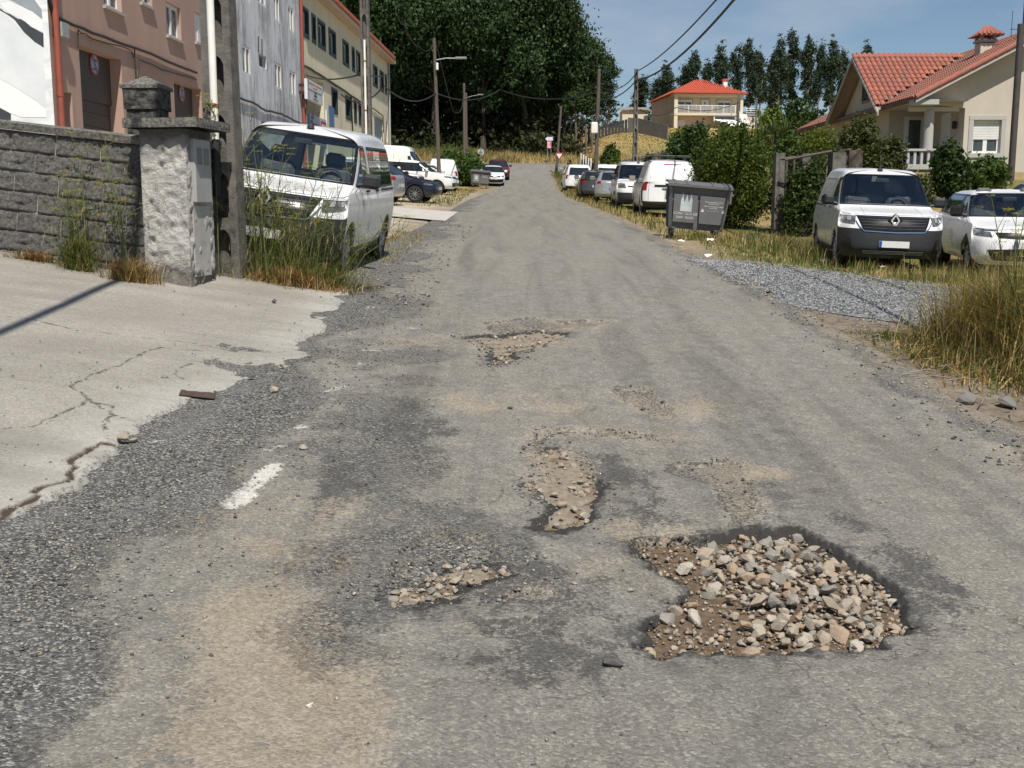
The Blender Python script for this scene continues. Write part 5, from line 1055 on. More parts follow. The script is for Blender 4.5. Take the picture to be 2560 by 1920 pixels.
def diamond(c,x,z,s,m,rot=-.12):
    q=MB(); o=[(0,s*1.25),(s*.78,0),(0,-s*1.25),(-s*.78,0)]; i_=[(a*.62,b*.62) for a,b in o]
    V=[(x,a,z+b) for a,b in o]+[(x,a,z+b) for a,b in i_]+[(x-.02,a,z+b) for a,b in o]+[(x-.02,a,z+b) for a,b in i_]
    F_=[]
    for k in range(4):
        j=(k+1)%4; F_+=[(8+k,8+j,12+j,12+k),(k,j,8+j,8+k),(4+k,4+j,12+j,12+k)]
    q.add(V,F_); q.build('badge',m,c.root,local=True)
def kangoo(name,label,group,windows,glass,step,front=True,interior=True):
    c=Car(name,dict(VAN,bulk=not windows),M_WPAINT,label,'van',group,step)
    c.region('windshield',0,2.72,4.10,4.93,glass); c.region('door_window',3.75,7.85,4.10,4.93,glass)
    if windows: c.region('side_window',8.15,11.1,4.10,4.93,glass); c.region('rear_window',13.05,15,4.12,4.85,glass)
    c.region('bumper',0,3.75,0,2.12,M_PLAS); c.region('rear_bumper',11.9,15,0,1.15,M_PLAS); c.region('sill_trim',4,11.9,0,.42,M_PLAS)
    c.body()
    c.ring(0,2.72,4.06,4.96,.05,M_TRIM,'F'); c.ring(3.75,7.85,4.08,4.95,.03,M_TRIM)
    if windows: c.ring(8.15,11.1,4.08,4.95,.03,M_TRIM); c.ring(13.05,15,4.1,4.87,.04,M_TRIM,'R')
    else: c.line('panel_groove',[(8.2,4.12),(11.2,4.12),(11.2,4.9),(8.2,4.9),(8.2,4.12)],.012,M_SEAM)
    if front:
        c.patch('grille',[(0,1.95),(1.30,2.0),(1.76,2.93),(0,2.93)],M_TRIM,.008,12,8,central=True)
        for k,v_ in enumerate((2.14,2.32,2.48,2.64,2.80)): c.line('grille_bar',[(0,v_),(1.28+.08*k,v_+.03)],.011,M_CHROME if k==4 else M_PLAS,.014,central=True)
        c.line('chrome_edge',[(0,1.93),(1.28,1.98),(1.55,2.25),(1.76,2.55)],.018,M_CHROME,.012,central=True)
        c.patch('headlight',[(1.80,2.34),(3.2,2.48),(3.45,2.96),(1.76,2.94)],M_LAMP,.010,8,5)
        c.line('light_strip',[(1.80,2.88),(3.3,2.90),(3.1,2.52)],.022,M_LAMPW,.016); c.patch('lamp_unit',[(2.05,2.56),(2.35,2.58),(2.35,2.80),(2.05,2.80)],M_HUBC,.015,4,4); c.patch('lamp_unit',[(2.6,2.58),(2.8,2.6),(2.8,2.80),(2.6,2.80)],M_HUBC,.015,4,4)
        c.patch('lower_intake',[(0,.30),(1.35,.34),(1.5,.80),(0,.80)],M_TRIM,.008,8,4,central=True)
        for v_ in (.45,.57,.69): c.line('intake_bar',[(0,v_),(1.35,v_)],.012,M_HUBC,.013,central=True)
        c.patch('fog_recess',[(1.85,.75),(2.85,.95),(2.95,1.65),(2.1,1.5)],M_TRIM,.006,5,4)
        xg=c.P([0],[2.62])[0]; q=MB(); q.cbox((xg[0]-.01,0,xg[2]+.01),(.03,.19,.19),Matrix.Rotation(math.pi/4,3,'X'),.02); q.build('badge_plinth',M_TRIM,c.root,local=True); diamond(c,xg[0]-.03,xg[2]+.01,.10,M_BADGE)
        xp=c.P([0],[1.22])[0]; plate(c,True,xp[2],xp[0]-.012)
        c.line('hood_gap',[(0,3.04),(2.6,3.04),(3.1,3.3),(3.3,3.9)],.008,M_SEAM); c.line('hood_crease',[(1.3,3.1),(1.2,3.9)],.006,M_SEAM,.001)
        for sg in (1,-1):
            q=MB(); P0,P1=c.P([.4 if sg>0 else 1.9],[4.12])[0],c.P([1.9 if sg>0 else .3],[4.2])[0]; y0=P0[1]*sg; 
        c.line('wiper',[(.3,4.13),(1.5,4.17),(2.2,4.2)],.022,M_TRIM,.02,side='R'); c.line('wiper',[(.2,4.2),(1.2,4.14)],.022,M_TRIM,.02,side='L')
    # rear
    c.patch('tail_light',[(12.1,2.2),(12.75,2.2),(12.75,4.0),(12.15,4.0)],M_RED,.008,4,8)
    c.line('rear_door_gap',[(13.0,1.15),(13.0,4.95),(15,4.95)],.01,M_SEAM); c.line('rear_split',[(14.55,1.15),(14.55,4.95)],.01,M_SEAM,side='L')
    c.patch('brake_light',[(14.3,5.1),(15,5.1),(15,5.28),(14.3,5.28)],M_RED,.01,4,3,central=False)
    doors(c,rear=11.3); handle(c,7.6,3.55,M_PLAS); handle(c,8.5,3.55,M_PLAS); c.line('slide_rail',[(8.8,3.62),(11.6,3.62)],.03,M_PLAS,.006)
    finish(c,'cap',M_HUBC,interior=interior,antenna=True)
    return c
def front_lights(c,hl,grille,low,gm=M_TRIM):
    c.patch('headlight',hl,M_LAMP,.008,8,4); c.patch('grille',grille,gm,.006,8,4,central=True); c.patch('lower_intake',low,M_TRIM,.006,8,4,central=True)
def smallcar(name,p,paint,label,group,step=.2,glass=None,interior=False,style='spoke5',rim=None,front=True,rear=True,mirror=None,plastic=False,tail=None):
    glass=glass or M_DGLASS
    c=Car(name,p,paint,label,'car',group,step)
    c.region('windshield',0,2.75,4.10,4.93,glass); c.region('door_window',3.75,7.85,4.12,4.92,glass); c.region('rear_side_window',8.1,11.0,4.12,4.92,glass); c.region('rear_window',13.0,15,4.10,4.90,glass)
    if plastic: c.region('sill_trim',4,11.9,0,.6,M_PLAS); c.region('bumper',0,3.6,0,.8,M_PLAS); c.region('rear_bumper',12,15,0,1.0,M_PLAS)
    c.body(); c.ring(3.75,11.0,4.08,4.95,.03,M_TRIM); c.ring(0,2.75,4.07,4.96,.04,M_TRIM,'F'); c.ring(13.0,15,4.07,4.93,.03,M_TRIM,'R')
    c.patch('pillar_trim',[(7.85,4.1),(8.1,4.1),(8.1,4.93),(7.85,4.93)],M_TRIM,.006,3,6)
    if front:
        front_lights(c,[(1.6,2.35),(3.1,2.5),(3.2,2.9),(1.75,2.78)],[(0,2.2),(1.3,2.3),(1.5,2.75),(0,2.75)],[(0,.4),(1.6,.5),(1.9,1.4),(0,1.5)])
        c.line('hood_gap',[(0,3.05),(2.6,3.05),(3.1,3.3),(3.3,3.9)],.008,M_SEAM); xp=c.P([0],[1.75])[0]; plate(c,True,xp[2],xp[0]-.012)
    if rear:
        c.patch('tail_light',tail or [(12.0,2.5),(13.5,2.6),(13.4,3.3),(12.05,3.3)],M_RED,.008,8,5); xp=c.P([15],[1.9])[0]; plate(c,False,xp[2],xp[0]+.012)
        c.line('boot_gap',[(15,1.3),(13.4,1.35),(13.0,3.0),(12.9,4.0)],.008,M_SEAM)
    doors(c,rear=10.6); handle(c,7.4,3.5,paint); handle(c,10.2,3.5,paint)
    finish(c,style,rim or M_RIM,interior=interior,mirror=mirror or paint); return c
STREET=Vector((.045,1,0)).normalized()
# the two near vans
v1=kangoo('parked_van','white passenger van half hidden by weeds beside the concrete pole','vans parked along the street',True,M_GLASS,.11); place(v1,-2.97,15.7,-.055,-1)
v2=kangoo('parked_van','white panel van with dark bumper parked on grass by the gravel drive','vans parked along the street',False,M_GLASS,.11); place(v2,7.1,22.2,-.14,-1)
q=MB(); q.box((0,0,0),(.01,.01,.01))
c3=smallcar('parked_car',HATCH,M_WPAINT,'white hatchback with black roof pillars beside the panel van','cars parked along the street',.13,M_GLASS,True,'cap',M_HUBC,mirror=M_TRIM,rear=True)
c3.line('arch_trim',[(4.1,.4),(4.2,1.3),(5.0,2.05),(5.75,1.3),(5.85,.4)],.09,M_PLAS,.006); c3.patch('daylight_strip',[(1.4,2.85),(3.1,2.95),(3.15,3.02),(1.3,2.95)],M_PLAS,.012,8,3)
place(c3,9.1,20.9,-.18,-1)
# right-hand row
k3=kangoo('parked_van','dented white panel van with roof rack beyond the grey waste bin','vans parked along the street',False,M_DGLASS,.2,front=False,interior=False); place(k3,5.15,38.6,.03,1)
rk=[]
for sg in (1,-1):
    q=MB(); q.tube([(-.2,sg*.62,1.93),(1.95,sg*.62,1.93)],.022,6); q.build('rack_rail',M_PLAS,k3.root,local=True)
for xx in (-.1,.4,.9,1.4,1.85):
    q=MB(); q.tube([(xx,-.66,1.955),(xx,.66,1.955)],.02,6); q.build('rack_bar',M_PLAS,k3.root,local=True)
for xx in (0,1.8):
    for sg in (1,-1):
        q=MB(); q.tube([(xx,sg*.62,1.80),(xx,sg*.62,1.93)],.018,5); q.build('rack_foot',M_PLAS,k3.root,local=True)
k3.patch('torn_panel',[(11.7,1.0),(12.1,.9),(12.15,3.2),(11.8,3.0)],M_UNDER,.012,5,8,side='L'); k3.patch('crumpled_metal',[(11.85,1.3),(12.05,1.2),(12.0,2.6),(11.9,2.4)],M_CHROME,.03,4,6,side='L'); k3.patch('rear_handle',[(13.6,2.55),(14.6,2.55),(14.6,2.8),(13.6,2.8)],M_TRIM,.012,4,3,side='L')
BER=dict(VAN,zh=1.0,xw=1.66,zw=1.68)
k4=Car('parked_van',BER,M_WPAINT,'white van with dark lower bumper facing down the street behind the dented van','van','vans parked along the street',.2)
k4.region('windshield',0,2.72,4.10,4.93,M_GLASS); k4.region('door_window',3.75,7.85,4.10,4.93,M_GLASS); k4.region('side_window',8.15,11.1,4.10,4.93,M_GLASS); k4.region('bumper',0,3.2,0,1.75,M_PLAS); k4.region('sill_trim',4,11.9,0,.42,M_PLAS); k4.body()
k4.ring(0,2.72,4.06,4.96,.05,M_TRIM,'F'); k4.ring(3.75,7.85,4.08,4.95,.03,M_TRIM); k4.ring(8.15,11.1,4.08,4.95,.03,M_TRIM); k4.patch('headlight',[(1.5,2.3),(3.0,2.35),(3.1,2.85),(1.7,2.85)],M_LAMP,.01,8,4); k4.patch('door_cladding',[(6.2,1.0),(7.8,1.0),(7.8,1.6),(6.2,1.6)],M_PLAS,.012,6,4); k4.line('hood_gap',[(0,3.05),(2.6,3.05),(3.1,3.3),(3.3,3.9)],.008,M_SEAM); k4.line('grille_slot',[(0,2.45),(1.3,2.5)],.05,M_TRIM,.008,central=True); doors(k4,rear=11.3); handle(k4,7.6,3.55,M_PLAS); finish(k4,'cap',M_HUBC,antenna=True); place(k4,5.0,45.6,-.02,-1)
def vmpv(x,y,label,hx=.03,hy=1,p=VAN,win=True):
    c=Car('parked_van',p,M_WPAINT,label,'van','vans parked along the street',.22); c.region('windshield',0,2.72,4.10,4.93,M_DGLASS); c.region('door_window',3.75,7.85,4.10,4.93,M_DGLASS)
    if win: c.region('side_window',8.15,11.1,4.10,4.93,M_DGLASS); c.region('rear_window',12.95,15,4.0,4.9,M_DGLASS)
    c.region('rear_bumper',11.9,15,0,.8,M_PLAS); c.body(); c.patch('tail_light',[(12.1,2.3),(12.8,2.3),(12.75,4.1),(12.2,4.1)],M_RED,.008,4,8); c.line('tailgate_gap',[(13.0,1.15),(13.0,4.95),(15,4.95)],.012,M_SEAM); xp=c.P([15],[2.3])[0]; plate(c,False,xp[2],xp[0]+.012); doors(c,rear=11.3); finish(c,'cap',M_HUBC,interior=False); place(c,x,y,hx,hy); return c
h5=smallcar('parked_car',dict(HATCH,L=4.1),M_SILVER,'silver hatchback seen from behind before the white van','cars parked along the street',.22,front=False,tail=[(12.2,2.6),(13.1,2.6),(13.1,3.6),(12.25,3.6)]); place(h5,4.65,52.2,.05,1)
h6=smallcar('parked_car',dict(HATCH,L=3.9),M_DKGREY,'charcoal hatchback at the kerb beyond the silver hatchback','cars parked along the street',.22,front=False); place(h6,4.25,58,.03,1)
vmpv(5.4,65,'white van with wide rear window behind the wooden pole',.02,1)
vmpv(4.35,76,'white people carrier with tall red tail lights near the give way sign',.0,1)
s8=smallcar('parked_car',SUV,M_CREAMP,'ivory white car with black bumper nearest the give way sign','cars parked along the street',.25,front=False,plastic=True); place(s8,4.95,91,.03,1)
# left-hand lot
b1=smallcar('parked_car',SEDAN,M_NAVY,'navy blue saloon nosing out of the left parking area','cars parked in the left lot',.16,style='spoke10'); place(b1,-5.0,43.6,1,-.14)
b2=smallcar('parked_car',HATCH,M_SILVER,'silver hatchback with red tail light behind the passenger van','cars parked in the left lot',.2,front=False); place(b2,-5.75,39.2,-1,.2)
b3=smallcar('parked_car',SUV,M_WPAINT,'white crossover parked between navy saloon and tall white van','cars parked in the left lot',.22); place(b3,-6.0,49.5,1,-.12)
b6=smallcar('parked_car',SUV,M_WPAINT,'white crossover with dark side glass beyond the timber pole','cars parked in the left lot',.22); place(b6,-5.0,57.5,1,-.1)
bv=Car('parked_van',BIGVAN,M_WPAINT,'tall long white delivery van standing across the left lot','van','vans parked in the left lot',.22); bv.region('windshield',0,2.72,4.10,4.93,M_DGLASS); bv.region('door_window',3.75,7.6,4.15,4.7,M_DGLASS); bv.region('bumper',0,3.6,0,1.6,M_PLAS); bv.body(); bv.patch('headlight',[(1.8,2.3),(3.0,2.35),(3.1,3.2),(1.9,3.0)],M_LAMP,.01,6,5); bv.line('panel_groove',[(8.3,2.2),(8.3,5.2)],.015,M_SEAM); bv.line('panel_groove',[(10,2.2),(10,5.2)],.015,M_SEAM); bv.line('panel_groove',[(8.0,4.2),(12,4.2)],.015,M_SEAM); finish(bv,'cap',M_HUBC,interior=False); place(bv,-6.9,63.5,1,-.1)
b4=vmpv(-4.3,68,'white boxy van with red tail lamp beside the hedge',-.1,1,win=False)
b5=smallcar('parked_car',HATCH,M_WPAINT,'small white car nosing out beside the boxy van','cars parked in the left lot',.25); place(b5,-5.0,62.9+1.8,.9,-.45)
t1=smallcar('parked_car',HATCH,M_WPAINT,'white hatchback with black grille parked beside the far waste bin','cars parked in the left lot',.2,M_DGLASS); t1.patch('wide_grille',[(0,.55),(2.2,.6),(2.5,1.7),(0,1.6)],M_TRIM,.016,10,4,central=True); place(t1,-1.5,88.5,.04,-1)
t2=smallcar('parked_car',SUV,M_MAROON,'maroon car parked behind the white hatchback up the street','cars parked in the left lot',.25); place(t2,-1.2,97,.06,-1)
# two cars far right behind the white hatchback
o1=smallcar('parked_car',HATCH,M_SILVER,'silver car roof showing under the house wall on the right','cars by the house',.25); place(o1,14.1,27.8,1,.1)
o2=smallcar('parked_car',HATCH,M_WPAINT,'pale car at the fence beside the silver car by the house','cars by the house',.25); place(o2,17.2,26.3,-.35,-1)
# ------------------------------------------------------------------ POLES, CABLES, SIGNS, BINS
M_CONC=mat('pole_concrete',(.15,.138,.122),(.065,.06,.055),scale=9,rough=.95,bump=.6,bs=45,c3=(.21,.198,.178))
M_WOOD=mat('pole_timber',(.13,.105,.085),(.08,.066,.055),scale=6,rough=.9,bump=.4,bs=30,stretch=(6,6,.6)); M_WIRE=mat('cable_black',(.02,.02,.021),(.03,.03,.03),scale=3,rough=.6); M_GALV=mat('galvanised',(.38,.39,.40),(.30,.31,.32),scale=9,rough=.45,metal=.6)
def hpole(loc,h,w0,w1,label,yaw,pitch_=.63,conduit=None,d0=.26,d1=.2):
    r=empty('concrete_pole',loc,label,'utility pole','concrete poles along the street'); x,y,z=loc; Rz=Matrix.Rotation(yaw,3,'Z'); B=Vector(loc)
    def P_(a,b,c): return B+Rz@Vector((a,b,c))
    W=lambda c:w0+(w1-w0)*c/h; D=lambda c:d0+(d1-d0)*c/h
    q=MB()
    for sg in (-1,1):
        V=[]
        for c in (0,h):
            for a,b in ((.5,-.5),(.5,.5),(.24,.5),(.24,-.5)): V.append(P_(sg*W(c)*a,D(c)*b,c))
        q.add(V,[(0,1,2,3),(7,6,5,4),(0,4,5,1),(1,5,6,2),(2,6,7,3),(3,7,4,0)])
    V=[P_(s_*W(c)*.239,D(c)*b,c) for c in (0,h) for s_,b in ((-1,.12),(1,.12),(1,.3),(-1,.3))]; q.add(V,[(0,1,2,3),(7,6,5,4),(0,4,5,1),(1,5,6,2),(2,6,7,3),(3,7,4,0)])
    n_=int(h/pitch_)
    for k in range(n_+1):
        c0=k*pitch_; c1=min(h,c0+.13)
        # crosspiece with an arched underside
        m_=7; V=[];
        for b in (-.495,.13):
            for i in range(m_):
                t=i/(m_-1)*2-1; V.append(P_(t*W(c0)*.239,D(c0)*b,c0-.09*(abs(t)**2.5)))
            for i in range(m_): V.append(P_((i/(m_-1)*2-1)*W(c1)*.239,D(c1)*b,c1))
        F_=[tuple(range(m_))+tuple(range(2*m_-1,m_-1,-1)),tuple(range(2*m_,3*m_))[::-1]+tuple(range(3*m_,4*m_))]+[(i,i+1,2*m_+i+1,2*m_+i) for i in range(m_-1)]+[(m_+i,m_+i+1,3*m_+i+1,3*m_+i) for i in range(m_-1)]
        q.add(V,F_)
    q.build('shaft',M_CONC,r)
    if conduit:
        a,c0,c1,rad,cm_=conduit; q=MB(); q.tube([P_(a,-D(c0)*.5-rad*.6,c0),P_(a,-D(c1)*.5-rad*.6,c1)],rad,10); cd=q.build('conduit',cm_,r,smooth=True)
        for k in range(int((c1-c0)/1.25)+1):
            c=c0+.35+k*1.25; q=MB(); q.tube([P_(a,-D(c)*.5-rad*.6,c),P_(a,-D(c)*.5-rad*.6,c+.035)],rad*1.22,10); q.build('clamp',mat('rusty_clamp',(.20,.09,.045),(.3,.16,.08),scale=9,rough=.8),cd)
    return r
M_PVC=mat('white_conduit',(.84,.83,.79),(.76,.72,.64),scale=3,rough=.5)
b=gr(550,700); pl=hpole((-3.24,12.75,g(-3.24,12.75)-.1),8.6,.385,.235,'weathered concrete pole with white conduit beside the stucco pillar',-.14,conduit=(-.03,1.62,7.2,.042,M_PVC),d0=.24,d1=.19)
q=MB(); zb_=g(-3.24,12.75); Rz=Matrix.Rotation(-.14,3,'Z'); q.tube([Vector((-3.24,12.75,0))+Rz@Vector((-.03,-.16,zb_+.9)),Vector((-3.24,12.75,0))+Rz@Vector((-.03,-.15,zb_+1.5))],.055,8); q.build('cable_guard',M_WIRE,pl,smooth=True)
p2=at(915,340,30.); hpole((p2.x+.03,30.,g(p2.x,30.)-.1),10.3,.27,.18,'slender concrete pole with white conduit behind the passenger van',-.1,pitch_=.75,conduit=(.0,1.2,4.6,.03,M_PVC),d0=.2,d1=.15)
pB=at(1591,172,66.); hpole((pB.x,66,g(pB.x,66)-.1),pB.z-g(pB.x,66)+.1,.29,.2,'pierced concrete pole rising behind the white van row',.1,pitch_=.8,d0=.22,d1=.16)
def rpole(u,vt,y,r0,r1,label,lean=(0,0),m=M_WOOD,zoff=-.1,name='timber_pole',group='timber poles along the street'):
    t=at(u,vt,y); x0=t.x-lean[0]; z0=g(x0,y); r=empty(name,(x0,y,z0),label,'utility pole',group); q=MB(); n_=8
    q.tube([Vector((x0,y,z0+zoff)).lerp(t,k/n_) for k in range(n_+1)],[r0+(r1-r0)*k/n_ for k in range(n_+1)],10); q.build('shaft',m,r,smooth=True); return r,t
P3,t3=rpole(1085,95,58,.115,.08,'tall timber pole with street lamp beside the left parked cars',(-.22,0))
def lamp(root,a,b):
    q=MB(); q.tube([a,a.lerp(b,.5)+Vector((0,0,.05)),b],.03,6); ar=q.build('lamp_arm',M_GALV,root,smooth=True); d=(b-a).normalized(); q=MB(); q.cbox(b+d*.25,(.6,.2,.1),Matrix.Rotation(math.atan2(d.y,d.x),3,'Z'),.03); q.build('lamp_head',M_GALV,ar)
lamp(P3,at(1090,150,58),at(1140,146,58)); 
q=MB(); q.cbox(at(1093,166,57.8),(.12,.12,.35),None,.02); q.build('junction_box',M_PVC,P3)
P4,t4=rpole(1160,208,116,.16,.12,'double timber pole with bracket lamp at the hedge by the cross street',(0,0))
q=MB(); x_=at(1165,240,116.3); z_=g(x_.x,116.3); q.tube([(x_.x,116.3,z_-.1),tuple(at(1165,232,116.3))],[.15,.11],10); q.build('second_shaft',M_WOOD,P4,smooth=True); lamp(P4,at(1168,244,116),at(1195,238,116))
PA,tA=rpole(1498,172,62,.125,.09,'dark timber pole with white box among the right parked cars',(.15,0))
q=MB(); q.cbox(at(1486,320,61.8),(.36,.25,.6),None,.05); q.build('meter_box',M_PVC,PA); q=MB(); q.tube([at(1490,325,61.85),at(1497,300,61.85)],.06,6); q.build('bracket',M_WIRE,PA)
PCp,tC=rpole(1403,265,108,.14,.10,'leaning timber pole above the give way sign',(.45,0))
PD_,tD=rpole(1847,232,125,.15,.12,'grey concrete post in front of the yellow hillside house',(0,0),M_CONC)
PE_,tE=rpole(1892,245,140,.12,.1,'thin pole right of the yellow hillside house',(0,0),M_CONC)
rpole(2553,60,38,.11,.11,'dark grey post standing before the tiled house window',(.0,0),mat('dark_post',(.075,.066,.06),(.055,.05,.047),scale=5,rough=.6),name='service_post',group=None)
def cable(label,pts,r,sag=.3,name='overhead_cable'):
    Q=[]
    for a,b in zip(pts[:-1],pts[1:]):
        a,b=Vector(a),Vector(b)
        for k in range(14): t=k/14; Q.append(a.lerp(b,t)-Vector((0,0,sag*4*t*(1-t))))
    q=MB(); q.tube(Q+[Vector(pts[-1])],r,5); o=q.build(name,M_WIRE,None,smooth=True,loc=tuple(pts[0])); tag(o,label,'cable','overhead cables'); return o
BT=Vector((pB.x,66,pB.z-.15))
E1=at(1790,0,34); E2=at(1834,0,36)
def ext(a,b,y): t=(y-a.y)/(b.y-a.y); return a+(b-a)*t
e1=ext(BT,E1,-12); e2=ext(BT-Vector((0,0,.5)),E2,-12)
cable('upper overhead cable climbing right from the pierced concrete pole',[BT,E1,e1],.028,.25); cable('thick lower overhead cable climbing right from the pierced concrete pole',[BT-Vector((0,0,.5)),E2,e2],.045,.5)
cable('cable from the pierced pole to the dark timber pole',[BT-Vector((0,0,.1)),tA-Vector((0,0,.9))],.03,.5); cable('cable slack between pierced pole and timber pole lower down',[BT-Vector((0,0,.5)),tA-Vector((0,0,1.6))],.035,.35)
cable('long cable from the dark timber pole across the dark trees',[tA-Vector((0,0,1.2)),at(1250,224,75),at(1090,232,58),at(960,215,46),F3(S_YEL0+8,fp(*cc(985,655))[1],.1)],.03,.5)
cable('cable from the yellow building front to the far corner of it',[F3(S_YEL0+.5,fp(*cc(985,660))[1],.1),at(905,185,30.2),F3(S_YEL1,zeave-.6,.2)],.025,.15)
cable('thin cable between the hillside house pole and dark timber pole',[tD-Vector((0,0,1.0)),at(1690,268,110),at(1600,273,85)],.035,.6)
cable('loose cable loop hanging off the double timber pole',[at(1080,60,90),at(1130,268,112),at(1142,282,114),at(1155,268,115.6),t4-Vector((0,0,.4))],.04,.2)
cable('cable strung from left timber pole toward the yellow eave',[t3-Vector((0,0,.3)),at(1050,118,57),at(1010,60,52),at(985,10,46)],.02,.25)
# cable along the left side, from the concrete pole back over the apron (its shadow crosses the apron)
cable('thick cable bundle leaving the weathered concrete pole overhead',[Vector((-3.0,12.7,8.9)),Vector((-2.35,-14,8.6))],.055,.35)
# --- signs
M_SBACK=mat('sign_back',(.40,.43,.44),(.34,.37,.38),scale=5,rough=.5)
def flat(name,pts,o,m,root,th=.02):
    q=MB(); q.poly([Vector(p)+Vector(o) for p in pts],(0,th,0)); return q.build(name,m,root)
gx,gy=at(1398,390,107).x,107; gz=g(gx,gy); tz=at(1398,390,107).z
gw_=empty('give_way_sign',(gx,gy,gz),'red bordered white give way triangle on a grey post','sign')
q=MB(); q.tube([(gx,gy+.05,gz-.1),(gx,gy+.05,tz+.4)],.035,8); q.build('post',M_GALV,gw_,smooth=True)
s_=.40; flat('red_border',[(-s_,0,.32),(s_,0,.32),(0,0,-.40)],(gx,gy,tz),M_SIGNRED,gw_); flat('white_face',[(-s_*.68,0,.21),(s_*.68,0,.21),(0,0,-.25)],(gx,gy-.012,tz),mat('sign_pure_white',(.75,.75,.75),(.7,.7,.7),scale=5,rough=.4),gw_,.008)
rx_=at(1202,380,112); rz_=g(rx_.x,112); rs=empty('round_sign',(rx_.x,112,rz_),'grey back of a round traffic sign at the cross street','sign'); q=MB(); q.tube([(rx_.x,112,rz_-.1),(rx_.x,112,rx_.z+.45)],.04,8); q.build('post',M_GALV,rs,smooth=True)
flat('disc',[(.32*math.cos(t),0,.32*math.sin(t)) for t in np.linspace(0,2*math.pi,25)[:-1]],(rx_.x,112.05,rx_.z),M_SBACK,rs)
for dx in (-.11,.11):
    q=MB(); q.box((rx_.x+dx,112.0,rx_.z),(.09,.06,.06)); q.build('clamp',M_WIRE,rs)
ax_=at(1373,347,129.8); az_=g(ax_.x,129.8); asg=empty('direction_sign',(ax_.x,129.8,az_),'white arrow direction sign above a pink notice at the bank','sign')
for dx in (-.2,.2):
    q=MB(); q.tube([(ax_.x+dx,129.85,az_-.1),(ax_.x+dx,129.85,ax_.z+.2)],.035,6); q.build('post',M_GALV,asg)
flat('arrow_board',[(-.45,0,0),(-.25,0,.2),(.42,0,.2),(.42,0,-.2),(-.25,0,-.2)],(ax_.x,129.75,ax_.z),M_SIGNWH,asg); flat('pink_notice',[(-.22,0,-1.05),(.24,0,-1.05),(.24,0,-.25),(-.22,0,-.25)],(ax_.x,129.75,ax_.z),mat('pink_notice',(.62,.12,.18),(.7,.45,.48),scale=2.5,rough=.6,lo=.45,hi=.55),asg)
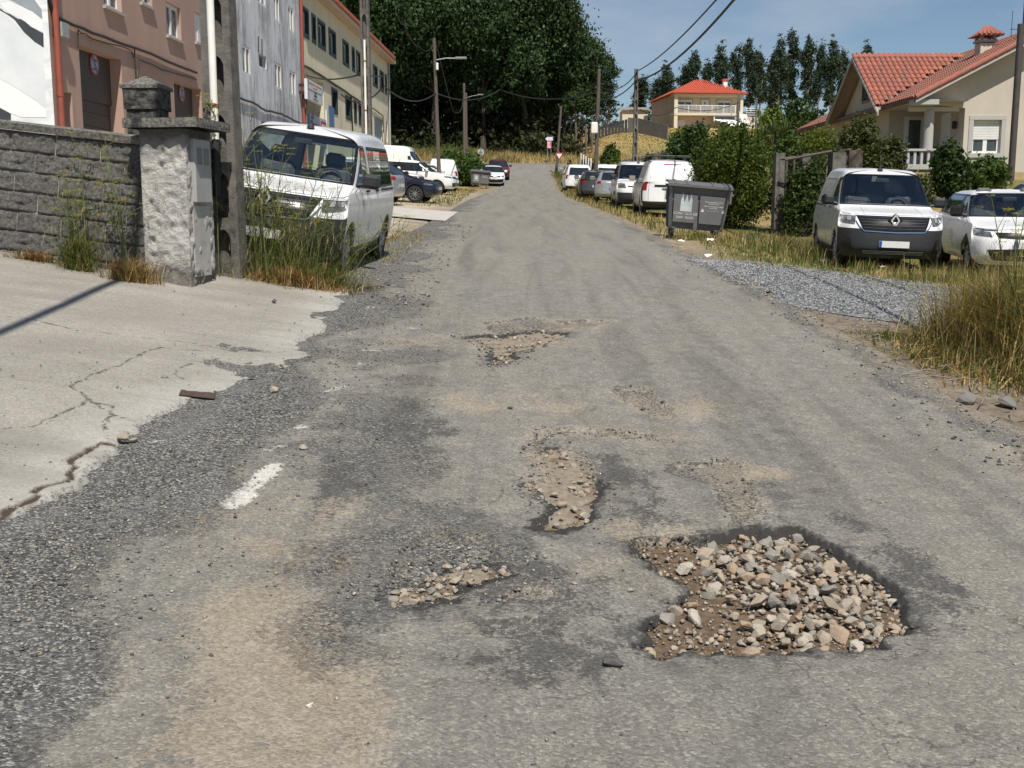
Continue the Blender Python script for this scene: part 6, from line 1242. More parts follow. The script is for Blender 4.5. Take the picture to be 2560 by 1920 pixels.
# --- waste bins
M_BIN=mat('bin_grey',(.15,.148,.152),(.175,.173,.176),scale=3,rough=.5); M_BINL=mat('bin_lid_grey',(.14,.14,.145),(.11,.11,.115),scale=4,rough=.5); M_BINP=mat('bin_print',(.70,.71,.70),(.6,.61,.6),scale=5,rough=.5); M_BINT=mat('bin_print_blue',(.40,.48,.50),(.62,.67,.67),scale=4,rough=.5)
def bin_(x,y,yaw,label,txt=True):
    # local frame: x along the front, -y towards the viewer
    r=empty('waste_bin',(0,0,0),label,'bin','grey wheeled waste bins')
    q=MB(); V=[]; prof=[(.0,.19,.60,.42),(.01,.24,.61,.43),(.0,.62,.645,.475),(0,1.06,.68,.53),(0,1.10,.70,.55),(0,1.16,.70,.55)]
    for _,z,a,b in prof:
        for sx,sy in ((-1,-1),(1,-1),(1,1),(-1,1)):
            c=.07
            V+= [(sx*(a-c),sy*b,z),(sx*a,sy*(b-c),z)] if sx*sy>0 else [(sx*a,sy*(b-c),z),(sx*(a-c),sy*b,z)]
    F_=[tuple(range(8))[::-1]]+[(i*8+k,i*8+(k+1)%8,(i+1)*8+(k+1)%8,(i+1)*8+k) for i in range(len(prof)-1) for k in range(8)]
    q.add(V,F_); q.build('tub',M_BIN,r,local=True)
    q=MB(); V=[]
    n_=9
    for i in range(n_):
        t=i/(n_-1); yy=-.57+t*1.14; zz=1.17+.16*math.sin(math.pi*min(1,t*1.0))**.6*(1 if t<.98 else .9)
        zz=1.17+.055*(1-abs(2*t-1)**2.4)+.05*t
        for sx in (-.71,.71): V.append((sx,yy,zz))
    q.add(V,[(2*i,2*i+1,2*i+3,2*i+2) for i in range(n_-1)]+[tuple(range(0,2*n_,2)),tuple(range(1,2*n_,2))[::-1]]); q.box((0,-.575,1.15),(1.44,.03,.055)); ld=q.build('lid',M_BINL,r,local=True)
    for xx in (-.55,-.28,.28,.55):
        q=MB(); V=[]
        for i in range(n_):
            t=i/(n_-1); zz=1.175+.055*(1-abs(2*t-1)**2.4)+.05*t
            for sx in (-.02,.02): V.append((xx+sx,-.57+t*1.14,zz+.012))
        q.add(V,[(2*i,2*i+1,2*i+3,2*i+2) for i in range(n_-1)]); q.build('lid_rib',M_BINL,ld,local=True)
    for sx in (-1,1):
        q=MB(); q.tube([(sx*.78,.1,1.02),(sx*.78,-.1,1.02)],.028,8); q.box((sx*.74,0,1.02),(.1,.05,.05)); q.build('lifting_trunnion',M_BIN,r,local=True)
        q=MB(); q.cbox((sx*.705,-.3,.95),(.06,.1,.3),None,.02); q.build('side_handle',M_BIN,r,local=True)
    # front panels, ribs
    def fy(z): return -(.43+(z-.24)*(.10/.86))
    sl=Matrix.Rotation(math.atan(.10/.86),3,'X')
    for a,b in ((-.56,-.03),(.02,.58)):
        q=MB(); q.poly([(a+.03,fy(.34)-.004,.34),(b-.01,fy(.34)-.004,.34),(b,fy(.95)-.004,.95),(a,fy(.95)-.004,.95)],(0,.01,0)); q.build('front_panel',M_BIN,r,local=True)
    for a in (-.30,):
        q=MB(); q.box((a,fy(.45)-.010,.45),(.03,.012,.22),sl); q.build('front_rib',M_BIN,r,local=True)
    for sx in (-.5,.47):
        for sy in (-.33,.33):
            q=MB(); q.lathe([(.03,-.03),(.085,-.03),(.1,-.018),(.1,.018),(.085,.03),(.03,.03)],(sx,sy,.10),'X',16); wv=q.build('caster_wheel',M_TYRE,r,local=True,smooth=True); q=MB(); q.box((sx-.045,sy,.15),(.008,.07,.13)); q.box((sx+.045,sy,.15),(.008,.07,.13)); q.box((sx,sy,.21),(.1,.09,.02)); q.build('caster_fork',M_GALV,wv,local=True)
    fr=lambda a,z: frame4((a,fy(z)-.0075,z),(1,0,0),Vector((0,-.115,1)))
    # municipal mark: three spires over two lines of lettering
    q=MB(); T_=[(-.13,0),(.13,0),(.125,.26),(.10,.33),(.094,.42),(.088,.33),(.06,.25),(.05,.20),(.035,.24),(.0,.37),(-.035,.24),(-.05,.20),(-.06,.25),(-.088,.33),(-.094,.42),(-.10,.33),(-.125,.26)]
    mf=fr(-.27,.58)
    q.add([mf@Vector((a,b_,.001)) for a,b_ in T_],[tuple(range(len(T_)))]); q.build('cathedral_mark',M_BINT,r,local=True)
    if txt:
        text_part('lettering','CONCELLO DE',.078,fr(-.27,.530),M_BINP,r,local=True,bold=.0005); text_part('lettering','SANTIAGO',.078,fr(-.27,.445),M_BINP,r,local=True,bold=.0005)
        text_part('lettering','Horario de depósito do lixo',.034,fr(.33,.83),M_BINP,r,local=True,bold=.0008); text_part('lettering','de 20:00 a 23:00',.034,fr(.33,.79),M_BINP,r,local=True,bold=.0008); text_part('lettering','Teléfono de atención ao cliente',.034,fr(.33,.735),M_BINP,r,local=True,bold=.0008); text_part('lettering','900 100 400',.034,fr(.33,.695),M_BINP,r,local=True,bold=.0008)
        text_part('lettering','www.santiagodecompostela.gal',.022,fr(.33,.635),M_BINP,r,local=True)
        for a in (.10,.56):
            q=MB(); T_=[(-.03,0),(.03,0),(.035,.02),(.01,.07),(-.01,.07),(-.035,.02)]; mf=fr(a,.60); q.add([mf@Vector((c,d,.001)) for c,d in T_],[tuple(range(6))]); q.build('recycling_mark',M_BINP,r,local=True)
    else:
        q=MB(); mf=fr(-.27,.5); q.add([mf@Vector(p) for p in ((-.17,0,.001),(.17,0,.001),(.17,.04,.001),(-.17,.04,.001))],[(0,1,2,3)]); q.build('lettering_band',M_BINP,r,local=True); q=MB(); mf=fr(.33,.78); q.add([mf@Vector(p) for p in ((-.17,0,.001),(.17,0,.001),(.17,.03,.001),(-.17,.03,.001))],[(0,1,2,3)]); q.build('lettering_band',M_BINP,r,local=True)
    e=.4; zx=(g(x+e,y)-g(x-e,y))/(2*e)*1.6; zy=(g(x,y+e)-g(x,y-e))/(2*e)
    X_=Vector((math.cos(yaw),math.sin(yaw),math.cos(yaw)*zx+math.sin(yaw)*zy)).normalized(); Y_=Vector((-math.sin(yaw),math.cos(yaw),-math.sin(yaw)*zx+math.cos(yaw)*zy)); Z_=X_.cross(Y_).normalized(); Y_=Z_.cross(X_)
    r.matrix_world=Matrix(((X_.x,Y_.x,Z_.x,x),(X_.y,Y_.y,Z_.y,y),(X_.z,Y_.z,Z_.z,g(x,y)-.01),(0,0,0,1))); return r
bin_(4.12,25.6,-.06,'grey wheeled waste bin lettered CONCELLO DE SANTIAGO on the right verge')
bx_=at(1200,470,80); bin_(bx_.x-.05,80.5,.02,'grey wheeled waste bin beside the hedge and the white hatchback',False)
# rusty plate on the apron edge, litter
rp_=gr(495,990); q=MB(); q.box((rp_.x,rp_.y,rp_.z+.016),(.24,.22,.006),Matrix.Rotation(.145,3,'Y')@Matrix.Rotation(.2,3,'Z')); o=q.build('rusty_plate',mat('rusty_iron',(.06,.042,.036),(.10,.062,.048),scale=20,rough=.9,bump=.5),None,loc=(rp_.x,rp_.y,rp_.z)); tag(o,'small rusty iron plate lying at the apron edge','plate')
LIT=[((1700,609),'white scrap of paper by the waste bin','white'),((1776,605),'crumpled white litter under the waste bin','white'),((1829,602),'orange litter on the bare soil right of the bin','orange'),((1885,606),'black plastic sheet on the bare soil','black'),((2061,657),'white wrapper in the grass before the panel van','white'),((2210,676),'white litter in front of the panel van wheels','white'),((1770,646),'pale torn paper at the gravel drive corner','white')]
for k,((u,v_),lb,cn) in enumerate(LIT):
    p=gr(u,v_); s_=.10 if cn!='black' else .3; q=MB(); rr=random.Random(k); V=[(p.x+s_*(i/3-.5)*1.6,p.y+s_*(j/3-.5),p.z+.02+rr.random()*s_*.7) for i in range(4) for j in range(4)]; q.add(V,[(i*4+j,i*4+j+1,(i+1)*4+j+1,(i+1)*4+j) for i in range(3) for j in range(3)])
    o=q.build('litter',{'white':M_PVC,'orange':mat('orange_plastic',(.55,.13,.05),scale=5),'black':M_BLACK}[cn],None,loc=tuple(p)); tag(o,lb,'litter')
# ------------------------------------------------------------------ RIGHT HOUSE (gable towards the street)
M_HW=None
m,nt,b=newmat('beige_render'); n=N(nt); c=n.mix(n.ramp(n.noise(n.obj(),.6,4),[(.35,0.),(.7,1.)]),(.53,.48,.40),(.45,.41,.345)); c=n.mix(n.ramp(n.noise(n.obj((1,1,.2)),2,6,.65),[(.5,0.),(.75,.45)]),c,(.36,.33,.28)); n.l(c,b.inputs['Base Color']); b.inputs['Roughness'].default_value=.95; n.bump(n.noise(n.obj(),25,5,.7),.2,.02,b); M_HW=m
M_STONEF=mat('granite_trim',(.44,.43,.41),(.36,.355,.34),scale=60,rough=.85); M_TILE=mat('clay_tile',(.36,.13,.095),(.29,.105,.078),scale=9,rough=.85,c3=(.27,.125,.09)); M_TILEB=mat('clay_tile_weathered',(.30,.125,.09),(.24,.11,.08),scale=12,rough=.9,c3=(.18,.13,.10))
HX,HY=15.65,44.3; ZE=5.95; SL=.522
base=2.0
hs=empty('tiled_house',(18,45,base),'beige house with red clay tile roofs and a covered porch','house')
XR=21.1; HWY=45.0
def hbox(name,c,d,m,par=hs,**k):
    q=MB(); q.cbox(c,d,None,k.get('b',.006)); return q.build(name,m,par)
# gable wall with window opening
wx0,wx1,wz0,wz1=at(2453,0,HWY).x,at(2524,0,HWY).x,at(2490,383,HWY).z,at(2490,300,HWY).z
q=MB(); xw0=17.86
def roofz(x): return ZE+SL*(x-HX)-.12
xs_=[xw0,wx0,wx1,XR]; 
for a,b_ in zip(xs_[:-1],xs_[1:]):
    if a==wx0: q.add([(a,HWY,base),(b_,HWY,base),(b_,HWY,wz0),(a,HWY,wz0)],[(0,1,2,3)]); q.add([(a,HWY,wz1),(b_,HWY,wz1),(b_,HWY,roofz(b_)),(a,HWY,roofz(a))],[(0,1,2,3)])
    else: q.add([(a,HWY,base),(b_,HWY,base),(b_,HWY,roofz(b_)),(a,HWY,roofz(a))],[(0,1,2,3)])
for a in (wx0,wx1): q.quad((a,HWY,wz0),(a,HWY+.25,wz0),(a,HWY+.25,wz1),(a,HWY,wz1))
q.quad((wx0,HWY,wz0),(wx1,HWY,wz0),(wx1,HWY+.25,wz0),(wx0,HWY+.25,wz0)); q.quad((wx0,HWY,wz1),(wx1,HWY,wz1),(wx1,HWY+.25,wz1),(wx0,HWY+.25,wz1))
q.quad((xw0,HWY,base),(xw0,HWY+4,base),(xw0,HWY+4,roofz(xw0)),(xw0,HWY,roofz(xw0)))      # porch return
q.quad((16.2,HWY+4,base),(xw0,HWY+4,base),(xw0,HWY+4,5.95),(16.2,HWY+4,5.95)); q.quad((16.2,HWY+4,base),(16.2,62,base),(16.2,62,5.95),(16.2,HWY+4,5.95)); q.quad((16.2,62,base),(XR+5.2,62,base),(XR+5.2,62,5.9),(16.2,62,5.9)); q.quad((XR+5.2,HWY,base),(XR+5.2,62,base),(XR+5.2,62,5.9),(XR+5.2,HWY,5.9)); q.add([(XR,HWY,base),(XR+5.2,HWY,base),(XR+5.2,HWY,roofz(XR)-SL*5.2),(XR,HWY,roofz(XR))],[(0,1,2,3)])
q.build('wall',M_HW,hs)
# triangle over the porch, beam
q=MB(); q.poly([(HX+.25,HWY,ZE-.12),(xw0-.003,HWY,ZE-.30),(xw0-.003,HWY,roofz(xw0)),(HX+.5,HWY,roofz(HX+.5))],(0,.2,0)); q.build('porch_gable',M_HW,hs)
hbox('porch_beam',((HX+xw0)/2-.1,HWY+.11,ZE-.34),(xw0-HX-.25,.21,.16),M_HW); hbox('eave_bracket',(HX+.45,HWY-.35,ZE-.12),(1.0,.5,.20),M_STONEF)
q=MB(); q.tube([(16.5,HWY+.1,4.02),(16.5,HWY+.1,5.55)],.19,16); q.build('column',M_STONEF,hs,smooth=True)
hbox('porch_floor',(16.6,46.6,3.35),(2.7,4.2,.2),M_STONEF); hbox('porch_base_wall',(16.6,46.7,2.6),(2.5,3.9,1.3),M_HW); hbox('balustrade_rail',(16.55,HWY+.05,4.03),(2.6,.22,.09),M_STONEF)
for k in range(9):
    hbox('baluster',(15.45+k*.27,HWY+.05,3.71),(.11,.11,.54),M_STONEF,b=.02)
for k in range(8): hbox('baluster',(15.35,HWY+.45+k*.45,3.71),(.11,.11,.54),M_STONEF,b=.02)
hbox('balustrade_rail',(15.35,47.0,4.03),(.22,3.7,.09),M_STONEF)
q=MB(); q.box((17.3,HWY+3.97,4.6),(.9,.05,2.1)); pd=q.build('porch_door',M_WHITE,hs); q=MB(); q.box((17.3,HWY+3.93,4.75),(.5,.03,1.5)); q.build('pane',M_PANE,pd)
q=MB(); q.box((xw0-.03,HWY+1.8,4.55),(.05,.95,2.1)); q.build('porch_door',M_WHITE,hs)
q=MB(); q.cbox((xw0-.12,HWY+.7,5.05),(.16,.16,.32),None,.04); q.build('wall_lantern',M_BLACK,hs)
# window
e=.18
for nm,c,d in (('stone_lintel',((wx0+wx1)/2,HWY-.01,wz1+e/2),(wx1-wx0+2*e,.06,e-.004)),('stone_sill',((wx0+wx1)/2,HWY-.02,wz0-e/2),(wx1-wx0+2*e,.09,e-.004)),('stone_jamb',(wx0-e/2,HWY-.008,(wz0+wz1)/2),(e-.004,.055,wz1-wz0)),('stone_jamb',(wx1+e/2,HWY-.008,(wz0+wz1)/2),(e-.004,.055,wz1-wz0))): hbox(nm,c,d,M_STONEF)
q=MB()
for a,b_,c,d in ((wx0,wx1,wz0,wz0+.09),(wx0,wx0+.09,wz0+.09,wz1),(wx1-.09,wx1,wz0+.09,wz1),((wx0+wx1)/2-.08,(wx0+wx1)/2+.08,wz0+.09,wz1)): q.box(((a+b_)/2,HWY+.17,(c+d)/2),(b_-a,.06,d-c))
wn=q.build('window',M_WHITE,hs); q=MB(); q.box(((wx0+wx1)/2,HWY+.19,(wz0+wz1)/2),(wx1-wx0-.1,.02,wz1-wz0-.05)); q.build('pane',M_PANE,wn)
zsh=wz0+(wz1-wz0)*.42; ns=12
for k in range(ns):
    z0=zsh+k*(wz1-zsh)/ns; q=MB(); q.box(((wx0+wx1)/2,HWY+.125,z0+(wz1-zsh)/ns/2),(wx1-wx0-.06,.022,(wz1-zsh)/ns-.008)); q.build('shutter_slat',M_WHITE,wn)
# roofs: boards under, then tiles
def roofplane(o,ax,up,nA,nB,m,par,name,under=True):
    q=MB(); A=Vector(o); a=Vector(ax); u=Vector(up); n_=a.cross(u).normalized()
    if n_.z<0: n_=-n_
    q.poly([A,A+a,A+a+u,A+u],n_*.05); return q.build(name,m,par),n_
RB=mat('roof_board',(.30,.24,.19),(.24,.2,.16),scale=4,rough=.9)
rL=5.45
main=Vector((HX,HY,ZE)); upv=Vector((rL,0,rL*SL))
rb,nm_=roofplane(main,(0,18,0),upv,0,0,RB,hs,'main_roof'); roofplane((HX+2*rL,HY,ZE),(0,18,0),(-rL,0,rL*SL),0,0,RB,hs,'main_roof')
# fascia on the rake
q=MB(); q.poly([(HX,HY-.02,ZE-.16),(HX+rL,HY-.02,ZE+rL*SL-.16),(HX+rL,HY-.02,ZE+rL*SL+.03),(HX,HY-.02,ZE+.03)],(0,.08,0)); q.build('rake_board',M_STONEF,rb)
q=MB(); q.poly([(HX-.02,HY,ZE-.10),(HX-.02,HY+18,ZE-.10),(HX-.02,HY+18,ZE+.02),(HX-.02,HY,ZE+.02)],(.05,0,0)); q.build('eave_gutter',mat('gutter_brown',(.16,.075,.05),(.12,.06,.045),scale=4,rough=.6),rb)
q=MB(); q.quad((HX+.05,HY+.1,ZE-.06),(HX+.05,HY+17.8,ZE-.06),(17.8,HY+17.8,ZE-.07),(17.8,HY+.1,ZE-.07)); q.build('soffit',M_HW,rb)
tl=MB(); n_=8; Ln_=.46
V=[]
for (yy,k) in ((0,1.),(Ln_,.86)):
    for i in range(n_): a=math.pi*i/(n_-1); V.append((math.cos(a)*.115*k,yy,math.sin(a)*.085*k+(.02 if yy==0 else 0)))
tl.add(V,[(i,i+1,n_+i+1,n_+i) for i in range(n_-1)])
def tile_mesh(name,m):
    me=bpy.data.meshes.new(name); me.from_pydata([tuple(p) for p in tl.v],[],tl.f); me.polygons.foreach_set('use_smooth',[True]*len(me.polygons)); me.materials.append(m); return me
TMES=[tile_mesh('tile',M_TILE),tile_mesh('tile',M_TILEB),tile_mesh('tile',mat('clay_tile_bright',(.41,.145,.09),(.35,.125,.08),scale=8,rough=.85))]
def tilefield(o,a,u,inside,sp=.235,ln=.38,parent=None,first=0,pick=None):
    # o: eave corner, a: unit along eave, u: unit up slope; returns transforms of all tiles inside
    nn=a.cross(u).normalized(); nn=nn if nn.z>0 else -nn; out=[]
    j=0
    while j*ln<12:
        i=0
        while i*sp<18.5:
            p=o+a*(i*sp+sp/2)+u*(j*ln)+nn*.055
            if inside(p): out.append(Matrix(((a.x,u.x,nn.x,p.x),(a.y,u.y,nn.y,p.y),(a.z,u.z,nn.z,p.z),(0,0,0,1))))
            i+=1
        j+=1
    return out
# dormer wing: gable end in plane x=HX, ridge along x
wy0,wy1=48.1,55.4; wyc=(wy0+wy1)/2; ZR=at(2125,144,wyc).z; ZWB=ZE+.02; ws=(ZR-ZWB)/(wyc-wy0)
xv=HX+(ZR-ZE)/SL
def wing_z(y): return ZWB+ws*(min(y,wy1+wy0-y)-wy0)
q=MB(); 
for (ya,yb) in ((wy0-.35,wyc),(wy1+.35,wyc)):
    za=ZWB-ws*.35; q.add([(HX-.35,ya,za),(HX-.35,yb,ZR),(xv,yb,ZR),(HX+(za-ZE)/SL+.0,ya,za)],[(0,1,2,3)])
wr_=q.build('wing_roof',RB,hs)
q=MB(); q.add([(HX+.35,wy0+.2,ZWB),(HX+.35,wy1-.2,ZWB),(HX+.35,wyc,ZR-.15)],[(0,1,2)]); q.build('wing_gable_wall',M_HW,hs)
q=MB(); q.cbox((HX+.32,wyc-.1,ZWB+1.25),(.06,1.0,1.5),None,.01); gwn=q.build('wing_window',mat('grey_frame2',(.22,.21,.2),(.18,.17,.165),scale=4),hs); q=MB(); q.box((HX+.28,wyc-.1,ZWB+1.25),(.02,.8,1.3)); q.build('pane',M_PANE,gwn)
for (ya,) in ((wy0-.35,),(wy1+.35,)):
    q=MB(); za=ZWB-ws*.35; q.poly([(HX-.36,ya,za-.14),(HX-.36,wyc,ZR-.14),(HX-.36,wyc,ZR+.02),(HX-.36,ya,za+.02)],(.05,0,0)); q.build('barge_board',M_STONEF,wr_)
a_=Vector((1,0,0)); u_=Vector((0,1,ws)).normalized()
Tw=tilefield(Vector((HX-.35,wy0-.30,ZWB-ws*.30)),a_,u_,lambda p: p.y<wyc-.1 and p.z>ZE+SL*(p.x-HX)+.02)
a2=Vector((0,1,0)); u2=Vector((1,0,SL)).normalized()
Tm=tilefield(Vector((HX-.06,HY+.0,ZE-.02)),a2,u2,lambda p: p.x<HX+rL-.1 and p.y<HY+17.8 and not (wy0-.2<p.y<wy1+.2 and p.z<wing_z(p.y)))
def put(T,par,cap):
    for k,t in enumerate(T[:cap]):
        ob=bpy.data.objects.new('tile',TMES[rnd.choice((0,0,0,1,2))] if par is wr_ else TMES[rnd.choice((0,1,1))]); C.objects.link(ob); ob.parent=par; ob.matrix_local=Matrix.Translation(-wl(par))@t@Matrix.Rotation(rnd.uniform(-.02,.02),4,'Z')
    if len(T)>cap:
        Vt=np.array([p[:] for p in tl.v]); W_=[]
        for t in T[cap:]: M_=np.array(t); W_.append(Vt@M_[:3,:3].T+M_[:3,3])
        nv=len(Vt); Ft=np.array([f for f in tl.f]); FF=(Ft[None]+nv*np.arange(len(W_))[:,None,None]).reshape(-1,4)
        o=npmesh('tile_field',np.concatenate(W_),FF,M_TILEB,par,smooth=True); o['kind']='stuff'
Tw.sort(key=lambda t:(t[1][3])); put(Tw,wr_,300); Tm.sort(key=lambda t:t[1][3]); put(Tm,rb,300)
q=MB(); 
for k in range(24):
    x_=HX-.3+k*.24
    if x_<xv: q.tube([(x_,wyc,ZR+.04),(x_+.26,wyc,ZR+.055)],.11,7)
q.build('ridge_tile',M_TILE,wr_,kind='stuff')
for k in range(13):
    t=k*.42; q=MB(); q.tube([(HX+t,HY+.02,ZE+t*SL+.06),(HX+t+.45,HY+.02,ZE+(t+.45)*SL+.075)],.12,7); q.build('rake_tile',M_TILE,rb,smooth=True)
# chimney
ch=Vector((19.72,48,0)); zc0=ZE+SL*(19.7-HX)-.3; zc1=at(2425,97,48).z; q=MB(); q.cbox((ch.x,ch.y,(zc0+zc1)/2-.1),(.62,.62,zc1-zc0-.2),None,.01); chm=q.build('chimney',mat('cream_chimney',(.58,.53,.42),(.46,.42,.34),scale=3,rough=.9),hs)
q=MB(); q.cbox((ch.x,ch.y,zc1-.12),(.74,.74,.10),None,.01); q.build('chimney_band',M_STONEF,chm)
for sx in (-1,1):
    for sy in (-1,1): q=MB(); q.box((ch.x+sx*.26,ch.y+sy*.26,zc1),(.12,.12,.18)); q.build('cap_post',M_STONEF,chm)
q=MB(); zt4=at(2425,66,48).z; h_=.56; V=[(ch.x+a*h_,ch.y+b_*h_,zc1+.08) for a,b_ in((-1,-1),(1,-1),(1,1),(-1,1))]+[(ch.x,ch.y,zt4)]; q.add(V,[(0,1,4),(1,2,4),(2,3,4),(3,0,4),(0,3,2,1)]); cp=q.build('chimney_cap',M_TILE,chm)
for k in range(6):
    t=-.5+k*.2; q=MB(); q.tube([(ch.x+t,ch.y-h_-.02,zc1+.09),(ch.x+t*.2,ch.y-.1,zt4-.03)],.07,6); q.build('cap_tile',M_TILE,cp)
# antenna
q=MB(); ax0=at(2558,60,46); q.tube([(ax0.x,46,roofz(ax0.x)),(ax0.x,46,ax0.z+1)],.03,6); q.tube([(ax0.x-.5,46,ax0.z-.2),(ax0.x+.3,46,ax0.z-.2)],.015,5); q.tube([(ax0.x-.45,46,ax0.z+.5),(ax0.x-.45,46,ax0.z-.5)],.012,5); q.build('antenna',M_WIRE,hs)
# ------------------------------------------------------------------ HILLSIDE HOUSE
HC=at(1687,240,160); fx_=Vector((13.4,1.6,0)).normalized(); fd=Vector((-1.6,13.4,0)).normalized(); hz0=g(HC.x+4,161)-.5
yh=empty('hillside_house',(HC.x,HC.y,hz0),'two storey yellow house with red hipped roof and balcony on the hill','house')
ZEV=at(1687,231,160).z; ZBF=at(1687,285,160).z; WW,DD=9.9,13.4
M_YH=mat('house_yellow',(.64,.59,.46),(.59,.54,.42),scale=1,rough=.9); M_YHSHADE=mat('house_shaded_side',(.42,.39,.33),(.36,.34,.29),scale=1,rough=.9); M_PKW=mat('house_pinkish',(.60,.52,.46),(.54,.47,.42),scale=1,rough=.9); M_RTB=mat('bright_roof_tile',(.50,.10,.055),(.42,.085,.05),scale=3,rough=.8)  # side wall: the yellow greyed down, its shade put into the colour
O=Vector((HC.x,HC.y,0))
def H3(a,b_,z): p=O+fx_*a+fd*b_; return Vector((p.x,p.y,z))
HR=Matrix(((fx_.x,fd.x,0),(fx_.y,fd.y,0),(0,0,1)))
def hb(name,a0,a1,b0,b1,z0,z1,m,par=yh):
    q=MB(); q.box((H3(a0,b0,z0)+H3(a1,b1,z1))/2,(a1-a0,b1-b0,z1-z0),HR); return q.build(name,m,par)
bal=1.9
hb('upper_wall',0.02,WW-.02,bal,DD,ZBF+.2,ZEV-.2,M_YH); hb('lower_wall',.3,WW-1,bal*.7,DD-.02,hz0-.5,ZBF-.15,M_PKW); hb('side_wall',-.02,.28,.3,DD,hz0-.5,ZEV-.2,M_YHSHADE); hb('corner_pier',-.05,.45,-.05,.25,hz0-.5,ZEV-.2,M_YH); hb('corner_pier',WW-.4,WW,-.05,.25,ZBF,ZEV-.2,M_YH)
hb('balcony_slab',-.05,WW,-.1,bal+.1,ZBF-.15,ZBF+.2,M_YH); hb('eave_beam',-.1,WW+.1,-.1,bal+.1,ZEV-.45,ZEV-.15,M_YH)
def hpane(a0,a1,z0,z1,door=False):
    hb('stone_surround',a0-.22,a1+.22,bal-.03,bal+.05,z0-(.2 if not door else 0),z1+.22,M_GALV if 0 else M_STONEF); w_=hb('door' if door else 'window',a0,a1,bal-.06,bal-.02,z0,z1,M_WHITE)
    if door:
        for k in range(3): hb('pane',(a0+a1)/2-.1,(a0+a1)/2+.1,bal-.08,bal-.06,z0+.3+k*.5,z0+.62+k*.5,M_PANE,w_)
    else:
        mid=(a0+a1)/2
        for x0,x1 in ((a0+.1,mid-.06),(mid+.06,a1-.1)): hb('pane',x0,x1,bal-.08,bal-.06,z0+.1,z0+(z1-z0)*.72,M_PANE,w_)
sc_=lambda px:(px-640)/(1840-640)*WW
zz=lambda v:at(1700,180+v*.1356,160).z
hpane(sc_(760),sc_(1000),zz(640),zz(485)); hpane(sc_(1455),sc_(1695),zz(640),zz(490)); hpane(sc_(1170),sc_(1300),zz(770)+.2,zz(480),True)
q=MB(); q.tube([H3(.2,-.05,ZBF+1.2),H3(WW-1,-.05,ZBF+1.2)],.05,5); rl=q.build('balcony_rail',M_WHITE,yh)
for k in range(46): 
    a=.3+k*(WW-1.4)/45; q=MB(); q.box(H3(a,-.05,ZBF+.7),(.05 if k%9 else .12,.05,.98)); q.build('railing_bar',M_WHITE,rl)
hb('lower_window',sc_(1030),sc_(1165),bal*.7-.05,bal*.7-.01,zz(1075),zz(945),M_WHITE); hb('lower_door',sc_(665),sc_(870),bal*.7-.05,bal*.7-.01,zz(1080),zz(875),M_WHITE); hb('lower_glass',sc_(1350),sc_(1700),-.05,.0,zz(890),zz(815),M_PANE); hb('lower_glass_frame',sc_(1330),sc_(1730),.01,.06,zz(900),zz(800),M_WHITE)
# roof
q=MB(); e_=.6; ZRF=at(1750,205,165).z; V=[H3(-e_,-e_,ZEV-.1),H3(WW+e_,-e_,ZEV-.1),H3(WW+e_,DD+e_,ZEV-.1),H3(-e_,DD+e_,ZEV-.1),H3(WW*.42,WW*.5,ZRF+.3),H3(WW*.58,DD-WW*.5,ZRF+.3)]; q.add(V,[(0,1,4),(1,2,5,4),(2,3,5),(3,0,4,5),(0,3,2,1)]); hr_=q.build('roof',M_RTB,yh)
N_=34
for k in range(N_):
    a=-e_+.15+k*(WW+2*e_-.3)/(N_-1); t=1-abs((a+e_)/(WW+2*e_)*2-1)
    s0=H3(a,-e_,ZEV-.07); t=min(1,t*1.12); top=H3(a,-e_+(WW*.5+e_)*t,ZEV-.07+(ZRF+.4-ZEV)*t); q=MB(); q.tube([s0,top],.1,5); q.build('tile_row',M_RTB,hr_)
hb('chimney',WW-1.7,WW-1.1,4,4.6,ZEV,ZEV+2.2,M_PVC); hb('chimney_cap',WW-1.85,WW-.95,3.85,4.75,ZEV+2.2,ZEV+2.4,M_RTB)
# stair on the right
for k in range(11): hb('stair_step',WW-.9+.0,WW+.4,-.6-k*.28,-.3-k*.28,hz0,ZBF-k*.24,M_PVC)
q=MB(); q.tube([H3(WW-.9,-.3,ZBF+1.0),H3(WW-.9,-3.4,ZBF-1.5)],.05,5); q.tube([H3(WW-.9,-.3,ZBF+.5),H3(WW-.9,-3.4,ZBF-2.)],.04,5); q.build('stair_rail',M_WHITE,yh)
hb('stair_wall',WW-.1,WW+1.6,-1.5,1.5,hz0-.5,ZBF-.6,M_PKW)
for k in range(5): hb('landing_bar',WW-.1,WW+1.6,-1.5,-1.45,ZBF-.5+k*.3,ZBF-.42+k*.3,M_WHITE)
q=MB(); A,B_,D_=H3(sc_(1240),-2.5,zz(890)),H3(sc_(1640),-1,zz(885)),H3(sc_(1800),-4,zz(1030)); E_=H3(sc_(1420),-5,zz(1040)); V=[]
for i in range(6):
    for j in range(6): p=A.lerp(B_,i/5).lerp(E_.lerp(D_,i/5),j/5); V.append(p-Vector((0,0,.5*math.sin(math.pi*i/5)*math.sin(math.pi*j/5))))
q.add(V,[(i*6+j,i*6+j+1,(i+1)*6+j+1,(i+1)*6+j) for i in range(5) for j in range(5)]); o=q.build('sail_shade',M_PVC,None,smooth=True,loc=tuple(A)); tag(o,'white sail shade stretched in front of the hillside house','sail shade')
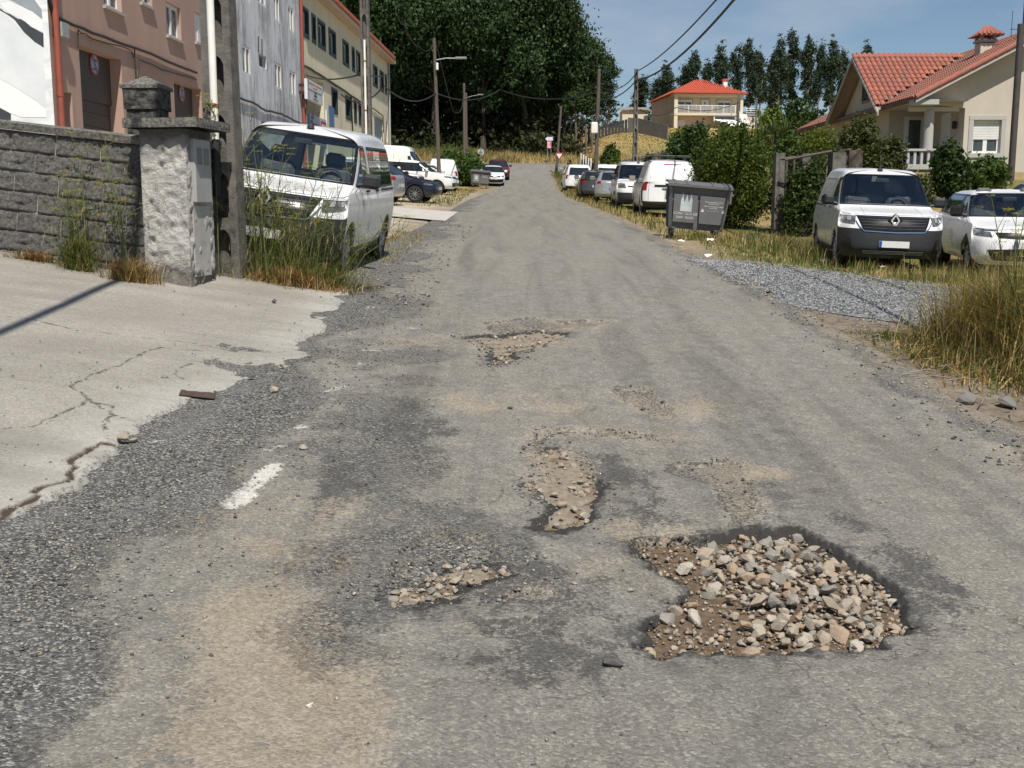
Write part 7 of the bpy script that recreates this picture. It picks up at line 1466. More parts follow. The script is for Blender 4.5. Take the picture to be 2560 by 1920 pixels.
# walls and fences on the hillside
def wallrun(name,pts,h,m,label,cat='fence',th=.15,boards=None,parts='panel'):
    P=[Vector((p[0],p[1],g(p[0],p[1]))) for p in pts]; r=empty(name,P[0],label,cat)
    for a,b_ in zip(P[:-1],P[1:]):
        d=(b_-a); n_=Vector((-d.y,d.x,0)).normalized()*th
        if boards:
            k=int(d.length/boards)
            for i in range(k):
                p=a+d*(i/k); p2=a+d*((i+.8)/k); q=MB(); q.poly([p-Vector((0,0,.2)),p2-Vector((0,0,.2)),p2+Vector((0,0,h)),p+Vector((0,0,h))],n_*.3); q.build(parts,m,r)
        q=MB(); q.poly([a-Vector((0,0,.3)),b_-Vector((0,0,.3)),b_+Vector((0,0,h if not boards else h*.92)),a+Vector((0,0,h if not boards else h*.92))],n_) if not boards else q.poly([a+Vector((0,0,h*.8)),b_+Vector((0,0,h*.8)),b_+Vector((0,0,h*.86)),a+Vector((0,0,h*.86))],n_)
        q.build('wall_section' if not boards else 'rail',m,r)
    return r
fA,fB,fC,fD=at(1473,0,150),at(1575,0,152),at(1600,0,152),at(1674,0,147)
wallrun('dark_fence',[(fA.x,150),(fB.x,152)],1.75,mat('dark_fence_board',(.035,.037,.042),(.05,.052,.058),scale=4,rough=.8),'dark board fence along the top of the dry field',boards=.5,parts='board')
wallrun('concrete_garden_wall',[(fB.x,152.2),(fC.x,151.5),(fD.x,146.5)],1.9,mat('grey_garden_wall',(.115,.11,.105),(.16,.155,.145),scale=1.2,rough=.95),'grey concrete garden wall below the hillside house','wall')
wallrun('picket_fence',[(at(1538,0,100).x,100),(at(1700,0,97).x,97)],1.5,mat('grey_picket',(.11,.105,.10),(.15,.14,.13),scale=4,rough=.9),'weathered grey picket fence behind the right parked cars',boards=.3,parts='picket')
fg=empty('green_screen_fence',at(1465,440,70),'dark green screen fence stepping down with white posts by the timber pole','fence')
for k in range(5):
    p=at(1457+k*6.4,0,100-k*4.5); y_=100-k*4.5; z_=g(p.x,y_); q=MB(); q.poly([(p.x,y_,z_),(p.x+.3,y_-4.3,z_-.15),(p.x+.3,y_-4.3,z_+1.6),(p.x,y_,z_+1.75)],(.04,0,0)); q.build('screen_panel',mat('dark_green_mesh',(.012,.03,.025),(.02,.04,.032),scale=9,rough=.8),fg); q=MB(); q.tube([(p.x-.03,y_-.05,z_),(p.x-.03,y_-.05,z_+2.3)],.05,6); q.build('post',M_PVC,fg)
sh=empty('garden_shed',(at(1590,0,175).x,175,g(16,175)),'low pale outbuilding with grey roof left of the hillside house','shed')
sx0,sx1=at(1560,0,175).x,at(1625,0,175).x; sz=at(1590,295,175).z; sz1=at(1590,275,175).z; q=MB(); q.box(((sx0+sx1)/2,177,(sz-3+sz1)/2),(sx1-sx0,4,sz1-sz+3)); q.build('wall',M_YH,sh); q=MB(); q.poly([(sx0-.3,174.6,sz1),(sx1+.3,174.6,sz1),(sx1+.3,179.5,sz1+.7),(sx0-.3,179.5,sz1+.7)],(0,0,.1)); q.build('roof',mat('grey_sheet_roof',(.25,.24,.24),(.3,.22,.2),scale=1,rough=.8),sh)
# concrete fence posts, wire gate, stump and brush pile on the right
def cpost(u0,u1,vt,y,label):
    a,b_=at(u0,vt,y),at(u1,vt,y); x_=(a.x+b_.x)/2; z_=g(x_,y); w_=b_.x-a.x; r=empty('fence_post',(x_,y,z_),label,'fence post','concrete posts of the old fence'); q=rough_box(Vector((x_,y,(z_-.1+a.z)/2)),(w_,w_,a.z-z_+.1),Matrix.Rotation(.1,3,'Z'),.02,9,int(u0)%7+1,10); q.build('shaft',M_CONC,r,smooth=True); return r
cpost(1937,1960,383,29.5,'lichened concrete fence post right of the conifer bush'); cpost(2003,2024,384,29.3,'narrow concrete fence post between gate frame and brushwood'); cpost(2076,2110,382,29.0,'wide concrete fence post behind the panel van')
gt=empty('wire_gate',(at(1980,0,29.4).x,29.4,g(7.3,29.4)),'old wooden gate frame with wire between two concrete posts','gate')
M_OLDW=mat('grey_old_wood',(.13,.11,.095),(.08,.07,.062),scale=9,rough=.95,bump=.4,stretch=(1,1,5))
ga,gb=at(1963,0,29.4),at(2001,0,29.4); gz_=g(7.3,29.4); zg=at(1980,398,29.4).z
for x0,z0,x1,z1 in ((ga.x,gz_+.1,ga.x,zg),(gb.x,gz_+.1,gb.x,zg),((ga.x+gb.x)/2,gz_+.1,(ga.x+gb.x)/2,zg),(ga.x,zg,gb.x,zg+.05),(ga.x,gz_+.35,gb.x,gz_+.35)):
    q=MB(); q.tube([(x0,29.4,z0),(x1,29.4,z1)],.035,5); q.build('gate_bar',M_OLDW,gt)
bb0=at(1963,400,29.0); bb1=at(2080,378,28.8); q=MB(); q.tube([bb0,bb1],.04,6); o=q.build('top_rail',M_OLDW,None,loc=tuple(bb0)); tag(o,'weathered wooden rail laid along the fence post tops','rail')
sp_=at(2125,400,30.5); stz=g(sp_.x,30.5); q=rough_box(Vector((sp_.x,30.6,(stz+sp_.z+.25)/2)),(.5,.5,sp_.z+.25-stz),Matrix.Rotation(.5,3,'Z'),.2,5,4,14); o=q.build('tree_stump',mat('charred_bark',(.016,.013,.011),(.09,.07,.055),scale=7,rough=.95,bump=.8,bs=20,c3=(.14,.115,.09)),None,smooth=True,loc=(sp_.x,30.6,stz)); tag(o,'dark hollow tree stump behind the wide concrete post','tree stump')
q=MB(); rr=random.Random(3)
for k in range(330):
    x_=rr.uniform(7.9,9.0) if k<230 else rr.uniform(9.0,10.6); y_=rr.uniform(29.3,30.4); z_=g(x_,y_)+rr.uniform(.05,1.45 if k<230 else 1.35); L_=rr.uniform(.3,.9); d=Vector((rr.gauss(0,1),rr.gauss(0,.4),rr.gauss(.2,.8))).normalized()*L_; p=Vector((x_,y_,z_)); q.tube([p,p+d*.5+Vector((rr.gauss(0,.05),0,rr.gauss(0,.05))),p+d],[.016,.012,.006],4,cap=False)
o=q.build('brushwood_pile',mat('dry_twigs',(.20,.155,.12),(.32,.27,.22),scale=5,rough=.95),None,loc=(8.4,30,g(8.4,30))); tag(o,'heap of dry brushwood twigs behind the panel van','brushwood',kind='stuff')
# ------------------------------------------------------------------ VEGETATION
def leafcloud(n_,lobes,size,c0,c1,seed,clump=30,sig=.16,shell=.55,flat=0.,aspect=.55,nz=.6):
    r=np.random.default_rng(seed); L_=np.array(lobes,float); vol=L_[:,3]*L_[:,4]*L_[:,5]; pr=vol/vol.sum(); nc=max(4,n_//clump)
    k=r.choice(len(L_),nc,p=pr); d=r.normal(size=(nc,3)); d/=np.linalg.norm(d,axis=1,keepdims=True); rad=shell+(1-shell)*r.random(nc)**.6
    rad=rad*(.82+.36*r.random(nc)); cen=L_[k,:3]+d*L_[k,3:6]*rad[:,None]; sg=L_[k,3:6].mean(1)*sig*(.6+.8*r.random(nc)); tint=r.random(nc)
    i=r.integers(nc,size=n_); P=cen[i]+r.normal(size=(n_,3))*sg[i][:,None]
    out=d[i]; nrm=out*nz+r.normal(size=(n_,3))*.8+np.array([0,0,flat]); nrm/=np.linalg.norm(nrm,axis=1,keepdims=True)
    t=np.cross(nrm,r.normal(size=(n_,3))); t/=np.maximum(np.linalg.norm(t,axis=1,keepdims=True),1e-6); b=np.cross(nrm,t)
    s=size*(.6+.8*r.random(n_))[:,None]; V=np.stack([P-t*s*.5,P+b*s*.5*aspect,P+t*s*.5,P-b*s*.5*aspect],1).reshape(-1,3); F_=np.arange(4*n_).reshape(-1,4)
    q=np.clip(.65*tint[i]+.35*r.random(n_),0,1)[:,None]; c=np.array(c0)*(1-q)+np.array(c1)*q; return V,F_,np.repeat(c,4,0)
def tree_wood(trunk_h,r0,top,lobes,seed,bend=.3,m=None):
    rr=random.Random(seed); q=MB(); pts=[Vector((rr.gauss(0,bend*.15)*k,rr.gauss(0,bend*.15)*k,trunk_h*k/4)) for k in range(5)]; q.tube([pts[0]-Vector((0,0,.4))]+pts[1:],[r0*1.25,r0,r0*.9,r0*.8,r0*.7],9)
    for l in lobes:
        e=Vector(l[:3]); a=pts[-1]; mid=a.lerp(e,.5)+Vector((rr.gauss(0,.3),rr.gauss(0,.3),-.2)); q.tube([a,mid,e],[r0*.5,r0*.32,r0*.1],6)
    return q
M_LEAF=leafmat('leaf_oak',.18); M_BARK=mat('oak_bark',(.085,.07,.055),(.05,.042,.034),scale=6,rough=.95,bump=.5,bs=12)
OAK=[]
for k in range(4):
    rr=random.Random(k+40); lobes=[(0,0,14,5.2,5.2,5.0)]+[(rr.uniform(-4,4),rr.uniform(-4,4),rr.uniform(8,18),rr.uniform(2.6,3.6),rr.uniform(2.6,3.6),rr.uniform(2.2,3.2)) for _ in range(9)]
    V,F_,c=leafcloud(46000,lobes,.46,(.012,.030,.010),(.054,.098,.030),k,clump=44,sig=.17)
    o=npmesh('crown',V,F_,M_LEAF,None,col=c,local=True); me=o.data; bpy.data.objects.remove(o)
    t=tree_wood(6.5,.38,0,[l for l in lobes[1:7]],k).build('trunk',M_BARK,None,smooth=True,local=True); mt=t.data; bpy.data.objects.remove(t); OAK.append((me,mt))
def tree(name,x,y,sx,sz,var,label,group,cat='tree',rot=0,store=None):
    z=g(x,y); r=empty(name,(x,y,z),label,cat,group); r.scale=(sx,sx,sz); r.rotation_euler=(0,0,rot); me,mt=(store or OAK)[var]
    for nm,d in (('crown',me),('trunk',mt)):
        o=bpy.data.objects.new(nm,d); C.objects.link(o); o.parent=r
    return r
OAKS=[(-22,138,1.05,1.25),(-15.5,137,1.0,1.2),(-9.5,139,.95,1.12),(-3.5,138,.95,1.08),(1.6,140,.9,1.02),(6.5,144,.72,.86),(-19,147,1.1,1.35),(-12,148,1.1,1.3),(-5,149,1.1,1.22),(1.5,151,1.0,1.1),(-25,152,1.1,1.4),(-16,158,1.2,1.45),(-8,160,1.2,1.4),(0,161,1.1,1.2),(-30,144,1.1,1.3),(4.5,157,.8,.98)]
where=['at the far left of the wood','second from the left front of the wood','behind the double timber pole','above the round traffic sign','behind the direction sign','at the right end of the wood']
for k,(x,y,a,b_) in enumerate(OAKS):
    lb='dense dark oak '+where[k] if k<6 else 'dense dark oak '+['first','second','third','fourth','first','second','third','fourth','outermost','last'][k-6]+' from the yellow building in the '+('second' if k in (6,7,8,9) else 'rear')+' row of the wood'
    tree('oak_tree',x,y,a,b_,k%4,lb,'oaks of the dark wood' if k>=6 else 'oaks of the dark wood edge',rot=k*1.7)
# understorey of the wood
V,F_,c=leafcloud(60000,[(x_,134.6+abs(math.sin(x_))*1.5,9.0,2.6,1.6,1.5) for x_ in np.arange(-30,7,2.4)]+[(x_,141,10.5,3,2.5,3.5) for x_ in np.arange(-32,4,3)]+[(x_,150,12,4,2.5,5) for x_ in np.arange(-36,8,4)]+[(x_,166,14,5,2,7) for x_ in np.arange(-44,10,4)],.62,(.010,.018,.006),(.05,.055,.018),77,clump=30,sig=.25)
o=npmesh('undergrowth',V,F_,M_LEAF,None,col=c); tag(o,'dark undergrowth below the oak wood','undergrowth',kind='stuff')
# thin trunks at the right end of the wood
for k,(u,y,h_) in enumerate([(1440,136,6.5),(1454,138,7.5),(1467,137,6),(1481,140,7),(1425,139,6)]):
    x=at(u,300,y).x; r=empty('thin_tree',(x,y,g(x,y)),['first','second','third','fourth','fifth'][[1,2,3,4,0][k]]+' thin trunked tree of the wood edge counted from the give way sign','tree','thin trees at the wood edge'); q=MB(); q.tube([(x,y,g(x,y)-.2),(x+.15*math.sin(k*2),y,g(x,y)+h_*.5),(x-.2*math.cos(k),y,g(x,y)+h_)],[.16,.13,.08],7); q.build('trunk',mat('pale_bark',(.16,.13,.10),(.10,.085,.07),scale=5,rough=.95),r,smooth=True)
    V,F_,c=leafcloud(900,[(x,y,g(x,y)+h_,1.1,1.1,1.2)],.35,(.012,.028,.008),(.05,.08,.02),k+90,clump=25); npmesh('crown',V,F_,M_LEAF,r,col=c)
# eucalyptus
EUC=[]; M_LEAFE=leafmat('leaf_eucalyptus',.15); M_BARKE=mat('eucalyptus_bark',(.30,.26,.22),(.20,.17,.14),scale=4,rough=.9)
for k in range(4):
    rr=random.Random(k+70); lobes=[]
    for j in range(13):
        t=j/12; w_=(.7+1.35*math.sin(math.pi*(.10+.80*t))**.8)*(.7+.6*rr.random()); lobes.append((rr.gauss(0,.8)*(1-t*.6),rr.gauss(0,.8)*(1-t*.6),6.5+13*t,w_*.75,w_*.75,1.5))
    for j in range(5): lobes.append((rr.uniform(-2,2),rr.uniform(-2,2),rr.uniform(3,8),.9,.9,.8))
    V,F_,c=leafcloud(6500,lobes,.5,(.018,.036,.02),(.06,.09,.05),k+20,clump=22,sig=.28,shell=.3)
    o=npmesh('crown',V,F_,M_LEAFE,None,col=c,local=True); me=o.data; bpy.data.objects.remove(o); q=MB(); q.tube([(0,0,-.5),(.1,.1,5),(rr.gauss(0,.3),rr.gauss(0,.3),12),(0,0,19)],[.32,.26,.18,.05],7)
    for l in lobes[13:]: q.tube([(0,0,l[2]-1.5),l[:3]],[.1,.04],4)
    t=q.build('trunk',M_BARKE,None,smooth=True,local=True); mt=t.data; bpy.data.objects.remove(t); EUC.append((me,mt))
EL=[(1523,138,205,1.35),(1497,190,215,1.),(1603,190,200,1.1),(1664,157,205,1.15),(1712,170,215,.9),(1735,126,210,1.1),(1768,150,215,.9),(1806,108,215,1.15),(1842,118,222,1.0),(1876,95,215,1.15),(1905,120,222,.9),(1951,92,212,1.15),(1984,80,218,1.1),(2024,89,215,1.1),(2051,104,222,.9),(2083,95,212,1.15),(2110,128,222,.9),(2137,135,215,.85),(2168,104,225,1.0),(1640,205,225,.8),(1930,150,228,.8),(2474,98,120,.5),(2492,112,122,.45)]
for k,(u,v_,y,s_) in enumerate(EL):
    t=at(u,v_,y); z=g(t.x,y); h_=(t.z-z)/20.5
    od=['first','second','third','fourth','fifth','sixth','seventh','eighth','ninth','tenth','eleventh','twelfth','thirteenth']; rk=lambda a,b_:od[sorted(q_[0] for q_ in EL if a<=q_[0]<b_).index(u)]
    if u>2400: lb=rk(2400,2600)+' small dark tree top right of the tiled house chimney'; gp='tree tops behind the tiled house'
    elif k<2: lb=('tall' if k==0 else 'shorter')+' slim eucalyptus next to the dark wood'; gp='eucalyptus by the wood'
    elif u<1700: lb=rk(1560,1700)+' slim eucalyptus from the dark wood before the hillside house'; gp='eucalyptus left of the hillside house'
    elif u<1860: lb=rk(1700,1860)+' slim eucalyptus counted along the hillside house roof towards its chimney'; gp='eucalyptus behind the hillside house'
    else: lb=rk(1860,2400)+' slim eucalyptus from the hillside house towards the tiled house'; gp='eucalyptus right of the hillside house'
    tree('eucalyptus_tree',t.x,y,s_*.68,h_,k%4,lb,gp,rot=k*2.1,store=EUC)
# distant tree line closing the gaps
V,F_,c=leafcloud(16000,[(x_,262+6*math.sin(x_),g(30,262)-1,7,4,4.0) for x_ in np.arange(5,120,8)],.9,(.018,.035,.018),(.055,.08,.04),5,clump=40,sig=.3)
o=npmesh('distant_wood',V,F_,M_LEAFE,None,col=c); tag(o,'hazy distant wood behind the eucalyptus trees','wood',kind='stuff')
# bushes
M_LEAFB=leafmat('leaf_bush',.25)
def bush(name,u0,u1,vt,vb,y,n_,size,c0,c1,label,group=None,cat='bush',depth=None,lob=7,seed=1,asp=.55,ztop=None,zb=None,wood=True):
    a,b_=at(u0,vt,y),at(u1,vt,y); zb=g((a.x+b_.x)/2,y) if zb is None else zb; zb=max(zb-.1,min(zb,at(u0,vb,y).z)); w_=(b_.x-a.x)/2; h_=(a.z-zb); cx=(a.x+b_.x)/2; rr=random.Random(seed); d_=depth or w_*.8
    r=empty(name,(cx,y+d_*.3,zb),label,cat,group)
    lobes=[(cx+rr.uniform(-.5,.5)*w_,y+d_*.3+rr.uniform(-.4,.4)*d_,zb+h_*rr.uniform(.3,.72),w_*rr.uniform(.35,.55),d_*rr.uniform(.4,.6),h_*rr.uniform(.22,.33)) for _ in range(lob)]+[(cx,y+d_*.3,zb+h_*.42,w_*.8,d_*.8,h_*.42)]
    V,F_,c=leafcloud(n_,lobes,size,c0,c1,seed,clump=24,sig=.2,aspect=asp); keep=(V.reshape(-1,4,3)[:,:,2].min(1)>zb-.05); F_=F_[keep]
    used=np.unique(F_); mp_=np.zeros(len(V),int); mp_[used]=np.arange(len(used)); npmesh('foliage',V[used],mp_[F_],M_LEAFB,r,col=c[used])
    if wood:
        q=MB()
        for k in range(5): l=lobes[k%len(lobes)]; q.tube([(cx+rr.uniform(-.2,.2)*w_,y+d_*.3,zb-.1),tuple(Vector((cx,y+d_*.3,zb)).lerp(Vector(l[:3]),.6)),l[:3]],[.05,.03,.012],5)
        q.build('stems',M_BARK,r)
    return r
DG=((.014,.034,.009),(.055,.095,.022)); YG=((.05,.085,.010),(.16,.19,.025)); MG=((.03,.06,.012),(.09,.14,.03)); OG=((.035,.05,.014),(.10,.115,.035))
bush('conifer_bush',1730,1942,306,545,31,62000,.095,(.028,.055,.008),(.115,.15,.022),'bushy yellow green conifer behind the waste bin',seed=3,lob=12,asp=.35)
bush('laurel_bush',1500,1548,352,425,66,4200,.22,*MG,'bright green leafy bush beside the dark timber pole',seed=4)
bush('laurel_bush',1528,1560,385,425,64,2200,.2,*YG,'low yellow green bush at the foot of the laurel',seed=5)
bush('shrub',1636,1690,384,430,72,4500,.22,*DG,'dark green spreading shrub behind the roof rack van',seed=6,lob=9)
bush('shrub',1662,1800,318,415,85,12000,.26,*DG,'dark shrub mass under the hillside house',seed=7,lob=9)
bush('hedge',1672,1770,303,360,120,5000,.35,*YG,'clipped yellow green hedge at the hillside house wall',seed=8)
bush('shrub',1610,1640,365,405,85,1600,.25,*DG,'small round dark shrub by the pierced concrete pole',seed=9)
bush('shrub',1885,1965,252,312,120,5000,.4,*YG,'bright yellow green rounded tree right of the hillside house',seed=10,cat='tree',zb=g(20,120))
bush('shrub',1950,2060,245,330,110,7000,.4,*DG,'dark shrub behind the yucca plants',seed=11)
bush('shrub',1985,2045,285,345,70,5000,.25,*OG,'olive shrub above the brushwood heap',seed=12)
bush('shrub',2000,2105,312,400,40,14000,.12,*YG,'feathery yellow green bush above the old wooden gate',seed=13,asp=.35)
bush('shrub',1935,2035,322,400,42,11000,.14,*MG,'broad leaved green bush behind the first concrete post',seed=14)
bush('rose_shrub',2085,2205,282,430,37,14000,.12,*OG,'loose leggy olive shrub in front of the porch',seed=15,lob=10)
bush('rose_shrub',2170,2275,330,450,36,12000,.12,*OG,'lower olive shrub beside the porch balustrade',seed=16,lob=9)
bush('ivy_bush',2340,2430,352,490,34,8000,.13,*DG,'dark ivy bush with bright top at the balustrade corner',seed=17,lob=8)
bush('shrub',2270,2345,430,500,33,4000,.11,*OG,'small olive shrub behind the panel van roof',seed=18)
bush('climbing_shrub',2415,2545,385,480,35,4500,.12,*MG,'thin climbing shrub under the stone framed window',seed=19,lob=10)
bush('ivy_hedge',1086,1200,378,478,84,13000,.28,(.022,.05,.012),(.085,.14,.028),'tall ivy covered hedge between the left cars and the far bin',seed=20,lob=10,depth=3)
bush('ivy_hedge',1168,1226,408,470,93,5000,.28,(.03,.06,.012),(.10,.15,.03),'lower leafy hedge behind the far waste bin',seed=24,lob=6,depth=2)
bush('shrub',1260,1300,358,392,60,10,.2,*DG,'tiny weed clump by the far kerb',seed=21) if 0 else None
bush('clipped_hedge',1412,1432,402,432,97,1800,.2,(.06,.075,.012),(.13,.14,.03),'small clipped yellowish hedge near the give way sign',seed=22)
bush('vine_hedge',1930,2095,380,540,30.0,30000,.09,(.014,.03,.009),(.055,.085,.022),'dark vine tangle behind the old gate and posts',seed=31,lob=10,depth=.6)
bush('shrub',1790,1900,300,420,44,9000,.16,*DG,'dark shrub rising behind the conifer bush',seed=32,lob=9)
bush('vine_hedge',1950,2075,398,530,28.9,7000,.09,(.02,.04,.01),(.07,.10,.025),'sparse green vine growing over the old gate',seed=33,lob=12,depth=.25)
# yucca
for k,(u,v_,y) in enumerate(((1935,318,58),(1962,315,57),(1908,330,59))):
    c=at(u,v_,y); z=g(c.x,y); r=empty('yucca_plant',(c.x,y,z),['spiky green yucca between two others behind the conifer bush','spiky green yucca nearest the tiled house','lower spiky yucca nearest the hillside house'][k],'plant','yucca plants in the garden'); q=MB(); q.tube([(c.x,y,z),(c.x,y,c.z-.3)],.12,7); q.build('stem',M_BARK,r)
    rr=random.Random(k); q=MB()
    for j in range(70):
        a=rr.uniform(0,6.28); el=rr.uniform(-.25,1.5); d=Vector((math.cos(a)*math.cos(el),math.sin(a)*math.cos(el),math.sin(el))); s_=Vector((-math.sin(a),math.cos(a),0))*.035; L_=rr.uniform(.7,1.05); o=Vector((c.x,y,c.z-.35)); q.add([o-s_*.6,o+s_*.6,o+d*L_*.6+s_,o+d*L_*.6-s_,o+d*L_-Vector((0,0,.08))],[(0,1,2,3),(3,2,4)])
    q.build('leaves',mat('yucca_leaf',(.075,.12,.03),(.12,.17,.05),scale=3,rough=.5),r)
# grasses ---------------------------------------------------------------
M_GRASS=leafmat('grass_blade',.3,.7)
def blades(P,H_,W_,cols,lean=.35,seed=0):
    r=np.random.default_rng(seed); n_=len(P); a=r.uniform(0,6.28,n_); d=np.stack([np.cos(a),np.sin(a),0*a],1); s=np.stack([-np.sin(a+.6),np.cos(a+.6),0*a],1); ln=(r.random(n_)*lean)[:,None]; h=H_[:,None]; w_=W_[:,None]; up=np.array([0,0,1.])
    m_=P+up*h*.55+d*h*ln*.35; t=P+up*h*(1-.35*ln)+d*h*ln*1.1
    V=np.stack([P-s*w_,P+s*w_,m_+s*w_*.7,m_-s*w_*.7,t+s*w_*.12,t-s*w_*.12],1).reshape(-1,3); b=6*np.arange(n_)[:,None]; F_=np.concatenate([b+np.array([[0,1,2,3]]),b+np.array([[3,2,4,5]])]); return V,F_,np.repeat(cols,6,0)
DRY=np.array([[.52,.385,.16],[.46,.32,.13],[.58,.47,.24],[.34,.22,.10],[.43,.35,.19]]); GRN=np.array([[.085,.125,.025],[.12,.16,.035],[.06,.095,.02],[.16,.17,.05]]); RUS=np.array([[.25,.11,.05],[.32,.17,.07],[.2,.10,.05]])
def gpatch(name,n_,fn,h0,h1,w_,green,label,seed,lean=.5,rust=0.,cat='grass',dens=None):
    r=np.random.default_rng(seed); P=[];
    while len(P)<n_:
        x,y=fn(r)
        if dens is not None and r.random()>dens(x,y): continue
        P.append((x,y))
    P=np.array(P); z=G(P[:,0],P[:,1])-.04; P=np.column_stack([P,z]); H_=h0+(h1-h0)*r.random(n_)**1.6; cl_=fbm(P[:,0]*1.5,P[:,1]*1.5,seed+3); gm=(r.random(n_)<np.clip(green+(cl_-.5)*1.6,0,1)); cols=np.where(gm[:,None],GRN[r.integers(4,size=n_)],DRY[r.integers(5,size=n_)])
    ru=r.random(n_)<rust; cols=np.where(ru[:,None],RUS[r.integers(3,size=n_)],cols); cols=cols*r.uniform(.75,1.15,(n_,1)); V,F_,c=blades(P,H_*(.6+.8*cl_),np.full(n_,w_)*r.uniform(.6,1.3,n_),cols,lean,seed); o=npmesh(name,V,F_,M_GRASS,None,col=c); tag(o,label,cat,kind='stuff'); return o
U=lambda a,b_,c,d:(lambda r:(r.uniform(a,b_),r.uniform(c,d)))
def poly_fn(poly):
    P=np.array([(p[0],p[1]) for p in poly]); 
    def f(r):
        while 1:
            x,y=r.uniform(P[:,0].min(),P[:,0].max()),r.uniform(P[:,1].min(),P[:,1].max())
            if sdist(P,np.array([x]),np.array([y]))[0]>0: return x,y
    return f
def ell(cx,cy,rx,ry,k=1.0):
    def f(r):
        a=r.uniform(0,6.28); q=abs(r.normal(0,.5)); return cx+math.cos(a)*rx*q,cy+math.sin(a)*ry*q
    return f
# weeds round the concrete pole and in front of the passenger van
gpatch('tall_weeds',4200,ell(-2.42,13.1,.62,.42),.05,.34,.006,.5,'mixed green and dry weeds in front of the passenger van',1,1.3,.15,'weeds')
gpatch('tall_weeds',260,ell(-2.72,13.1,.42,.35),.25,.95,.0035,.6,'tall green weeds between the concrete pole and the van',2,.9,.1,'weeds')
gpatch('dry_weeds',2600,ell(-2.55,12.75,.62,.20),.05,.30,.006,.15,'rusty dry weeds along the apron behind the pillar',3,1.1,.6,'weeds')
gpatch('dry_weeds',1500,ell(-3.95,11.55,.28,.10),.08,.42,.004,.2,'rusty weeds at the foot of the stucco pillar',4,.9,.55,'weeds')
gpatch('wall_weeds',1500,ell(-4.55,11.75,.16,.10),.15,.62,.0035,.97,'feathery dark green weeds at the block wall foot',5,.7,.0,'weeds')
gpatch('dry_weeds',900,ell(-5.05,11.9,.35,.08),.04,.2,.005,.1,'brown dry weeds along the block wall foot',6,1.1,.7,'weeds')
# right verge clump
gpatch('verge_grass',15000,ell(4.6,10.1,.62,1.15),.12,.95,.0045,.10,'tall dry golden grass clump on the right verge',7,1.1,.1)
gpatch('verge_grass',3200,ell(4.05,9.9,.4,1.2),.05,.3,.005,.6,'short grass at the front of the right verge clump',8,.9,.05)
gpatch('verge_turf',1500,ell(3.75,11.1,.30,.35),.02,.07,.005,1.3,'bright green turf tuft at the road edge',9,.9)
# grass in front of and around the panel van
GV=poly_fn([(3.75,17.6),(5.2,16.2),(7.0,15.9),(10.5,15.2),(13,17),(13,30),(5.5,30),(4.6,27),(4.0,24),(3.6,20)])
gpatch('meadow_grass',26000,GV,.02,.14,.007,.55,'short green and dry grass around the panel van',10,1.2,.04)
gpatch('meadow_grass',6500,ell(5.9,23.5,1.1,3.2),.1,.45,.007,.62,'taller meadow grass behind the waste bin',11,.6,.04)
gpatch('meadow_grass',4500,U(6.0,10,17.8,20.0),.06,.28,.005,.45,'grass tufts before the panel van bumper',12,.6,.05)
gpatch('bin_grass',2600,ell(4.2,25.0,.7,.5),.05,.25,.007,.6,'grass tufts under the waste bin wheels',13,.8)
gpatch('verge_strip',7000,lambda r:((lambda y:(float(np.interp(y,RY,RXR))+.15+abs(r.normal(0,.7)),y))(r.uniform(27,118))),.05,.30,.012,.45,'grass strip under the right parked cars',14,.7)
gpatch('left_verge',2600,lambda r:(-1.75-abs(r.normal(0,.5)),r.uniform(16.5,24)),.03,.13,.007,.5,'thin grass along the left gravel edge',15,.9)
gpatch('left_verge',2600,lambda r:(-2.2-abs(r.normal(0,1.2)),r.uniform(40,74)),.04,.2,.015,.5,'thin grass among the left parked cars',16,.9)
gpatch('bank_grass',26000,lambda r:(r.uniform(-34,14),r.uniform(129.7,134.5)),.25,.85,.03,.22,'tall dry golden grass on the bank past the cross street',17,.5,dens=lambda x,y: 1 if x<1 else .25)
gpatch('bank_grass',9000,lambda r:(r.uniform(-34,-4),r.uniform(131.5,136)),.4,1.3,.04,.75,'greener tall grass at the wood edge',18,.5)
gpatch('field_grass',16000,lambda r:(r.uniform(4,22),r.uniform(131,158)),.05,.22,.05,.12,'mown dry grass of the hillside field',19,.9)
gpatch('corner_grass',1500,ell(4.3,104,.5,4),.1,.5,.03,.9,'green grass at the give way sign foot',20,.7)
gpatch('pole_weeds',900,ell(3.75,60,.3,1.2),.3,1.1,.02,.1,'dry weed clump at the dark timber pole',21,.6)
gpatch('matted_grass',7000,ell(4.25,9.9,.7,1.4),.05,.22,.006,.25,'matted dead grass at the base of the right verge',25,2.6,.15)
gpatch('matted_grass',2600,ell(-2.5,13.0,.7,.35),.05,.2,.006,.3,'matted dead weeds under the passenger van weeds',26,2.6,.35,'weeds')
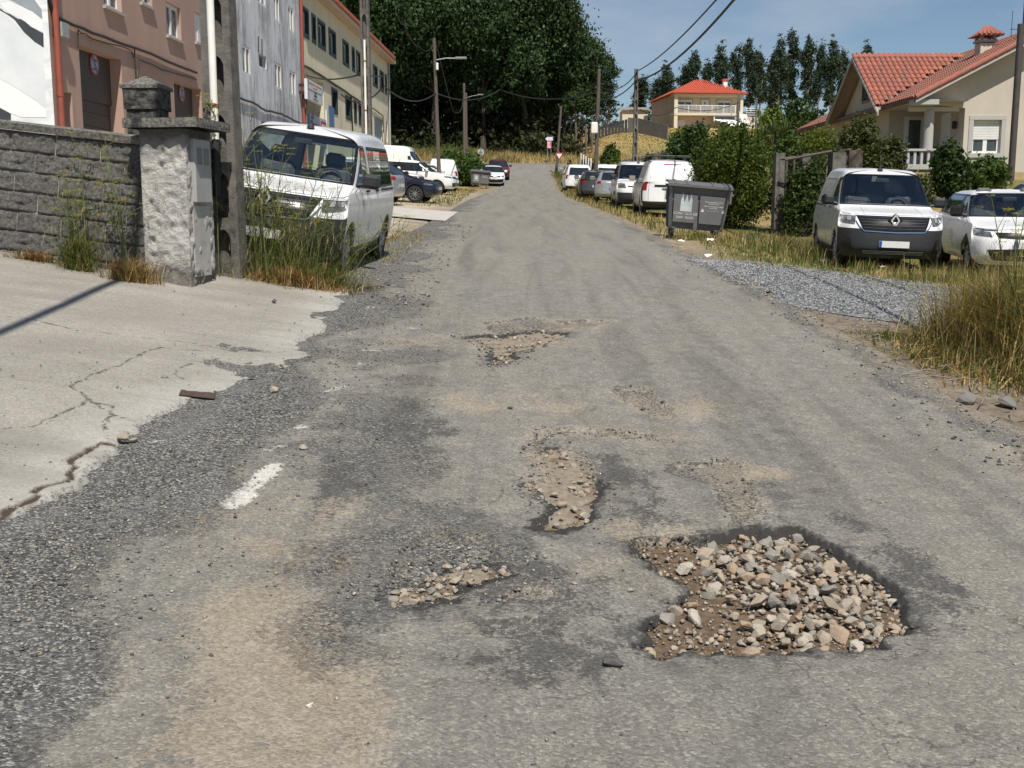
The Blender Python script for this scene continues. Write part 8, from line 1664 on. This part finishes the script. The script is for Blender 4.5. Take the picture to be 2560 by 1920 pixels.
# fennel plants -------------------------------------------------------------
M_FST=mat('fennel_stem',(.12,.14,.045),(.085,.10,.04),scale=9,rough=.7); M_FFL=leafmat('fennel_flower',.3)
def fennel(x,y,hs,label,seed,spread=.25,dirv=None,flower=1.,leaves=900,z=None):
    rr=random.Random(seed); r_=np.random.default_rng(seed); z=g(x,y) if z is None else z; r=empty('fennel_plant',(x,y,z),label,'plant','yellow flowering fennel plants'); tips=[]
    for h_ in hs:
        a=rr.uniform(0,6.28); dx,dy=(math.cos(a)*spread*h_*rr.uniform(.2,1),math.sin(a)*spread*.6*h_*rr.uniform(.2,1))
        if dirv: dx+=dirv[0]*h_; dy+=dirv[1]*h_
        zz=h_*(1-.35*min(1.5,math.hypot(dx,dy)/h_)); p0=Vector((x+rr.gauss(0,.05),y+rr.gauss(0,.05),z-.05)); p2=Vector((p0.x+dx,p0.y+dy,z+zz)); p1=p0.lerp(p2,.5)+Vector((-dx*.12,-dy*.12,.05*h_)); q=MB(); q.tube([p0,p1,p2],[.008,.006,.003],5,cap=False)
        for k in range(6):
            t=rr.uniform(.4,1); b0=p1.lerp(p2,max(0,(t-.5)*2)) if t>.5 else p0.lerp(p1,t*2); e=b0+Vector((rr.gauss(0,.10),rr.gauss(0,.08),rr.uniform(.06,.22)))*min(1,h_); q.tube([b0,b0.lerp(e,.5)+Vector((0,0,.012)),e],[.0035,.003,.002],4,cap=False); tips.append(e)
        tips.append(p2); q.build('stem',M_FST,r)
    V=[];F=[];cl=[]
    for t in tips:
        if rr.random()>flower: continue
        for k in range(16):
            a=rr.uniform(0,6.28); rad=.055*math.sqrt(rr.random()); p=t+Vector((rad*math.cos(a),rad*math.sin(a),.02+rr.gauss(0,.006))); s_=.0095; b=len(V); V+=[(p.x-s_,p.y,p.z),(p.x,p.y-s_,p.z+.003),(p.x+s_,p.y,p.z),(p.x,p.y+s_,p.z+.003)]; F.append((b,b+1,b+2,b+3)); cl+=[(.60,.50,.05) if rr.random()<.75 else (.30,.32,.06)]*4
    if V: npmesh('flower_heads',V,F,M_FFL,r,col=np.array(cl))
    if leaves:
        hm=max(hs); P=np.column_stack([r_.normal(x,.13*hm,leaves)+(dirv[0]*.3*hm if dirv else 0),r_.normal(y,.10*hm,leaves),z+r_.random(leaves)**1.5*hm*.65]); cols=np.where(r_.random((leaves,1))<.8,GRN[r_.integers(4,size=leaves)],DRY[r_.integers(5,size=leaves)]); V,F_,c=blades(P,r_.uniform(.05,.16,leaves),np.full(leaves,.0016),cols,2.0,seed); npmesh('feathery_leaves',V,F_,M_GRASS,r,col=c)
    return r
fennel(-2.95,12.95,[1.55,1.75,1.3,1.6,1.2],'tall yellow fennel right beside the concrete pole',1,.22)
fennel(-2.62,13.05,[1.45,1.6,1.1,1.3],'yellow fennel in front of the van windshield',2,.25)
fennel(-2.30,13.1,[1.35,1.2,1.45,.9],'yellow fennel before the van grille',3,.25,(.12,0))
fennel(-2.45,12.95,[1.2,1.0,1.35,.8],'bushy fennel with small yellow flowers before the van bumper',14,.45)
fennel(-2.1,13.0,[1.1,1.0,.9],'fennel leaning low across the van wheel',4,.2,(.75,0))
fennel(-2.85,12.7,[1.9,1.7],'tallest fennel rising above the stucco pillar coping',5,.12)
fennel(-3.35,12.55,[2.0,1.9],'fennel stalks with flowers behind the stucco pillar',6,.10,(-.02,0),leaves=200)
fennel(-4.52,11.72,[1.25,1.0,.95,.8],'thin fennel growing up the block wall',7,.12)
fennel(-3.98,11.55,[1.55,1.3,1.0,.9],'leaning fennel in the corner of wall and stucco pillar',8,.12,(-.12,0),flower=.8,leaves=300)
fennel(4.72,10.5,[1.5,1.6,1.3,1.2],'tall yellow fennel in the right verge clump',9,.35)
fennel(4.3,9.5,[1.2,1.3,1.0],'fennel leaning over the dry verge grass',10,.35,(.1,-.1))
# fallen twigs along the right road edge
q=MB(); rr=random.Random(12)
for k in range(34):
    y=rr.uniform(7.5,11.5); x=float(np.interp(y,RY,RXR))+rr.uniform(-.15,.6); L_=rr.uniform(.08,.35); a=rr.uniform(0,6.28); z=max(g(x,y),0)+.02; q.tube([(x,y,z),(x+L_*.5*math.cos(a),y+L_*.5*math.sin(a),z+.02),(x+L_*math.cos(a),y+L_*math.sin(a),z)],[.006,.005,.003],4)
o=q.build('fallen_twigs',mat('grey_twig',(.17,.14,.11),(.28,.24,.2),scale=9,rough=.95),None); tag(o,'scattered dry twigs along the right road edge','twigs',kind='stuff')
